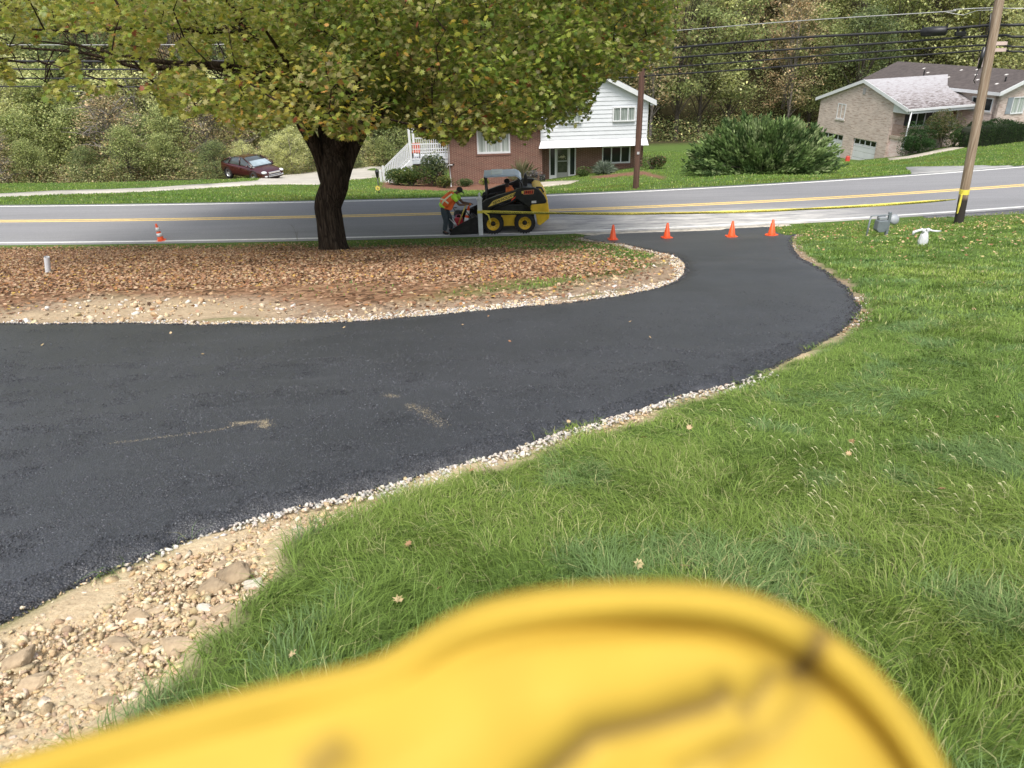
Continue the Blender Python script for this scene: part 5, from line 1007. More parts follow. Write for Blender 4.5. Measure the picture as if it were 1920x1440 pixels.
def mj(name, parts_, m, parent):
    V = []; F_ = []
    for v, f in parts_: F_ += [tuple(i+len(V) for i in q) for q in f]; V += v
    return mk(name, V, [np.array(F_)], m, parent, smooth=True)
def tp_(px, py, dy=0): return P(px, py, th.y+dy)-th      # local point of the tree on a pixel column
cr = tp_(626, 330)
trunk = [noisy_tube([(0, 0, -.4), (0, 0, -.02), (0, 0, .25), (0, 0, .9), (0, 0, 1.4), tuple(tp_(627, 345)), tuple(tp_(628, 312)), tuple(tp_(622, 285, .1)), tuple(tp_(618, 240, .3))], [.58, .48, .405, .37, .37, .385, .40, .36, .24], 36, .06)]
MTt = mj('trunk', trunk, barkm_, MT)
limbs = []
def limb(pts, rad, seed):
    limbs.append(([Vector(p) for p in pts], rad)); return noisy_tube(pts, rad, 16 if rad[0] > .15 else 10, .05, seed)
L_ = []
b0 = tp_(627, 330, 0)
L_.append(limb([tp_(622, 400), tp_(608, 335), tp_(597, 285, -.1), tp_(566, 228, -.3), tp_(535, 165, -.7), tp_(490, 95, -1.2), tp_(440, 20, -1.7), tp_(400, -80, -2)], [.08, .15, .19, .175, .17, .13, .10, .06], 3))
L_.append(limb([tp_(628, 410), tp_(644, 335), tp_(658, 285, .1), tp_(678, 248, .3), tp_(720, 190, .8), tp_(790, 120, 1.4), tp_(880, 60, 2), tp_(960, 10, 2.4)], [.08, .17, .20, .18, .15, .11, .08, .04], 5))
L_.append(limb([tp_(622, 300, .05), tp_(612, 230, .3), tp_(622, 120, .6), tp_(600, -20, .5), tp_(620, -220, .3), tp_(610, -420, .2)], [.27, .24, .20, .16, .10, .05], 7))
L_.append(limb([tp_(630, 300, 0), tp_(645, 235, -.5), tp_(665, 160, -1.4), tp_(720, 90, -2.6), tp_(790, 30, -3.6)], [.20, .17, .13, .09, .05], 9))
L_.append(limb([tp_(560, 215, -.35), tp_(520, 165, -1.3), tp_(470, 135, -2.3), tp_(400, 120, -3.2), tp_(320, 118, -3.8), tp_(210, 100, -4.2), tp_(120, 78, -4.4)], [.13, .11, .09, .07, .05, .035, .02], 11))
L_.append(limb([tp_(545, 190, -.5), tp_(480, 150, -.4), tp_(380, 122, -.6), tp_(270, 128, -1), tp_(160, 100, -1.4), tp_(40, 90, -1.6)], [.12, .10, .075, .055, .035, .02], 13))
L_.append(limb([tp_(510, 120, -1), tp_(450, 60, -2.2), tp_(380, 58, -3.1), tp_(270, 50, -3.8), tp_(150, 58, -4.4), tp_(60, 55, -5)], [.11, .09, .07, .05, .03, .018], 15))
L_.append(limb([tp_(760, 150, 1.1), tp_(860, 130, .8), tp_(960, 100, .4), tp_(1060, 85, 0), tp_(1150, 60, -.4)], [.10, .085, .065, .045, .02], 17))
L_.append(limb([tp_(700, 215, .5), tp_(800, 200, -.6), tp_(880, 190, -1.6), tp_(980, 200, -2.3), tp_(1040, 190, -2.8)], [.11, .085, .06, .04, .02], 19))
L_.append(limb([tp_(900, 62, 2), tp_(960, 50, 1.5), tp_(1040, 30, 1), tp_(1076, 15, .7), tp_(1200, 0, .4)], [.08, .07, .055, .04, .02], 21))
L_.append(limb([tp_(620, 150, .5), tp_(560, 60, 1.8), tp_(520, -20, 3), tp_(440, -100, 4)], [.14, .11, .07, .04], 23))
L_.append(limb([tp_(612, 60, .6), tp_(700, -60, -.8), tp_(780, -160, -2), tp_(860, -230, -3)], [.13, .10, .07, .03], 25))
L_.append(limb([tp_(640, 230, -.5), tp_(600, 200, -1.8), tp_(560, 150, -3.2), tp_(520, 90, -4.8), tp_(500, 60, -6)], [.10, .085, .06, .04, .02], 27))
L_.append(limb([tp_(770, 130, 1.3), tp_(880, 90, 2.8), tp_(1000, 90, 4), tp_(1120, 100, 5)], [.09, .07, .05, .02], 29))
br = mj('branches', L_, barkm_, MT)
# leaf clusters inside a wide flattened crown
outl = [(-400, 205), (0, 158), (60, 172), (110, 182), (160, 178), (230, 184), (262, 180), (285, 176), (303, 205), (328, 226), (365, 228), (400, 212), (437, 246), (480, 244), (520, 232), (558, 246), (572, 262), (600, 262), (612, 278), (640, 268), (675, 262), (690, 252), (712, 236), (740, 240), (764, 240), (790, 266), (826, 280), (870, 278), (892, 258), (910, 272), (950, 262), (983, 254), (1001, 236), (1034, 243), (1045, 219), (1078, 224), (1095, 208), (1110, 192), (1128, 168), (1158, 157), (1190, 140), (1220, 136), (1256, 122), (1262, 80), (1282, 40), (1306, 5), (1330, -40), (1400, -300), (1600, -600)]
ox, oy = np.array(outl).T
def px_of(V):                                # where a world point falls in the picture; used only to trim the crown to its real outline
    d = V-np.array([0, 0, CH]); z = d@_f; return 960+FPX*(d@_r)/z, 720-FPX*(d@_u)/z
tw = np.array(th)
n_ = 16000; rr = 9.4*np.sqrt(rng.uniform(0, 1, n_)); aa = rng.uniform(0, 2*np.pi, n_); x = rr*np.cos(aa)*1.02; y = rr*np.sin(aa)*.92
lowz = 2.55+.012*rr**2+.7*(fbm(x+50, y+50, 2.2, 5)-.5); topz = 13.5*np.sqrt(np.clip(1-(rr/9.9)**2, 0, 1))*.95+3.0
u = rng.uniform(0, 1, n_); zc_ = lowz+np.where(u < .90, rng.uniform(0, 1, n_)*4.6, (topz-lowz)*rng.uniform(0, 1, n_)); C = np.c_[x, y, zc_]; C = C[zc_ < topz]
den = np.array([noise.noise(Vector(q)*.55+Vector((3, 7, 1))) for q in C]); C = C[den > -.12]
W = C+tw; px, py = px_of(W); ok = (W[:, 1] > 3.5) & (py < np.interp(px, ox, oy)-14)
lf = px < 520; ok &= ~(lf & (rng.uniform(0, 1, len(C)) > .50)); C = C[ok]
nL = 27; n_ = len(C)
print('maple clusters', n_)
off = rng.normal(0, 1, (n_, nL, 3))*np.array([.30, .30, .11]); off[:, :, 2] -= .25*np.hypot(off[:, :, 0], off[:, :, 1]); LC = (C[:, None, :]+off).reshape(-1, 3)
W = LC+tw; px, py = px_of(W); ragged = np.interp(px, ox, oy)+(vnoise(px, py*0, 17, 3)-.5)*26+(vnoise(px, py*0, 55, 8)-.55)*34
keep = (py < ragged) & ~((px > 585) & (px < 668) & (py > 262) & (W[:, 1] < th.y+1)); cid = np.repeat(np.arange(n_), nL)
# look-through windows in the thin left part of the crown
hole = (fbm(px, py, 46, 77) > .56) & (px < 440) & (py > 60); keep &= ~hole
LC = LC[keep]; cid = cid[keep]; n_l = len(LC); print('maple leaves', n_l)
hue = fbm(C[:, 0]+30, C[:, 1]+C[:, 2]*1.3+30, 2.6, 15); g_ = pal(n_l, [(.20, .27, .045), (.27, .335, .055), (.13, .20, .03), (.35, .40, .08)], jit=.22)
yl = pal(n_l, [(.46, .40, .05), (.56, .45, .08), (.52, .30, .08), (.38, .38, .07)], jit=.2); ol = pal(n_l, [(.27, .28, .08), (.33, .31, .11), (.24, .22, .08)], jit=.2)
hc = hue[cid][:, None]; u_ = rng.uniform(0, 1, (n_l, 1)); outer = np.clip((np.hypot(LC[:, 0], LC[:, 1])/9.5), 0, 1)[:, None]**2
cc = np.where(u_ < .03+.12*outer*(hc > .5)+.08*(hc > .62), yl, np.where(u_ < .30+.35*(hc > .55), ol, g_)); rb = (rng.uniform(0, 1, (n_l, 1)) < .012); lx = px_of(LC+tw)[0][:, None]; cc = np.where((lx < 560) & (rng.uniform(0, 1, (n_l, 1)) < .45), cc*.45+np.array([[.42, .40, .07]])*.55, cc); cc = np.where(rb, np.array([[.30, .10, .05]]), cc)
mleaf = colmat('maple leaf', .42, .5, .45)
MTc = scatter_leaves('crown', LC, rng.uniform(.08, .135, n_l), np.clip(np.abs(rng.normal(.65, .45, n_l)), 0, 2), cc, mleaf, MT, curl=rng.uniform(.2, 3.2, n_l))
# twigs carrying the clusters
nodes_ = [p for pts, r_ in limbs for p in pts]; NP_ = []
for pts, r_ in limbs:
    for i in range(len(pts)-1):
        for k in range(4): NP_.append(pts[i].lerp(pts[i+1], k/4))
NPn = np.array([tuple(q) for q in NP_]); sel = rng.permutation(n_)[:1500]; d0 = np.linalg.norm(C[sel]-C[sel].mean(0)*0, axis=1); sel = sel[np.argsort(d0)]
tv = []; 
for ci in sel:
    q = C[ci]; dd = np.linalg.norm(NPn-q, axis=1)+.25*np.linalg.norm(NPn, axis=1); j = int(np.argmin(dd)); a_ = Vector(NPn[j]); e_ = Vector(q); L = (e_-a_).length
    if L < .15 or L > 5: continue
    m1 = a_.lerp(e_, .5)+Vector((random.gauss(0, .06), random.gauss(0, .06), .10*L)); r0 = min(.035, .008+.010*L)
    bb_ = B(); bb_.tube([a_, m1, e_], [r0, r0*.7, .006], 4, cap=False); tv.append((bb_.v, bb_.f)); NPn = np.r_[NPn, [tuple(m1), tuple(e_)]]
mj('twigs', tv, barkm_, MT)
# ------------------------------------------------------------------ trees, bushes: one generator
fol = colmat('woodland leaf', .55, .48, .3); wbark = mat('woodland bark', (.085, .070, .055), .95, .4, 6, bmp=.5); wbark2 = mat('pale woodland bark', (.19, .17, .15), .95, .35, 6, bmp=.5)
def gentree(name, H, Rc, crown0, nleaf, lsz, cols, w_, seed, trunkr=.16, shape='round', bark=None, lean=0, ncl=None, drop_=.4, bare=0):
    """returns an Empty with trunk and crown, built round the origin"""
    r_ = np.random.default_rng(seed); random.seed(seed); t = bpy.data.objects.new(name, None); COL.objects.link(t)
    top = Vector((lean*H*.3, 0, H*.92)); pts = [Vector((0, 0, -.6)), Vector((0, 0, 0)), Vector((lean*H*.08+random.gauss(0, .1), random.gauss(0, .1), H*.3)), Vector((lean*H*.18, random.gauss(0, .2), H*.6)), top]
    b = B(); b.tube(pts, [trunkr*1.15, trunkr, trunkr*.75, trunkr*.45, .02], 8)
    cl = []; nc = ncl or max(10, int(nleaf/55))
    for k in range(nc):
        z = H*(crown0+(1-crown0)*r_.uniform()**.85); f = (z/H-crown0)/(1-crown0)
        prof = {'round': math.sqrt(max(.02, 1-(2*f-.75)**2*.75)), 'cone': 1.05-f, 'bush': math.sqrt(max(.03, 1-f**2)), 'oval': math.sin(math.pi*min(.97, max(.06, f*.9+.08)))**.6}[shape]
        ra = Rc*prof*math.sqrt(r_.uniform(.12, 1)); a_ = r_.uniform(0, 2*math.pi); cl.append((ra*math.cos(a_)+lean*z*.3, ra*math.sin(a_), z))
    cl = np.array(cl)
    nb = min(nc, 26)+bare
    for q in (cl[:nb] if bare == 0 else np.r_[cl[:26], cl[:26]*np.array([1.1, 1.1, 1.02])]):
        z0 = max(q[2]*.55, H*.08)*random.uniform(.75, 1.1); tt = min(.95, z0/(H*.92)); p0 = Vector((lean*z0*.3, 0, z0)); e_ = Vector(q)*1.0; m1 = p0.lerp(e_, .5)+Vector((0, 0, .12*(e_-p0).length))
        b.tube([p0, m1, e_], [trunkr*.34*(1-tt*.5), trunkr*.2, .015], 5, cap=False)
        if bare:
            for _ in range(5): d = Vector((random.gauss(0, 1), random.gauss(0, 1), random.uniform(-.2, .9)))*Rc*.28; s0 = m1.lerp(e_, random.random()); b.tube([s0, s0+d*.5+Vector((0, 0, .1)), s0+d], [.03, .018, .006], 4, cap=False)
    tr = b.build('trunk', bark or wbark, t, True)
    cs = r_.uniform(.55, 1.35, len(cl))*Rc*.26; per = r_.integers(0, len(cl), nleaf); off = r_.normal(0, 1, (nleaf, 3)); off /= np.linalg.norm(off, axis=1)[:, None]+1e-6; off *= (r_.uniform(0, 1, (nleaf, 1))**.45)
    Cn = cl[per]+off*cs[per][:, None]*np.array([1.15, 1.15, .75]); Cn[:, 2] = np.maximum(Cn[:, 2], .03)
    hb_ = r_.uniform(.72, 1.28, len(cl))[per][:, None]; i = r_.choice(len(cols), nleaf, p=np.array(w_)/sum(w_)); c2 = np.array(cols)[i]*r_.uniform(.75, 1.3, (nleaf, 1))*hb_
    scatter_leaves('crown', Cn, lsz*r_.uniform(.6, 1.35, nleaf), np.abs(r_.normal(.6, .5, nleaf)), c2, fol, t, 'simple', curl=r_.uniform(0, 2, nleaf)); return t
def place(proto, first, loc, rz, s_, label, cat, group, sz=None):
    o = proto if first else copy_tree(proto); o.location = loc; o.rotation_euler = (0, 0, rz); o.scale = (s_, s_, sz or s_); tag(o, label, cat, group); return o
G1 = [(0.260, 0.314, 0.119), (0.379, 0.433, 0.170), (0.539, 0.553, 0.234), (0.188, 0.216, 0.091)]; G2 = [(0.509, 0.535, 0.229), (0.671, 0.671, 0.299), (0.700, 0.700, 0.384), (0.341, 0.368, 0.167)]; Yl = [(0.700, 0.700, 0.296), (0.700, 0.646, 0.274), (0.407, 0.436, 0.180), (0.700, 0.700, 0.412)]; Bn = [(0.637, 0.439, 0.251), (0.425, 0.344, 0.198), (0.700, 0.590, 0.350), (0.366, 0.340, 0.180)]; Dk = [(0.107, 0.149, 0.066), (0.160, 0.198, 0.086), (0.226, 0.265, 0.120)]
woods = [gentree('woodland_tree', 18, 4.6, .22, 9000, .30, G1, [4, 4, 2, 3], 11, .24, 'oval'), gentree('woodland_tree', 20, 5.2, .25, 9500, .32, G2, [4, 3, 1, 4], 12, .26, 'round'), gentree('woodland_tree', 17, 4.2, .20, 8500, .28, Yl, [2, 3, 4, 1], 13, .20, 'oval'),
         gentree('woodland_tree', 19, 4.8, .24, 7000, .28, Bn, [2, 3, 1, 4], 14, .22, 'round', wbark2), gentree('woodland_tree', 17, 5.0, .12, 10000, .30, Dk+G1[:1], [3, 4, 3, 2], 15, .26, 'oval'), gentree('bare_tree', 18, 4.0, .30, 1500, .24, G2, [3, 3, 1, 3], 16, .20, 'oval', wbark2, bare=10)]
wl_ = ['olive green tree in the wood behind the houses', 'pale yellow-green tree in the wood behind the houses', 'tree with mixed yellow and green leaves in the wood behind the houses', 'brownish thinning tree with pale trunk in the wood behind the houses', 'dark green tree in the wood behind the houses', 'nearly leafless grey tree in the wood behind the houses']
used = [False]*6; rnd = random.Random(5); spots = []
def wood(xa, xb, y0, y1, n_, k_, mind=3.0, s0=.8, s1=1.1):
    c = 0; tries = 0
    while c < n_ and tries < n_*60:
        tries += 1; x = rnd.uniform(xa, xb); y = rnd.uniform(y0, y1)
        if abs(x) > .80*y+5 or any((x-a_)**2+(y-b2)**2 < mind*mind for a_, b2 in spots): continue
        if y < 100 and 20 < x < 60 and y < 90: continue
        spots.append((x, y)); k = rnd.choices(range(6), k_)[0]; s_ = rnd.uniform(s0, s1); place(woods[k], not used[k], (x, y, Tz(x, y)), rnd.uniform(0, 6.28), s_, wl_[k], 'tree', 'trees of the wood behind the houses'); used[k] = True; c += 1
wood(-16, 24, 84, 92, 9, [3, 2, 2, 2, 3, 1]); wood(16, 75, 92, 100, 13, [3, 2, 3, 2, 2, 0]); wood(-16, 80, 98, 112, 22, [3, 3, 2, 3, 2, 1], 3.6); wood(-100, 100, 113, 135, 34, [3, 4, 2, 2, 1, 1], 4.5, .95, 1.3); wood(-130, 130, 138, 175, 34, [2, 4, 2, 2, 0, 0], 6.5, 1.2, 1.6)
wood(-70, -17, 62, 78, 18, [2, 3, 2, 2, 2, 1], 3.6, .7, .9); wood(-80, -14, 80, 110, 20, [2, 4, 2, 2, 1, 1], 4.2, .9, 1.2)
# thicket on the left
bl = ['olive green bush in the thicket beyond the left lawn', 'yellow-green bush in the thicket beyond the left lawn', 'dry brownish bush in the thicket beyond the left lawn', 'dark green bush in the thicket beyond the left lawn']
bush = [gentree('thicket_bush', 5.0, 2.5, .03, 8500, .135, G1, [3, 4, 3, 2], 21, .07, 'bush', drop_=0), gentree('thicket_bush', 5.6, 2.4, .05, 8500, .135, G2, [3, 4, 3, 2], 22, .07, 'oval', wbark2), gentree('thicket_bush', 4.6, 2.4, .02, 5500, .12, Bn+[(.16, .15, .06)], [2, 3, 2, 3, 3], 23, .06, 'bush', wbark2, bare=6), gentree('thicket_bush', 4.4, 2.6, .02, 9000, .13, Dk+G1[:2], [2, 3, 3, 2, 2], 24, .07, 'bush')]
ub = [False]*4; bsp = []
def thick(x0, x1, yf_, depth, n_, s0, s1, k_, mind):
    c = 0; tries = 0
    while c < n_ and tries < n_*50:
        tries += 1; x = rnd.uniform(x0, x1); y = yf_(x)+rnd.uniform(*depth)
        if any((x-a_)**2+(y-b2)**2 < mind*mind for a_, b2 in bsp): continue
        bsp.append((x, y)); k = rnd.choices(range(4), k_)[0]; s_ = rnd.uniform(s0, s1); place(bush[k], not ub[k], (x, y, Tz(x, y)-.1), rnd.uniform(0, 6.28), s_, bl[k], 'bush', 'bushes of the thicket beyond the left lawn'); ub[k] = True; c += 1
fy = lambda x: np.interp(x, [-45, -34, -26, -18.5, -12, -8], [48.5, 49, 50.5, 53.5, 61, 66])
thick(-44, -10, fy, (0, 1.2), 17, .45, .75, [3, 3, 3, 3], 1.7); thick(-46, -9, fy, (2.5, 5), 16, .9, 1.2, [3, 4, 3, 2], 2.2); thick(-50, -9, fy, (6, 10), 14, 1.2, 1.7, [3, 4, 3, 1], 2.6)
# undergrowth at the foot of the wood
def ug(name, label, n_, fx, cols, w_, sz_, hh):
    x, y = fx(n_); z = T(x, y); p_ = np.c_[x, y, z+rng.uniform(0, 1, len(x))**1.6*hh*(.4+fbm(x, y, 2.5, 19))]; o = scatter_leaves(name, p_, rng.uniform(.6, 1.3, len(x))*sz_, np.abs(rng.normal(.6, .5, len(x))), pal(len(x), cols, w_, .3), fol, None, 'simple', curl=rng.uniform(0, 2, len(x))); tag(o, label, 'undergrowth', kind='stuff')
def fx1(n_):
    x = rng.uniform(-48, -9, n_); y = fy(x)+rng.uniform(-.9, 4, n_)**1; return x, y
ug('thicket_undergrowth', 'weeds and brambles at the foot of the left thicket', 42000, fx1, G2+Bn+Dk[:1], [3, 3, 2, 3, 2, 2, 1, 2, 1], .11, 1.5)
def fx2(n_): x = rng.uniform(-14, 62, n_); y = rng.uniform(0, 14, n_)+np.interp(x, [-14, 0, 10, 20, 40, 62], [80, 82, 82, 83, 94, 98]); return x, y
ug('wood_undergrowth', 'low shrubs and saplings at the foot of the wood behind the houses', 30000, fx2, G1+Bn[:2]+Yl[:1], [3, 3, 2, 3, 1, 1, 1], .26, 2.6)
# ------------------------------------------------------------------ juniper
hj = hit(1440, 342); hj0 = Vector((P(1440, 300, 41).x, 41.5, 0)); hj0.z = Tz(hj0.x, hj0.y)
J = thing('juniper_bush', 'wide spreading dark green juniper between the road and the ranch house', 'bush', hj0); r_ = np.random.default_rng(5)
pxm = 41.5*.893+5; sc_ = FPX/(41.5*.893+7*.45); Wd = 300/sc_/2; Ht = 2.9
N_ = 620; V = []; F_ = []; CC = []; tv = []
ncol = np.array([(.07, .12, .04), (.13, .205, .065), (.22, .31, .11), (.30, .37, .17)])
az__ = r_.uniform(0, 2*np.pi, N_); el_ = r_.uniform(-.02, 1, N_)**1.25*1.25
Cn = []; Cc = []; Yw = []; 
for a_, e_ in zip(az__, el_):
    d = np.array([math.cos(a_)*math.cos(e_), math.sin(a_)*math.cos(e_)*.62, math.sin(e_)]); Rr = np.array([Wd, Wd, Ht])*r_.uniform(.62, 1.05)
    asym = 1-.12*np.clip(d[0], 0, 1)*d[2]
    tip = d*Rr*asym; tip[2] = max(tip[2], .15)+.15; base_ = tip*np.array([.30, .30, .10]); m_ = 46
    t = r_.uniform(.35, 1.0, m_)**.8; q = base_[None]*(1-t[:, None])+tip[None]*t[:, None]; q[:, 2] -= (t*(1-t))*.9*.6; sp_ = (1.1-t)*.5+.06; q += r_.normal(0, 1, (m_, 3))*sp_[:, None]*np.array([.6, .6, .35])
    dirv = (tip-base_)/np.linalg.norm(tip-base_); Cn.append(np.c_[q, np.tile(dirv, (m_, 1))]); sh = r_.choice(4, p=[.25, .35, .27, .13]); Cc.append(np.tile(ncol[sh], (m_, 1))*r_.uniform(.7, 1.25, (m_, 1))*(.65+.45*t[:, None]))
    bb_ = B(); bb_.tube([(0, 0, .1), tuple(base_+np.array([0, 0, .2])), tuple(tip*.9)], [.03, .02, .006], 4, cap=False); tv.append((bb_.v, bb_.f)) if len(tv) < 90 else None
Cn = np.concatenate(Cn); Cc = np.concatenate(Cc); k = Cn[:, 2] > 0.02; Cn, Cc = Cn[k], Cc[k]; n_ = len(Cn)
# each sprig: a three-bladed feathery spike pointing outward and up
dv = Cn[:, 3:]+r_.normal(0, .28, (n_, 3))+np.array([0, 0, .25]); dv /= np.linalg.norm(dv, axis=1)[:, None]; sd_ = np.cross(dv, r_.normal(0, 1, (n_, 3))); sd_ /= np.linalg.norm(sd_, axis=1)[:, None]+1e-6; L_j = r_.uniform(.16, .34, n_)[:, None]; p0 = Cn[:, :3]
s2_ = np.cross(dv, sd_)
V = np.stack([p0, p0+dv*L_j*.45+sd_*.045, p0+dv*L_j, p0+dv*L_j*.45-sd_*.045, p0+dv*L_j*.55+s2_*.05, p0+dv*L_j*.35-s2_*.05], 1); ii = np.arange(n_)[:, None]*6
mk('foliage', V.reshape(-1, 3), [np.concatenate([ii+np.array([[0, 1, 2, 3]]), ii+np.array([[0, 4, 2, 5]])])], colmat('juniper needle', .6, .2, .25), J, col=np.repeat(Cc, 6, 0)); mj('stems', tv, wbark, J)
# ------------------------------------------------------------------ clipped shrubs and garden plants
def shrub(name, label, loc, rx_, ry_, h_, n_, sz_, cols, w_, cat='shrub', group=None, lumps=5, flat=0, seed=1, twig_=True, box=0):
    t = thing(name, label, cat, loc, 0, group); r_ = np.random.default_rng(seed)
    cs = [(0, 0, h_*.5, 1)]+[(r_.uniform(-.45, .45)*rx_, r_.uniform(-.45, .45)*ry_, h_*r_.uniform(.35, .7), r_.uniform(.45, .65)) for _ in range(lumps)]
    k = r_.integers(0, len(cs), n_); d = r_.normal(0, 1, (n_, 3)); d /= np.linalg.norm(d, axis=1)[:, None]
    if box: d = np.sign(d)*np.abs(d)**(1/box); d /= np.max(np.abs(d), axis=1)[:, None]**.5
    ca = np.array(cs); R3 = np.array([rx_, ry_, h_*.5])[None]*ca[k, 3][:, None]; q = ca[k, :3]+d*R3*(1-r_.exponential(.07, (n_, 1)).clip(0, .6)); q[:, 2] = np.clip(q[:, 2], .03, None)
    c_ = np.array(cols)[r_.choice(len(cols), n_, p=np.array(w_)/sum(w_))]*r_.uniform(.7, 1.3, (n_, 1)); scatter_leaves('foliage', q, sz_*r_.uniform(.6, 1.3, n_), np.abs(r_.normal(.7, .5, n_)), c_, fol, t, 'simple', curl=r_.uniform(0, 2, n_))
    b = B()
    for _ in range(7): a_ = r_.uniform(0, 6.28); b.tube([(0, 0, -.1), (math.cos(a_)*rx_*.25, math.sin(a_)*ry_*.25, h_*.35), (math.cos(a_)*rx_*.6, math.sin(a_)*ry_*.6, h_*.7)], [.04, .03, .01], 5)
    b.build('stems', wbark, t); return t
def at(px, py, y): q = P(px, py, y); return Vector((q.x, y, Tz(q.x, y)))
boxg = [(.025, .065, .018), (.045, .10, .028), (.075, .14, .04)]; rg = [3, 4, 2]
bsh = 'clipped shrubs in front of the ranch house'
shrub('clipped_shrub', 'low clipped green shrub by the porch downspout, nearest the road', at(1708, 284, 60.5), .95, .9, 1.75, 5200, .085, boxg, rg, group=bsh, seed=2, lumps=3, box=1.6)
shrub('clipped_shrub', 'taller clipped green shrub behind the low one at the porch', at(1722, 280, 61.6), 1.2, 1.0, 2.45, 6500, .085, boxg, rg, group=bsh, seed=3, lumps=3, box=1.6)
shrub('clipped_shrub', 'small clipped ball shrub at the edge of the lawn before the porch', at(1733, 280, 60.0), .75, .7, 1.15, 3000, .08, boxg, rg, group=bsh, seed=4, lumps=2)
shrub('round_shrub', 'big round shrub with bronze tinted top in front of the porch', at(1765, 275, 61.6), 1.55, 1.3, 3.0, 9000, .09, [(.06, .10, .03), (.13, .14, .05), (.24, .19, .09), (.20, .20, .08)], [4, 3, 1.5, 1], group=bsh, seed=5)
shrub('clipped_shrub', 'bright green shrub just right of the bronze tinted round one', at(1788, 272, 61.4), 1.0, .9, 1.75, 4600, .09, [(.05, .11, .03), (.085, .16, .045)], [1, 1], group=bsh, seed=6, lumps=2)
hg = at(1858, 268, 60.2)
hd = thing('hedge', 'long dark clipped hedge beside the ranch house, partly behind the leaning pole', 'hedge', hg); r_ = np.random.default_rng(9); n_ = 15000; u_ = r_.uniform(-1, 1, n_); a_ = r_.uniform(0, np.pi, n_)
ce, se2 = np.cos(a_), np.sin(a_); ce = np.sign(ce)*np.abs(ce)**.5; se2 = se2**.5; endt = (1-np.abs(u_)**5)**.5; lump = 1+.07*np.sin(u_*9)+.03*r_.normal(0, 1, n_); q = np.c_[u_*2.75, ce*1.0*endt*lump, .06+1.75*se2*endt*lump*r_.uniform(.94, 1, n_)]; low = r_.uniform(0, 1, n_) < .25; q[low, 2] *= r_.uniform(0, 1, low.sum())
cth, sth = math.cos(.25), math.sin(.25); q = np.c_[q[:, 0]*cth-q[:, 1]*sth, q[:, 0]*sth+q[:, 1]*cth, q[:, 2]]
scatter_leaves('foliage', q, .085*r_.uniform(.6, 1.3, n_), np.abs(r_.normal(.7, .5, n_)), np.array([(.018, .045, .014), (.035, .075, .022), (.06, .10, .03)])[r_.choice(3, n_)]*r_.uniform(.7, 1.2, (n_, 1)), fol, hd, 'simple'); b = B()
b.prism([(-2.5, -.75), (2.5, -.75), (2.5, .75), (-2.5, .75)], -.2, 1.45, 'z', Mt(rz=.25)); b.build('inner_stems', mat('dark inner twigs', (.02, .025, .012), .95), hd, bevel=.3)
gg = 'plants in the bed along the brick house'
shrub('garden_shrub', 'mixed green and yellow shrub filling the corner under the side deck', at(772, 351, 46.0), 1.6, .8, 1.15, 6000, .10, [(.07, .12, .03), (.12, .17, .04), (.22, .22, .06), (.05, .08, .03)], [3, 3, 1, 2], group=gg, seed=12, lumps=8)
shrub('garden_shrub', 'dark evergreen shrub against the brick under the electric meter', at(815, 350, 46.9), .85, .6, 2.1, 3600, .10, Dk+[(.05, .09, .05)], [2, 2, 2, 2], group=gg, seed=13)
shrub('garden_shrub', 'spreading green shrub climbing along the white stair', at(745, 350, 46.4), .7, .5, .95, 2400, .09, [(.08, .14, .05), (.13, .19, .07)], [1, 1], group=gg, seed=14)
shrub('garden_shrub', 'low yellowish shrub at the foot of the white downspout', at(834, 354, 45.9), .65, .45, .75, 1900, .08, [(.14, .17, .04), (.30, .26, .07), (.08, .12, .03)], [2, 1, 2], group=gg, seed=15)
shrub('garden_plant', 'small leafy plant in front of the brick wall right of the downspout', at(872, 352, 46.6), .55, .35, .5, 1000, .08, [(.07, .13, .04), (.12, .18, .06)], [1, 1], group=gg, seed=16, lumps=2)
shrub('garden_plant', 'little yellow-green plant just left of the skid steer cab', at(908, 349, 46.8), .32, .25, .42, 600, .07, [(.28, .33, .05), (.2, .26, .05)], [1, 1], group=gg, seed=17, lumps=1)
shrub('potted_conifer', 'tiny dark cone shaped conifer in the red mulch near the lamp post', at(743, 357, 45.6), .16, .16, .5, 500, .05, Dk, [1, 1, 1], group=gg, seed=18, lumps=0)
shrub('garden_shrub', 'purplish grey lavender clump behind the skid steer engine', at(1000, 345, 46.6), .75, .4, .75, 1700, .07, [(.20, .19, .20), (.14, .16, .12), (.27, .25, .29)], [2, 2, 1], group=gg, seed=19, lumps=3)
shrub('garden_shrub', 'low green plants beside the flower bed right of the front step', at(1094, 341, 46.8), .5, .35, .6, 1200, .08, [(.07, .12, .03), (.12, .17, .05)], [1, 1], group=gg, seed=20, lumps=2)
shrub('garden_shrub', 'bushy plant with reddish leaves at the right corner of the brick house', at(1222, 331, 46.4), .8, .5, .85, 2000, .09, [(.08, .12, .03), (.20, .08, .05), (.30, .24, .16), (.05, .08, .03)], [3, 1, 1, 2], group=gg, seed=21, lumps=4)
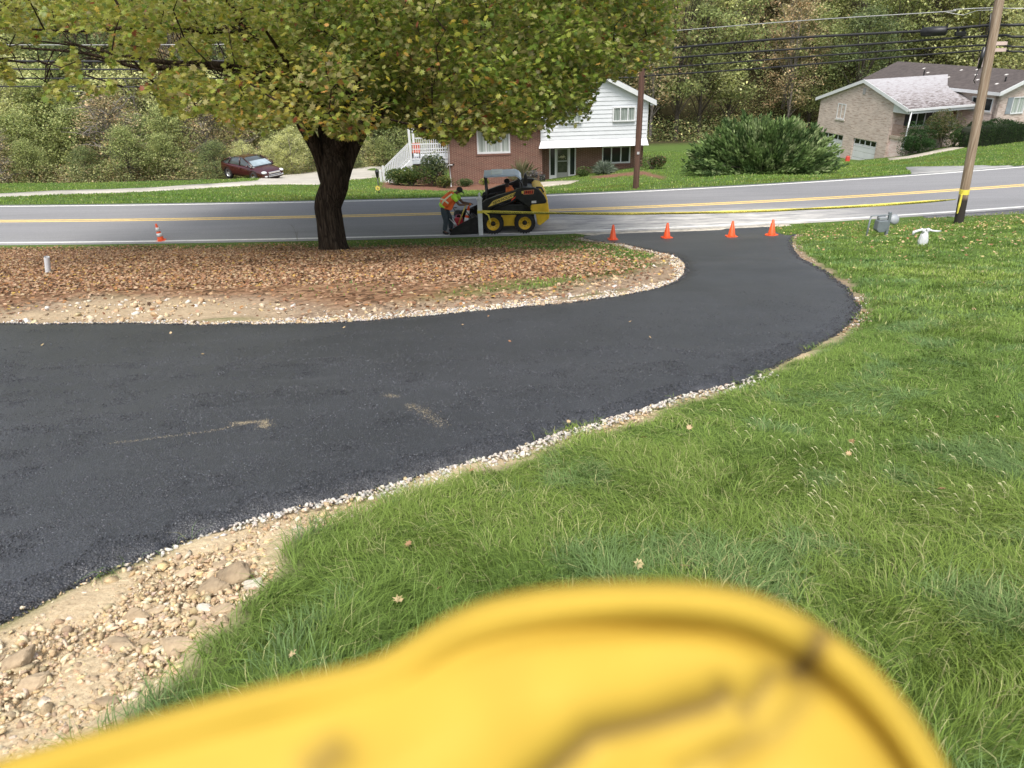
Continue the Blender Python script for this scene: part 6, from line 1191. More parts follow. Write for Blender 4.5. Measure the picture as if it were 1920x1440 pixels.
def tuftplant(name, label, loc, n_, L_, cols, w_, seed, spread=1.0):
    r_ = np.random.default_rng(seed); a_ = r_.uniform(0, 2*np.pi, n_); e_ = r_.uniform(.25, 1.35, n_); L = L_*r_.uniform(.6, 1.1, n_); d = np.c_[np.cos(a_)*np.cos(e_)*spread, np.sin(a_)*np.cos(e_)*spread, np.sin(e_)]; p0 = np.c_[r_.normal(0, .05, (n_, 2)), np.zeros(n_)]
    s_ = np.cross(d, r_.normal(0, 1, (n_, 3))); s_ /= np.linalg.norm(s_, axis=1)[:, None]; p1 = p0+d*L[:, None]*.6+np.c_[np.zeros((n_, 2)), L*.08]; p2 = p0+d*L[:, None]-np.c_[np.zeros((n_, 2)), L*.10*np.cos(e_)]
    w2 = .014; V = np.stack([p0-s_*w2, p0+s_*w2, p1+s_*w2*1.2, p2, p1-s_*w2*1.2], 1); ii = np.arange(n_)[:, None]*5; c_ = np.array(cols)[r_.choice(len(cols), n_, p=np.array(w_)/sum(w_))]*r_.uniform(.8, 1.2, (n_, 1))
    o = mk(name, V.reshape(-1, 3), [ii+np.array([[0, 1, 2, 3, 4]])], fol, col=np.repeat(c_, 5, 0)); o.location = loc; tag(o, label, 'plant', gg)
tuftplant('ornamental_grass', 'tall tan ornamental grass clump behind the skid steer cab', at(978, 346, 46.9), 420, 1.55, [(.36, .32, .20), (.22, .24, .12), (.16, .20, .09)], [2, 2, 1], 31, .8)
tuftplant('spiky_shrub', 'silvery green spiky shrub under the ground floor window', at(1132, 337, 46.7), 700, .88, [(.24, .29, .22), (.16, .21, .14), (.32, .36, .29)], [2, 2, 1], 33, 1.15)
# ------------------------------------------------------------------ lamps by the stair, stones, fence
hl = at(709, 361, 45.2); hl = hit(711, 363); t = thing('lamp_post', 'black lamp post with lantern and a yellow sunflower ornament, left of the brick house', 'lamp post', hl); k_ = 1/(FPX/(hl.y*.893+7*.45))
b = B(); b.lathe([(.05, 0), (.035, .08), (.028, .12), (.026, 30*k_)], 10); b.build('post', blk, t, True); b = B(); z = 30*k_; b.lathe([(.05, z), (.07, z+.03), (.11, z+.30), (.12, z+.31), (.05, z+.40), (.015, z+.43), (.02, z+.47)], 8); b.build('lantern_frame', blk, t)
b = B(); b.lathe([(.064, z+.035), (.104, z+.295)], 8); b.build('lantern_glass', mat('frosted lantern glass', (.5, .5, .48), .3), t); fl = thing('sunflower_ornament', 'yellow sunflower ornament fixed low on the black lamp post', 'ornament', hl+Vector((-.04, -.06, 11*k_)))
b = B()
for k in range(14): a_ = k/14*2*math.pi; b.add([(0, 0, 0), (math.cos(a_-.2)*.10, -.01, math.sin(a_-.2)*.10), (math.cos(a_)*.15, 0, math.sin(a_)*.15), (math.cos(a_+.2)*.10, -.01, math.sin(a_+.2)*.10)], [(0, 1, 2, 3)])
b.build('petals', mat('sunflower yellow', (.80, .62, .12), .6), fl); b = B(); b.lathe([(.055, -.01), (.05, .02), (.01, .03)], 12, Mt((0, -.005, 0), R(90))); b.build('flower_centre', mat('tan flower centre', (.40, .30, .12), .8), fl)
hg_ = hit(716, 296); t = thing('globe_lamp', 'white globe lamp on a thin post in front of the dark trees', 'lamp post', hg_); kk = 1/(FPX/(hg_.y*.893+8*.45)); b = B(); b.tube([(0, 0, -.1), (0, 0, 17*kk)], .04, 8); b.build('post', mat('pale post', (.5, .5, .48), .6), t, True); b = B(); b.ball((0, 0, 21.5*kk), 4.6*kk, 18); b.build('globe', mat('white globe', (.72, .72, .70), .3), t, True)
for k, (px, py, s_) in enumerate(((683, 294, .34), (690, 292.5, .42), (697, 292.5, .36), (703, 294, .30), (710, 294, .26))):
    h = hit(px, py+1.5); v, f = rockshape(2, 900+k); v = v*np.array([1, .8, .7])*s_; o = mk('border_stone', v, [f], bigm, col=np.tile((.55, .52, .47), (len(v), 1))); o.location = h+Vector((0, 0, .12)); tag(o, 'white painted border stone in the row left of the globe lamp', 'stone', 'white stones in a row near the globe lamp')
ha = hit(650, 300); hb_ = hit(752, 298); fe = thing('wire_fence', 'thin wire fence in front of the dark trees behind the globe lamp', 'fence', ha+Vector((0, 2.5, 0))); dv = hb_-ha; b = B()
for zz in (.3, .55, .8, 1.05, 1.3): b.tube([(0, 0, zz), tuple(dv*.5+Vector((0, 0, zz-.03))), tuple(dv+Vector((0, 0, zz)))], .018, 4)
b.build('wires', mat('grey wire', (.16, .15, .13), .7), fe)
for k in range(5): b = B(); q = dv*k/4; b.tube([q+Vector((0, 0, -.3)), q+Vector((0, 0, 1.4))], .045, 6); b.build('fence_post', mat('grey post', (.14, .12, .10), .9), fe)
h = hit(1588, 301); t = thing('fuel_can', 'red fuel can standing beside the nearer garage door', 'can', at(1589, 300, 62)); t.location.z -= .0; b = B(); b.box(-.17, .17, -.14, .14, 0, .42, c=.15); b.build('can_body', mat('red plastic', (.55, .06, .04), .5), t, bevel=.06); b = B(); b.tube([(-.08, 0, .42), (-.07, 0, .50), (.07, 0, .50), (.08, 0, .42)], .02, 6); b.build('can_handle', mat('red plastic', (.55, .06, .04), .5), t)
# ------------------------------------------------------------------ skid steer (front toward the left)
ypl = 24.86; q0 = P(955, 440, ypl); SS = thing('skid_steer', 'yellow and black skid steer loader standing at the road edge, driver in its cab', 'skid steer', (q0.x, ypl+.83, .022))
yel = mat('loader yellow', (.80, .50, .035), .42, .16, 4); blk2 = mat('loader black', (.022, .021, .020), .38, .6, 5, spec=.6); tyrem = mat('tyre rubber', (.022, .021, .020), .85, .3, 9, bmp=.4); steel = mat('worn dark steel', (.03, .028, .027), .5, .4, 6, metal=.5)
def SX(px): return (px-1121)/345
def SZ(py): return (900-py)/335
def poly(pts): return [(SX(x), SZ(y)) for x, y in pts]
b = B(); b.box(-.78, .86, -.53, .53, .24, .92); b.prism([(.5, .92), (1.02, .92), (1.05, 1.25), (.95, 1.38), (.5, 1.42)], -.50, .50); b.build('chassis', blk2, SS, bevel=.03)
b = B(); b.box(SX(1030), SX(1210), -.56, -.531, .20, .57); b.build('chaincase', yel, SS, bevel=.01); b = B(); b.box(SX(1030), SX(1210), .531, .56, .20, .57); b.build('chaincase', yel, SS, bevel=.01)
b = B(); b.prism(poly([(1372, 640), (1380, 578), (1578, 566), (1592, 690), (1588, 745), (1482, 822), (1452, 806), (1432, 690)]), -.78, .78); b.build('counterweight', yel, SS, bevel=.035)
b = B(); b.prism(poly([(1440, 402), (1500, 415), (1560, 500), (1580, 564), (1500, 572), (1400, 430)]), -.62, .62); b.build('engine_hood', yel, SS, bevel=.04)
b = B(); b.box(SX(1583), SX(1593), -.70, .70, SZ(735), SZ(690)); b.build('rear_bumper', yel, SS, bevel=.02)
for wx in (-.533, .533):
    for s_ in (-1, 1):
        t = thing('w', None, None, (0, 0, 0)); bpy.data.objects.remove(t)
        r = .345; y0 = .57*s_; y1 = .83*s_; M = Mt((wx, (y0+y1)/2, r), R(90))
        hw = .13; b = B(); b.lathe([(.215, -hw), (.26, -hw-.004), (.315, -hw+.01), (.335, -hw+.04), (.338, 0), (.335, hw-.04), (.315, hw-.01), (.26, hw+.004), (.215, hw)], 40, M, cap=False)
        for k in range(22):
            a_ = k/22*2*math.pi
            for side_ in (-1, 1):
                bb = B(); Mk = M @ Matrix.Rotation(a_+(side_*.07), 4, 'Z') @ Matrix.Translation((.332, 0, side_*.062)) @ Matrix.Rotation(side_*.55, 4, 'X'); b.box(-.02, .022, -.016, .016, -.075, .078, Mk)
        ty = b.build('tyre', tyrem, SS); 
        b = B(); b.lathe([(.212, -.10), (.216, -.125), (.205, -.128), (.19, -.09), (.185, -.05), (.06, -.045), (.001, -.045)] if s_ > 0 else [(.212, .10), (.216, .125), (.205, .128), (.19, .09), (.185, .05), (.06, .045), (.001, .045)], 32, M, cap=False); b.build('rim', yel, ty, True)
        b = B(); sg = -1 if s_ > 0 else 1
        b.lathe([(.085, sg*.044), (.085, sg*.055), (.05, sg*.075), (.05, sg*.11), (.03, sg*.115)], 16, M)
        for k in range(8): a_ = k/8*2*math.pi; b.lathe([(.012, sg*.045), (.012, sg*.065)], 6, M @ Matrix.Translation((.125*math.cos(a_), .125*math.sin(a_), 0)))
        b.build('hub', blk2, ty, True)
armp = poly([(800, 600), (812, 548), (862, 512), (1000, 468), (1190, 422), (1236, 398), (1292, 386), (1420, 392), (1472, 414), (1532, 484), (1562, 545), (1546, 570), (1392, 578), (1350, 602), (1290, 560), (1235, 520), (1185, 515), (930, 596), (882, 648), (876, 700), (830, 742), (795, 720)])
for s_ in (-1, 1):
    b = B(); b.prism(armp, s_*.66, s_*.80); am = b.build('lift_arm', blk2, SS, bevel=.02)
    b = B(); b.tube([(SX(860), s_*.73, SZ(690)), (SX(1000), s_*.73, SZ(600)), (SX(1330), s_*.64, SZ(480))], [.035, .04, .05], 10); b.build('hydraulic_ram', steel, am, True)
    if s_ < 0:
        yq = -.804; b = B(); b.prism(poly([(884, 592), (945, 524), (1206, 434), (1176, 494), (935, 574)]), yq, yq+.006); b.build('yellow_stripe', mat('decal yellow', (.80, .58, .12), .4), am)
        ang = math.atan2(SZ(478)-SZ(566), SX(1170)-SX(930)); text('lettering', 'NEW HOLLAND', .118, (SX(944), yq-.002, SZ(566)), (R(90), -ang, 0), inkm, am, .001, .25, .96)
        b = B(); pl = poly([(1300, 420), (1418, 414), (1408, 462), (1292, 464)]); b.prism(pl, yq, yq+.006); b.build('model_plate', mat('decal orange outline', (.80, .30, .14), .4), am); b = B(); b.prism(poly([(1306, 425), (1411, 419), (1403, 457), (1300, 459)]), yq-.003, yq); b.build('model_plate_field', mat('decal dark red', (.10, .02, .015), .4), am)
        text('lettering', 'L218', .125, (SX(1308), yq-.006, SZ(456)), (R(90), -.03, 0), mat('decal red', (.85, .10, .04), .4), am, .001, .2, 1.0); b = B(); b.prism(poly([(1272, 428), (1296, 424), (1300, 452), (1276, 456)]), yq, yq+.005); b.build('badge', mat('decal yellow', (.80, .58, .12), .4), am)
        b = B(); b.prism(poly([(1386, 537), (1440, 535), (1440, 562), (1386, 563)]), yq, yq+.005); b.build('warning_sticker', mat('white sticker', (.75, .72, .68), .4), am); b = B(); b.prism(poly([(1160, 510), (1210, 478), (1196, 502), (1150, 535)]), yq, yq+.005); b.build('red_decal', mat('decal red', (.85, .10, .04), .4), am)
        b = B(); b.tube([(SX(1440), -.70, SZ(398)), (SX(1500), -.72, SZ(400)), (SX(1528), -.74, SZ(450))], [.03, .035, .03], 8); b.build('arm_link', blk2, am, True)
# cab
rz1 = 1.90; b = B(); b.prism([(-.80, rz1-.02), (.26, rz1), (.38, rz1-.06), (.46, rz1-.16), (.42, rz1-.19), (.34, rz1-.10), (.25, rz1-.06), (-.80, rz1-.08)], -.50, .50); rm_ = mat('bluish grey cab roof', (.56, .66, .78), .30, .05, 2); rf_ = b.build('cab_roof', rm_, SS, bevel=.012)
b = B(); b.box(-.55, -.18, -.44, .44, rz1-.016, rz1+.012); b.build('roof_hatch', mat('pale roof hatch', (.72, .80, .84), .25), rf_)
for s_ in (-1, 1):
    for nm, pts, rr_ in (('cab_post', [(-.76, s_*.47, rz1-.06), (-.72, s_*.47, 1.2), (-.70, s_*.47, .9)], .035), ('cab_post', [(.34, s_*.47, rz1-.12), (.46, s_*.47, rz1-.3), (.52, s_*.47, 1.30), (.52, s_*.47, .9)], .035), ('cab_frame_rail', [(-.72, s_*.47, 1.04), (-.2, s_*.47, 1.12), (.5, s_*.47, 1.30)], .028)):
        b = B(); b.tube(pts, rr_, 8); b.build(nm, blk2, SS, True)
b = B(); 
for k in range(9): z = 1.05+.03*k
b.box(.40, .46, -.44, .44, .9, 1.45); b.build('rear_screen', mat('dark mesh', (.03, .03, .03), .6), SS)
b = B(); b.box(-.02, .38, -.26, .26, .62, .76); b.box(.26, .38, -.26, .26, .76, 1.30); b.build('seat', mat('black vinyl', (.02, .02, .022), .5), SS, bevel=.03)
b = B(); b.prism([(.50, 1.40), (.66, 1.40), (.66, 1.72), (.60, 1.86), (.55, 1.74)], .05, .17); b.build('exhaust_stack', blk2, SS, bevel=.015)
for s_ in (-1, 1): b = B(); b.tube([(-.40, s_*.24, .85), (-.42, s_*.22, 1.12)], .018, 8); b.ball((-.42, s_*.22, 1.15), .035, 8); b.build('control_lever', dark, SS, True)
b = B(); b.tube([(-.80, -.62, .95), (-.95, -.60, .90), (-1.02, -.60, .62), (-.98, -.58, .3)], .022, 6); b.tube([(-.80, .5, .95), (-.98, .45, .90), (-1.04, .4, .6)], .022, 6); b.build('hydraulic_hose', dark, SS, True)
b = B(); b.tube([(-.82, -.66, 1.02), (-.94, -.66, 1.16), (-1.0, -.66, .98)], .012, 6); b.tube([(-.80, -.5, 1.0), (-.88, -.5, 1.22), (-.78, -.5, 1.28)], .016, 6); b.build('hand_rail', blk2, SS, True)
# bucket
b = B(); prof = [(-1.08, .60), (-1.0, .58), (-.98, .08), (-1.10, .03), (-2.02, .015), (-2.02, .045), (-1.15, .08), (-1.06, .16)]
b.prism(prof, -.84, .84); bk = b.build('bucket', steel, SS, bevel=.008)
sidep = [(-2.0, .045), (-1.9, .24), (-1.55, .44), (-1.12, .62), (-1.03, .58), (-1.02, .1), (-1.12, .06)]
for s_ in (-1, 1): b = B(); b.prism(sidep, s_*.842, s_*.865); b.build('bucket_side', steel, bk)
b = B(); b.box(-1.0, -.82, -.5, .5, .25, .70); b.build('quick_attach', blk2, SS, bevel=.02)
# load in the bucket
S0 = Vector(SS.location)
def sw(x, y, z): return S0+Vector((x, y, z))
cx_ = sw(-1.49, -.50, .17); c_ = make_cone('striped traffic cone leaning in the loader bucket, held by the bending worker', .74, True, cx_+Vector((0, 0, .0)), .2, (-.05, .22), 'traffic cones', .30)
t = thing('fuel_jug', 'red plastic jug in the bucket beside the striped cone', 'jug', sw(-1.72, -.25, .10)); rd = mat('red jug plastic', (.62, .05, .07), .35); b = B(); b.box(-.15, .15, -.10, .10, 0, .36, c=.1); b.build('jug_body', rd, t, bevel=.03); b = B(); b.tube([(-.09, 0, .36), (-.08, 0, .44), (.06, 0, .46), (.10, 0, .36)], .022, 8); b.build('jug_handle', mat('pink grip', (.70, .25, .38), .4), t, True)
b = B(); b.tube([sw(-1.72, -.50, .30), sw(-1.42, -.56, .98)], .022, 8); tag(b.build('garden_tool', mat('yellow fibreglass', (.72, .58, .12), .4), smooth=True), 'yellow tool handle slanting up out of the bucket', 'tool handle')
t = thing('wheelbarrow_frame', 'two silver tubes of a tool frame sticking up in the bucket behind the worker', 'tool frame', sw(-1.95, -.3, .10)); al_ = mat('silver tube', (.62, .62, .62), .3, metal=.6)
b = B(); b.tube([(-.06, -.3, .42), (.10, -.32, .25), (.22, -.34, .02)], .018, 8); b.build('tube', al_, t, True); b = B(); b.tube([(.05, -.3, .42), (.14, -.32, .25), (.26, -.34, .02)], .018, 8); b.build('tube', al_, t, True)
t = thing('leaf_blower', 'black leaf blower lying across the bucket load', 'leaf blower', sw(-1.75, .1, .42)); b = B(); b.ball((0, 0, .08), (.16, .14, .15), 12); b.build('blower_body', dark, t, True); b = B(); b.tube([(0, 0, .1), (.25, -.05, .20), (.55, -.1, .26)], [.07, .055, .045], 10); b.build('blower_tube', dark, t, True); b = B(); b.tube([(-.1, 0, .18), (-.18, -.02, .32), (-.02, -.02, .30)], .015, 6); b.build('blower_handle', dark, t, True)
t = thing('shovel', 'dark shovel standing in the bucket against the loader arm', 'shovel', sw(-1.2, -.3, .12)); b = B(); b.tube([(-.25, -.2, .62), (.12, -.25, .12)], .016, 8); b.build('handle', dark, t, True); b = B(); b.prism([(.06, .20), (.22, .14), (.24, -.02), (.12, .0)], -.34, -.32); b.build('blade', steel, t)
t = thing('tool_bag', 'grey canvas bag heaped in the bucket near the quick attach', 'bag', sw(-1.28, .15, .12)); b = B(); b.ball((0, 0, .16), (.2, .32, .2), 14); b.build('bag_body', mat('grey canvas', (.12, .12, .12), .9, .4, 5), t, True); b = B(); b.tube([(-.1, -.1, .33), (0, -.1, .42), (.1, -.1, .33)], .015, 6); b.build('bag_handle', dark, t, True)
# ------------------------------------------------------------------ people
def skin(name, chains, m, parent, sub=1, root=0):
    """chains: lists of (x,y,z,r) sharing points by position"""
    vs = []; rs = []; es = []; ix = {}
    def vi(p):
        k = tuple(round(c, 4) for c in p[:3])
        if k not in ix: ix[k] = len(vs); vs.append(p[:3]); rs.append(p[3] if len(p) == 4 else p[3:])
        return ix[k]
    for ch in chains:
        for a_, b_ in zip(ch[:-1], ch[1:]): es.append((vi(a_), vi(b_)))
    me = bpy.data.meshes.new(name); me.from_pydata(vs, es, []); me.materials.append(m); o = bpy.data.objects.new(name, me); COL.objects.link(o); o.parent = parent
    sk = o.modifiers.new('skin', 'SKIN'); sk.use_smooth_shade = True
    for i, r_ in enumerate(rs): d = me.skin_vertices[0].data[i]; d.radius = (r_, r_) if isinstance(r_, (int, float)) else tuple(r_); d.use_root = (i == root)
    sb = o.modifiers.new('sub', 'SUBSURF'); sb.levels = sub; sb.render_levels = sub; return o
def hand(wr, dirv, up, s_=1):
    """five finger chains from a wrist point, curled"""
    d = Vector(dirv).normalized(); u = Vector(up).normalized(); sdv = d.cross(u).normalized()*s_; w_ = Vector(wr[:3]); palm = w_+d*.06; out = [[tuple(wr), (*palm, .026)]]
    for k, (o_, L) in enumerate(((-.028, .062), (-.009, .072), (.010, .068), (.028, .052))):
        k0 = palm+sdv*o_+d*.018; k1 = k0+d*L*.5-u*.012; k2 = k1+d*L*.25-u*L*.45; out.append([(*palm, .026), (*k0, .011), (*k1, .0095), (*k2, .008)])
    t0 = w_+d*.03-sdv*.035; out.append([(*palm, .026), (*t0, .012), (*(t0+d*.03-sdv*.012-u*.02), .010), (*(t0+d*.05-u*.04), .008)]); return out
skinb = mat('brown skin', (.16, .085, .055), .55, .08, 9); hivis = mat('hi-vis orange', (.95, .16, .03), .6, .07, 7, bmp=.3); lime = mat('lime shirt', (.50, .85, .06), .65, .07, 7, bmp=.3); denim = mat('dark denim', (.045, .06, .07), .85, .3, 9, bmp=.4); boots = mat('dark boots', (.015, .014, .013), .7); capm = mat('dark cap', (.02, .02, .022), .8); silv = mat('reflective tape', (.80, .76, .50), .35)
wx0 = q0.x+(810+400/14.4-955)/54; WK = thing('person', 'worker in orange safety vest, lime shirt and dark cap bending over the loader bucket', 'person', (wx0, 25.08, .022), scale=1.05)
hipc = (-.02, 0, .86); 
Lk, Lf, Rk, Rf = (.05, -.10, .46), (-.02, -.11, .09), (.17, .12, .46), (.17, .13, .09)
sh = (.36, .02, 1.22); nk = (.44, .02, 1.31); hd_ = (.53, .0, 1.37)
shL, shR = (.36, -.17, 1.22), (.42, .20, 1.20); elL, elR = (.50, -.23, .98), (.58, .25, .95); wrL, wrR = (.76, -.20, .985), (.80, .15, .93)
body = [[(*hipc, .13), (.14, 0, 1.02, .13), (*sh, .12), (*nk, .055), (.49, .01, 1.345, .055), (*hd_, .085), (.575, -.005, 1.35, .07)], [(*hipc, .13), (-.01, -.10, .80, .085), (*Lk, .06), (*Lf, .042), (.10, -.12, .04, .035)], [(*hipc, .13), (.03, .10, .80, .085), (*Rk, .06), (*Rf, .042), (.29, .13, .04, .035)],
        [(*sh, .12), (*shL, .06), (*elL, .045), (*wrL, .032)]+[], [(*sh, .12), (*shR, .06), (*elR, .045), (*wrR, .032)]]
body += hand((*wrL, .032), (1, .1, .05), (0, 0, 1), 1)+hand((*wrR, .032), (1, -.1, 0), (0, 0, 1), -1)
skin('body', body, skinb, WK, 1)
skin('jeans', [[(.03, 0, .98, .15), (-.03, 0, .90, .165), (-.02, -.095, .78, .115), (Lk[0], Lk[1], Lk[2], .088), (Lf[0], Lf[1], .12, .078)], [(-.03, 0, .90, .165), (.03, .095, .78, .115), (Rk[0], Rk[1], Rk[2], .088), (Rf[0], Rf[1], .12, .078)]], denim, WK, 1)
skin('boots', [[(Lf[0]-.03, Lf[1], .14, .062), (Lf[0]-.02, Lf[1], .05, .055), (Lf[0]+.14, Lf[1]-.01, .04, .042)]], boots, WK, 1); skin('boots', [[(Rf[0]-.03, Rf[1], .14, .062), (Rf[0]-.02, Rf[1], .05, .055), (Rf[0]+.14, Rf[1], .04, .042)]], boots, WK, 1)
skin('shirt', [[(-.06, 0, .83, .19), (.0, 0, .92, .185), (.08, 0, 1.0, .16), (*sh, .145), (.41, .02, 1.27, .075)], [(*sh, .145), (shL[0], shL[1]-.01, shL[2], .09), (.46, -.225, 1.08, .075)], [(*sh, .145), (shR[0], shR[1], shR[2], .085), (.52, .24, 1.04, .07)]], lime, WK, 1)
vst = skin('vest', [[(-.04, 0, .91, .225), (.09, 0, 1.02, .235), (.22, .01, 1.12, .235), (.34, .02, 1.22, .22), (.41, .02, 1.27, .14)]], hivis, WK, 1)
b = B(); b.prism([(-.02, .86), (.12, .82), (.22, .78), (.28, .84), (.36, 1.0), (.38, 1.08), (.2, 1.02)], -.16, .10); b.build('vest_front', hivis, WK, bevel=.03)
from mathutils.bvhtree import BVHTree
bpy.context.view_layer.update(); _dg = bpy.context.evaluated_depsgraph_get(); _bv = BVHTree.FromObject(vst, _dg)
def strap(name, pts):
    out = []; P_ = [Vector(p) for p in pts]
    for i in range(len(P_)-1):
        for k in range(6):
            q = P_[i].lerp(P_[i+1], k/6); h_, n__, _, _ = _bv.ray_cast(Vector((q.x-.25, -.8, q.z+.45)), Vector((.25, .8, -.45)).normalized())
            if h_ is None: h_, n__, _, _ = _bv.find_nearest(q)
            out.append((h_, n__))
    b = B(); V = []
    for i, (h_, n__) in enumerate(out):
        d = (out[min(i+1, len(out)-1)][0]-out[max(i-1, 0)][0]).normalized(); s__ = d.cross(n__).normalized()*.026; V += [h_+n__*.004-s__, h_+n__*.010-s__*.8, h_+n__*.010+s__*.8, h_+n__*.004+s__]
    b.add(V, [(i*4+j, i*4+j+1, i*4+j+5, i*4+j+4) for i in range(len(out)-1) for j in range(3)]); b.build(name, silv, WK, True)
strap('reflective_strap', [(-.06, 0, 1.12), (.06, 0, 1.06), (.16, 0, .98), (.24, 0, .90)]); strap('reflective_strap', [(-.02, 0, .90), (.08, 0, 1.02), (.22, 0, 1.14), (.36, 0, 1.26)])
b = B(); b.lathe([(.098, -.02), (.100, .03), (.085, .075), (.045, .10), (.004, .108)], 16, Mt((.525, 0, 1.39), 0, .45)); b.build('cap', capm, WK, True); b = B(); b.lathe([(.001, 0), (.075, 0), (.075, .012), (.001, .012)], 14, Mt((.615, 0, 1.335), 0, .75)); b.build('cap_brim', capm, WK, True)
b = B(); b.ball((.605, -.03, 1.335), (.014, .012, .02), 8); b.build('nose', skinb, WK, True); b = B(); b.ball((.52, -.085, 1.36), (.022, .010, .03), 8); b.build('ear', skinb, WK, True)
b = B(); b.ball((.845, -.19, .975), (.05, .045, .04), 10); b.build('work_glove', mat('orange glove', (.70, .20, .05), .7), WK, True)
DV = thing('person', 'driver in orange safety shirt sitting in the skid steer cab, looking left', 'person', S0+Vector((.07, -.06, -.04)), scale=1.05)
dh = [[(.10, 0, .84, .14), (.06, 0, 1.05, .13), (-.02, 0, 1.26, .13), (-.08, 0, 1.40, .05), (-.10, 0, 1.43, .075), (-.12, 0, 1.525, .115), (-.155, 0, 1.48, .085)], [(-.02, 0, 1.26, .13), (-.01, -.19, 1.28, .06), (-.10, -.24, 1.04, .045), (-.36, -.22, 1.08, .033)], [(-.02, 0, 1.26, .13), (-.01, .19, 1.28, .06), (-.10, .24, 1.04, .045), (-.36, .22, 1.08, .033)],
      [(.10, 0, .84, .14), (-.02, -.12, .84, .09), (-.40, -.13, .86, .062), (-.50, -.13, .50, .045), (-.60, -.13, .46, .036)], [(.10, 0, .84, .14), (-.02, .12, .84, .09), (-.40, .13, .86, .062), (-.50, .13, .50, .045), (-.60, .13, .46, .036)]]
dh += hand((-.36, -.22, 1.08, .033), (-1, 0, .2), (0, 0, 1), 1)+hand((-.36, .22, 1.08, .033), (-1, 0, .2), (0, 0, 1), -1)
skin('body', dh, mat('dark brown skin', (.07, .035, .025), .5, .08, 9), DV, 1); org = mat('orange shirt', (.90, .22, .05), .7, .12, 12, bmp=.3)
skin('shirt', [[(.11, 0, .88, .22), (.07, 0, 1.05, .235), (-.015, 0, 1.26, .225), (-.05, 0, 1.40, .10)], [(-.015, 0, 1.26, .225), (-.01, -.22, 1.28, .115), (-.10, -.27, 1.06, .09)], [(-.015, 0, 1.26, .225), (-.01, .22, 1.28, .115), (-.10, .27, 1.06, .09)]], org, DV, 1)
skin('trousers', [[(.11, 0, .84, .155), (-.02, -.12, .84, .105), (-.40, -.13, .86, .08), (-.49, -.13, .56, .065)], [(.11, 0, .84, .155), (-.02, .12, .84, .105), (-.40, .13, .86, .08), (-.49, .13, .56, .065)]], denim, DV, 1)
b = B(); b.ball((-.095, 0, 1.565), (.098, .096, .082), 14); b.build('hair', mat('black hair', (.012, .01, .01), .8), DV, True); b = B(); b.ball((-.222, 0, 1.50), (.018, .014, .02), 8); b.build('nose', mat('dark brown skin', (.07, .035, .025), .5), DV, True)
b = B(); b.tube([(.12, -.13, 1.0), (.03, -.17, 1.2), (-.03, -.13, 1.36)], .02, 6); b.build('reflective_strap', silv, DV, True)
# ------------------------------------------------------------------ maroon sedan
hc_ = P(474, 331, 51); cz = Tz(hc_.x, 51); CR = thing('parked_car', 'maroon sedan parked nose out beside the thicket on the concrete pad', 'car', (hc_.x, 51, cz+.03), math.atan2(-.60, .80))
mar = mat('maroon car paint', (.045, .006, .007), .22, .05, 2, spec=.9); chrome = mat('bright chrome', (.75, .75, .76), .12, .02, 2, metal=.9); carg = mat('car glass', (.05, .06, .06), .05, .2, 2, spec=1.0)
st = [(-2.40, .62, .50, .80), (-2.34, .74, .32, 1.00), (-2.05, .84, .22, 1.06), (-1.5, .905, .20, 1.03), (-.9, .915, .19, .98), (0, .92, .19, .95), (.8, .92, .19, .93), (1.25, .915, .19, .90), (1.7, .90, .20, .84), (2.10, .85, .20, .76), (2.33, .76, .22, .68), (2.42, .64, .28, .58)]
ring = lambda x, w_, zb_, zt: [(x, s_*a_*w_, zb_+(zt-zb_)*c_) for s_, seq in ((-1, [(.80, 0), (.95, .10), (1, .42), (.985, .72), (.93, .93), (.70, 1.0), (.35, 1.035)]), (1, [(.35, 1.035), (.70, 1.0), (.93, .93), (.985, .72), (1, .42), (.95, .10), (.80, 0)])) for a_, c_ in seq]
V = [p for s_ in st for p in ring(*s_)]; k = 14; F_ = [(i*k+j, (i+1)*k+j, (i+1)*k+(j+1) % k, i*k+(j+1) % k) for i in range(len(st)-1) for j in range(k)]
b = B(); b.add(V, F_+[tuple(range(k)), tuple(range((len(st)-1)*k+k-1, (len(st)-1)*k-1, -1))]); bo = b.build('body', mar, CR, True); sb = bo.modifiers.new('s', 'SUBSURF'); sb.levels = sb.render_levels = 1
gs = [(-2.0, .66, .98, 1.03), (-1.55, .70, .98, 1.22), (-1.05, .68, .96, 1.38), (-.35, .67, .94, 1.445), (.25, .66, .93, 1.42), (.75, .68, .92, 1.22), (1.30, .74, .88, .93)]
V = []; 
for x, w_, z0_, z1_ in gs: V += [(x, -w_-.17*min(1, (1.45-z1_)*.4+.55), z0_), (x, -w_*.97, z1_-.03), (x, -w_*.5, z1_), (x, w_*.5, z1_), (x, w_*.97, z1_-.03), (x, w_+.17*min(1, (1.45-z1_)*.4+.55), z0_)]
k = 6; b = B(); b.add(V, [(i*k+j, (i+1)*k+j, (i+1)*k+j+1, i*k+j+1) for i in range(len(gs)-1) for j in range(k-1)]+[tuple(range(k)), tuple(range((len(gs)-1)*k, (len(gs)-1)*k+k))]); b.build('windows', carg, CR, True); b = B(); b.add([(.79, -.62, 1.235), (1.29, -.72, .965), (1.29, .72, .965), (.79, .62, 1.235)], [(0, 1, 2, 3)]); b.build('windscreen', mat('windscreen with painted sky reflection', (.30, .37, .40), .06, .25, 2, spec=1.0), CR)  # windscreen: reflected sky is painted in as a pale base colour
b = B(); V = []
for x, w_, z0_, z1_ in gs[1:5]: V += [(x, -w_*.985, z1_-.035), (x, -w_*.5, z1_+.012), (x, w_*.5, z1_+.012), (x, w_*.985, z1_-.035)]
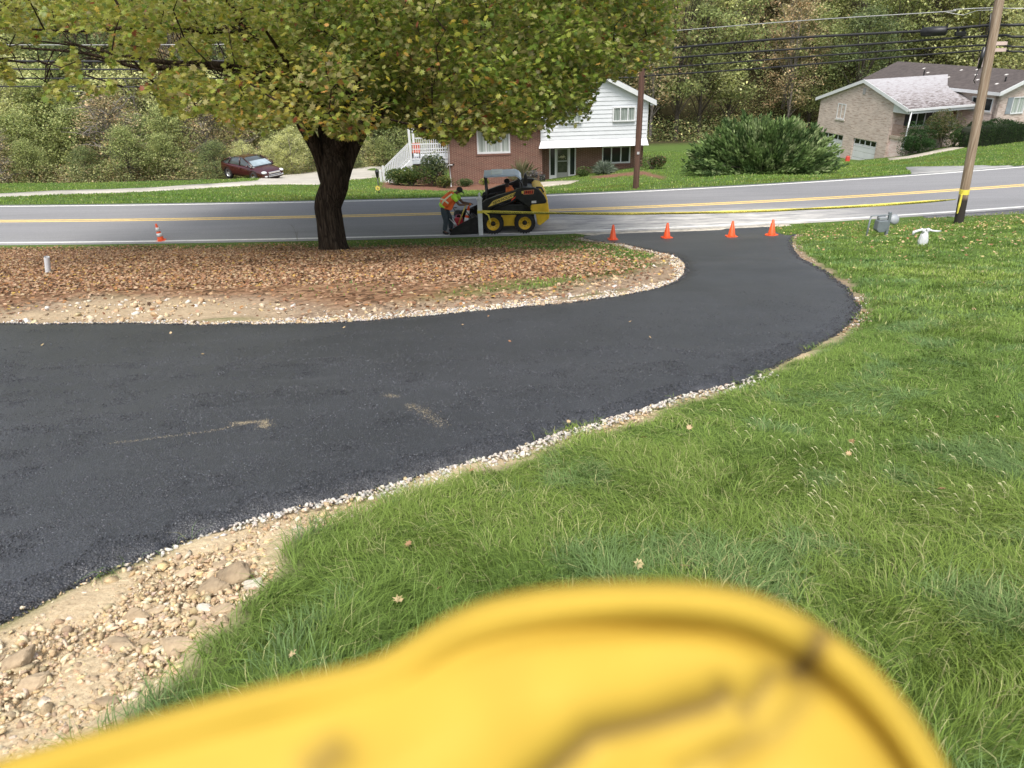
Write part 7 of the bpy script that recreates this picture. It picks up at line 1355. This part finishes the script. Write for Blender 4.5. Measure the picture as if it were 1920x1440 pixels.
b.add(V, [(i*4+j, (i+1)*4+j, (i+1)*4+j+1, i*4+j+1) for i in range(3) for j in range(3)]); ro = b.build('roof', mar, CR, True)
for s_ in (-1, 1):
    b = B()
    for pts in ([(.25, s_*.665, 1.40), (.75, s_*.72, 1.21), (1.30, s_*.83, .92)], [(-.10, s_*.68, 1.41), (-.10, s_*.80, .95)], [(-1.05, s_*.69, 1.37), (-1.25, s_*.80, .97)], [(-1.05, s_*.67, 1.37), (-1.6, s_*.74, 1.2), (-2.05, s_*.78, 1.02)]): b.tube(pts, .035, 6)
    b.build('pillar', mar, CR, True); b = B(); b.ball((.95, s_*.97, .98), (.09, .11, .07), 12); b.build('wing_mirror', mar, CR, True)
    b = B(); b.prism([(2.0, .56), (2.40, .52), (2.39, .66), (2.30, .72), (1.90, .76)], s_*.52, s_*.80) if False else b.ball((2.22, s_*.66, .64), (.20, .17, .09), 14); b.build('headlight', mat('headlight lens', (.68, .70, .72), .08, spec=1), CR, True)
    b = B(); b.ball((2.34, s_*.60, .40), (.07, .14, .06), 10); b.build('fog_lamp', mat('headlight lens', (.68, .70, .72), .08, spec=1), CR, True)
    for xw in (-1.36, 1.37):
        M = Mt((xw, s_*.80, .325), R(90)); b = B(); b.lathe([(.20, -.11), (.30, -.11), (.325, -.08), (.325, .08), (.30, .11), (.20, .11)], 28, M, cap=False); w1 = b.build('wheel', tyrem, CR, True); b = B(); o_ = -s_
        b.lathe([(.205, .112*o_), (.21, .100*o_), (.19, .06*o_), (.06, .085*o_), (.001, .10*o_)], 24, M, cap=False)
        b.build('rim', mat('alloy rim', (.55, .55, .56), .25, metal=.7), w1, True)
        b = B(); M2 = Mt((xw, s_*.845, .36), R(90)); b.lathe([(.375, -.10), (.395, -.10), (.395, .085), (.375, .085), (.375, -.10)], 28, Mt((xw, s_*.835, .35), R(90)), cap=False); b.build('wheel_arch_shade', mat('painted arch shadow', (.01, .01, .01), .9), CR, True)  # body is uncut; this black ring stands in for the arch's shade
b = B(); b.box(2.36, 2.445, -.44, .44, .55, .665); b.box(2.38, 2.46, -.50, .50, .36, .42); b.box(2.385, 2.455, -.48, .48, .45, .50); gr_ = b.build('grille', chrome, CR, bevel=.02)
b = B(); b.box(2.375, 2.44, -.52, .52, .425, .445); b.box(2.36, 2.43, -.55, .55, .29, .355); b.build('lower_intake', dark, CR)
for s_ in (-1, 1): b = B(); b.box(-.9, -.72, s_*.93-.01, s_*.93+.01, .80, .83); b.box(.05, .23, s_*.93-.01, s_*.93+.01, .78, .81); b.build('door_handles', mar, CR)
# ------------------------------------------------------------------ yellow cloth, a hand's breadth from the lens
def CP(px, py, z): d = _f+_r*(px-960)/FPX+_u*(720-py)/FPX; return np.array([0, 0, CH])+d*z
edge = smooth_line([(-420, 1530), (-150, 1470), (0, 1432), (160, 1385), (330, 1335), (500, 1290), (620, 1262), (710, 1240), (770, 1205), (840, 1160), (930, 1125), (1050, 1104), (1200, 1096), (1330, 1100), (1430, 1122), (1530, 1172), (1620, 1240), (1690, 1315), (1750, 1400), (1800, 1500), (1850, 1660), (1880, 1850)], 3)
E_ = np.array(edge); ns = len(E_); cen = np.array([850, 2900.]); nt_ = 170; z0 = .128; tt = np.linspace(0, 1, nt_)**1.6
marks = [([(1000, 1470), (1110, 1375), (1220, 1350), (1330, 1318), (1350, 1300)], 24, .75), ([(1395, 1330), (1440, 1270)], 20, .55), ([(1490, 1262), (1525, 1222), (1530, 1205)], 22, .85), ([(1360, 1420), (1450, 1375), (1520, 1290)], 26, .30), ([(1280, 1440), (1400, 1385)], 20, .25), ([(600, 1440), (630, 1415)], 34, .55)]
V = np.zeros((ns, nt_, 3)); Cc = np.zeros((ns, nt_, 3)); Lc = np.linalg.norm(E_-cen, axis=1)
for j, t in enumerate(tt):
    p = E_+(cen-E_)*t; d = Lc*t; rim = np.clip((E_[:, 0]-760)/480, 0, 1)
    hem = np.sqrt(np.clip(1-((d-30)/32)**2, 0, 1))*.0044*rim; groove = -np.exp(-((d-82)/22)**2)*.0032*rim; body_ = .012*(1-np.exp(-np.clip(d-70, 0, None)/190))
    wr_ = np.zeros(ns)
    for pts, w_, dk in marks: wr_ -= np.exp(-(dist_line(p[:, 0], p[:, 1], pts)/(w_*1.4))**2)*.004*dk
    fold = .0022*np.sin(p[:, 0]/150+p[:, 1]/95)+.0014*np.sin(p[:, 0]/61-p[:, 1]/140)
    z = z0-hem-groove-body_-wr_-fold*np.clip(d/200, 0, 1)-np.clip(d-500, 0, None)*-.00002+np.clip(18-d, 0, None)/18*.004
    for i in range(ns): V[i, j] = CP(p[i, 0], p[i, 1], z[i])
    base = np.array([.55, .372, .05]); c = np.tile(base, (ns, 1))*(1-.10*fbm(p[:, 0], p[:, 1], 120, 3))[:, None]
    for pts, w_, dk in marks: k = np.exp(-(dist_line(p[:, 0], p[:, 1], pts)/(w_*1.15))**2)*min(1, dk*1.05); c = c*(1-k[:, None])+np.array([.13, .085, .035])*k[:, None]  # darkness of the creases is painted into the vertex colour
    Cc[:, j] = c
ii = np.arange(ns*nt_).reshape(ns, nt_); F_ = np.stack([ii[:-1, :-1], ii[:-1, 1:], ii[1:, 1:], ii[1:, :-1]], -1).reshape(-1, 4)
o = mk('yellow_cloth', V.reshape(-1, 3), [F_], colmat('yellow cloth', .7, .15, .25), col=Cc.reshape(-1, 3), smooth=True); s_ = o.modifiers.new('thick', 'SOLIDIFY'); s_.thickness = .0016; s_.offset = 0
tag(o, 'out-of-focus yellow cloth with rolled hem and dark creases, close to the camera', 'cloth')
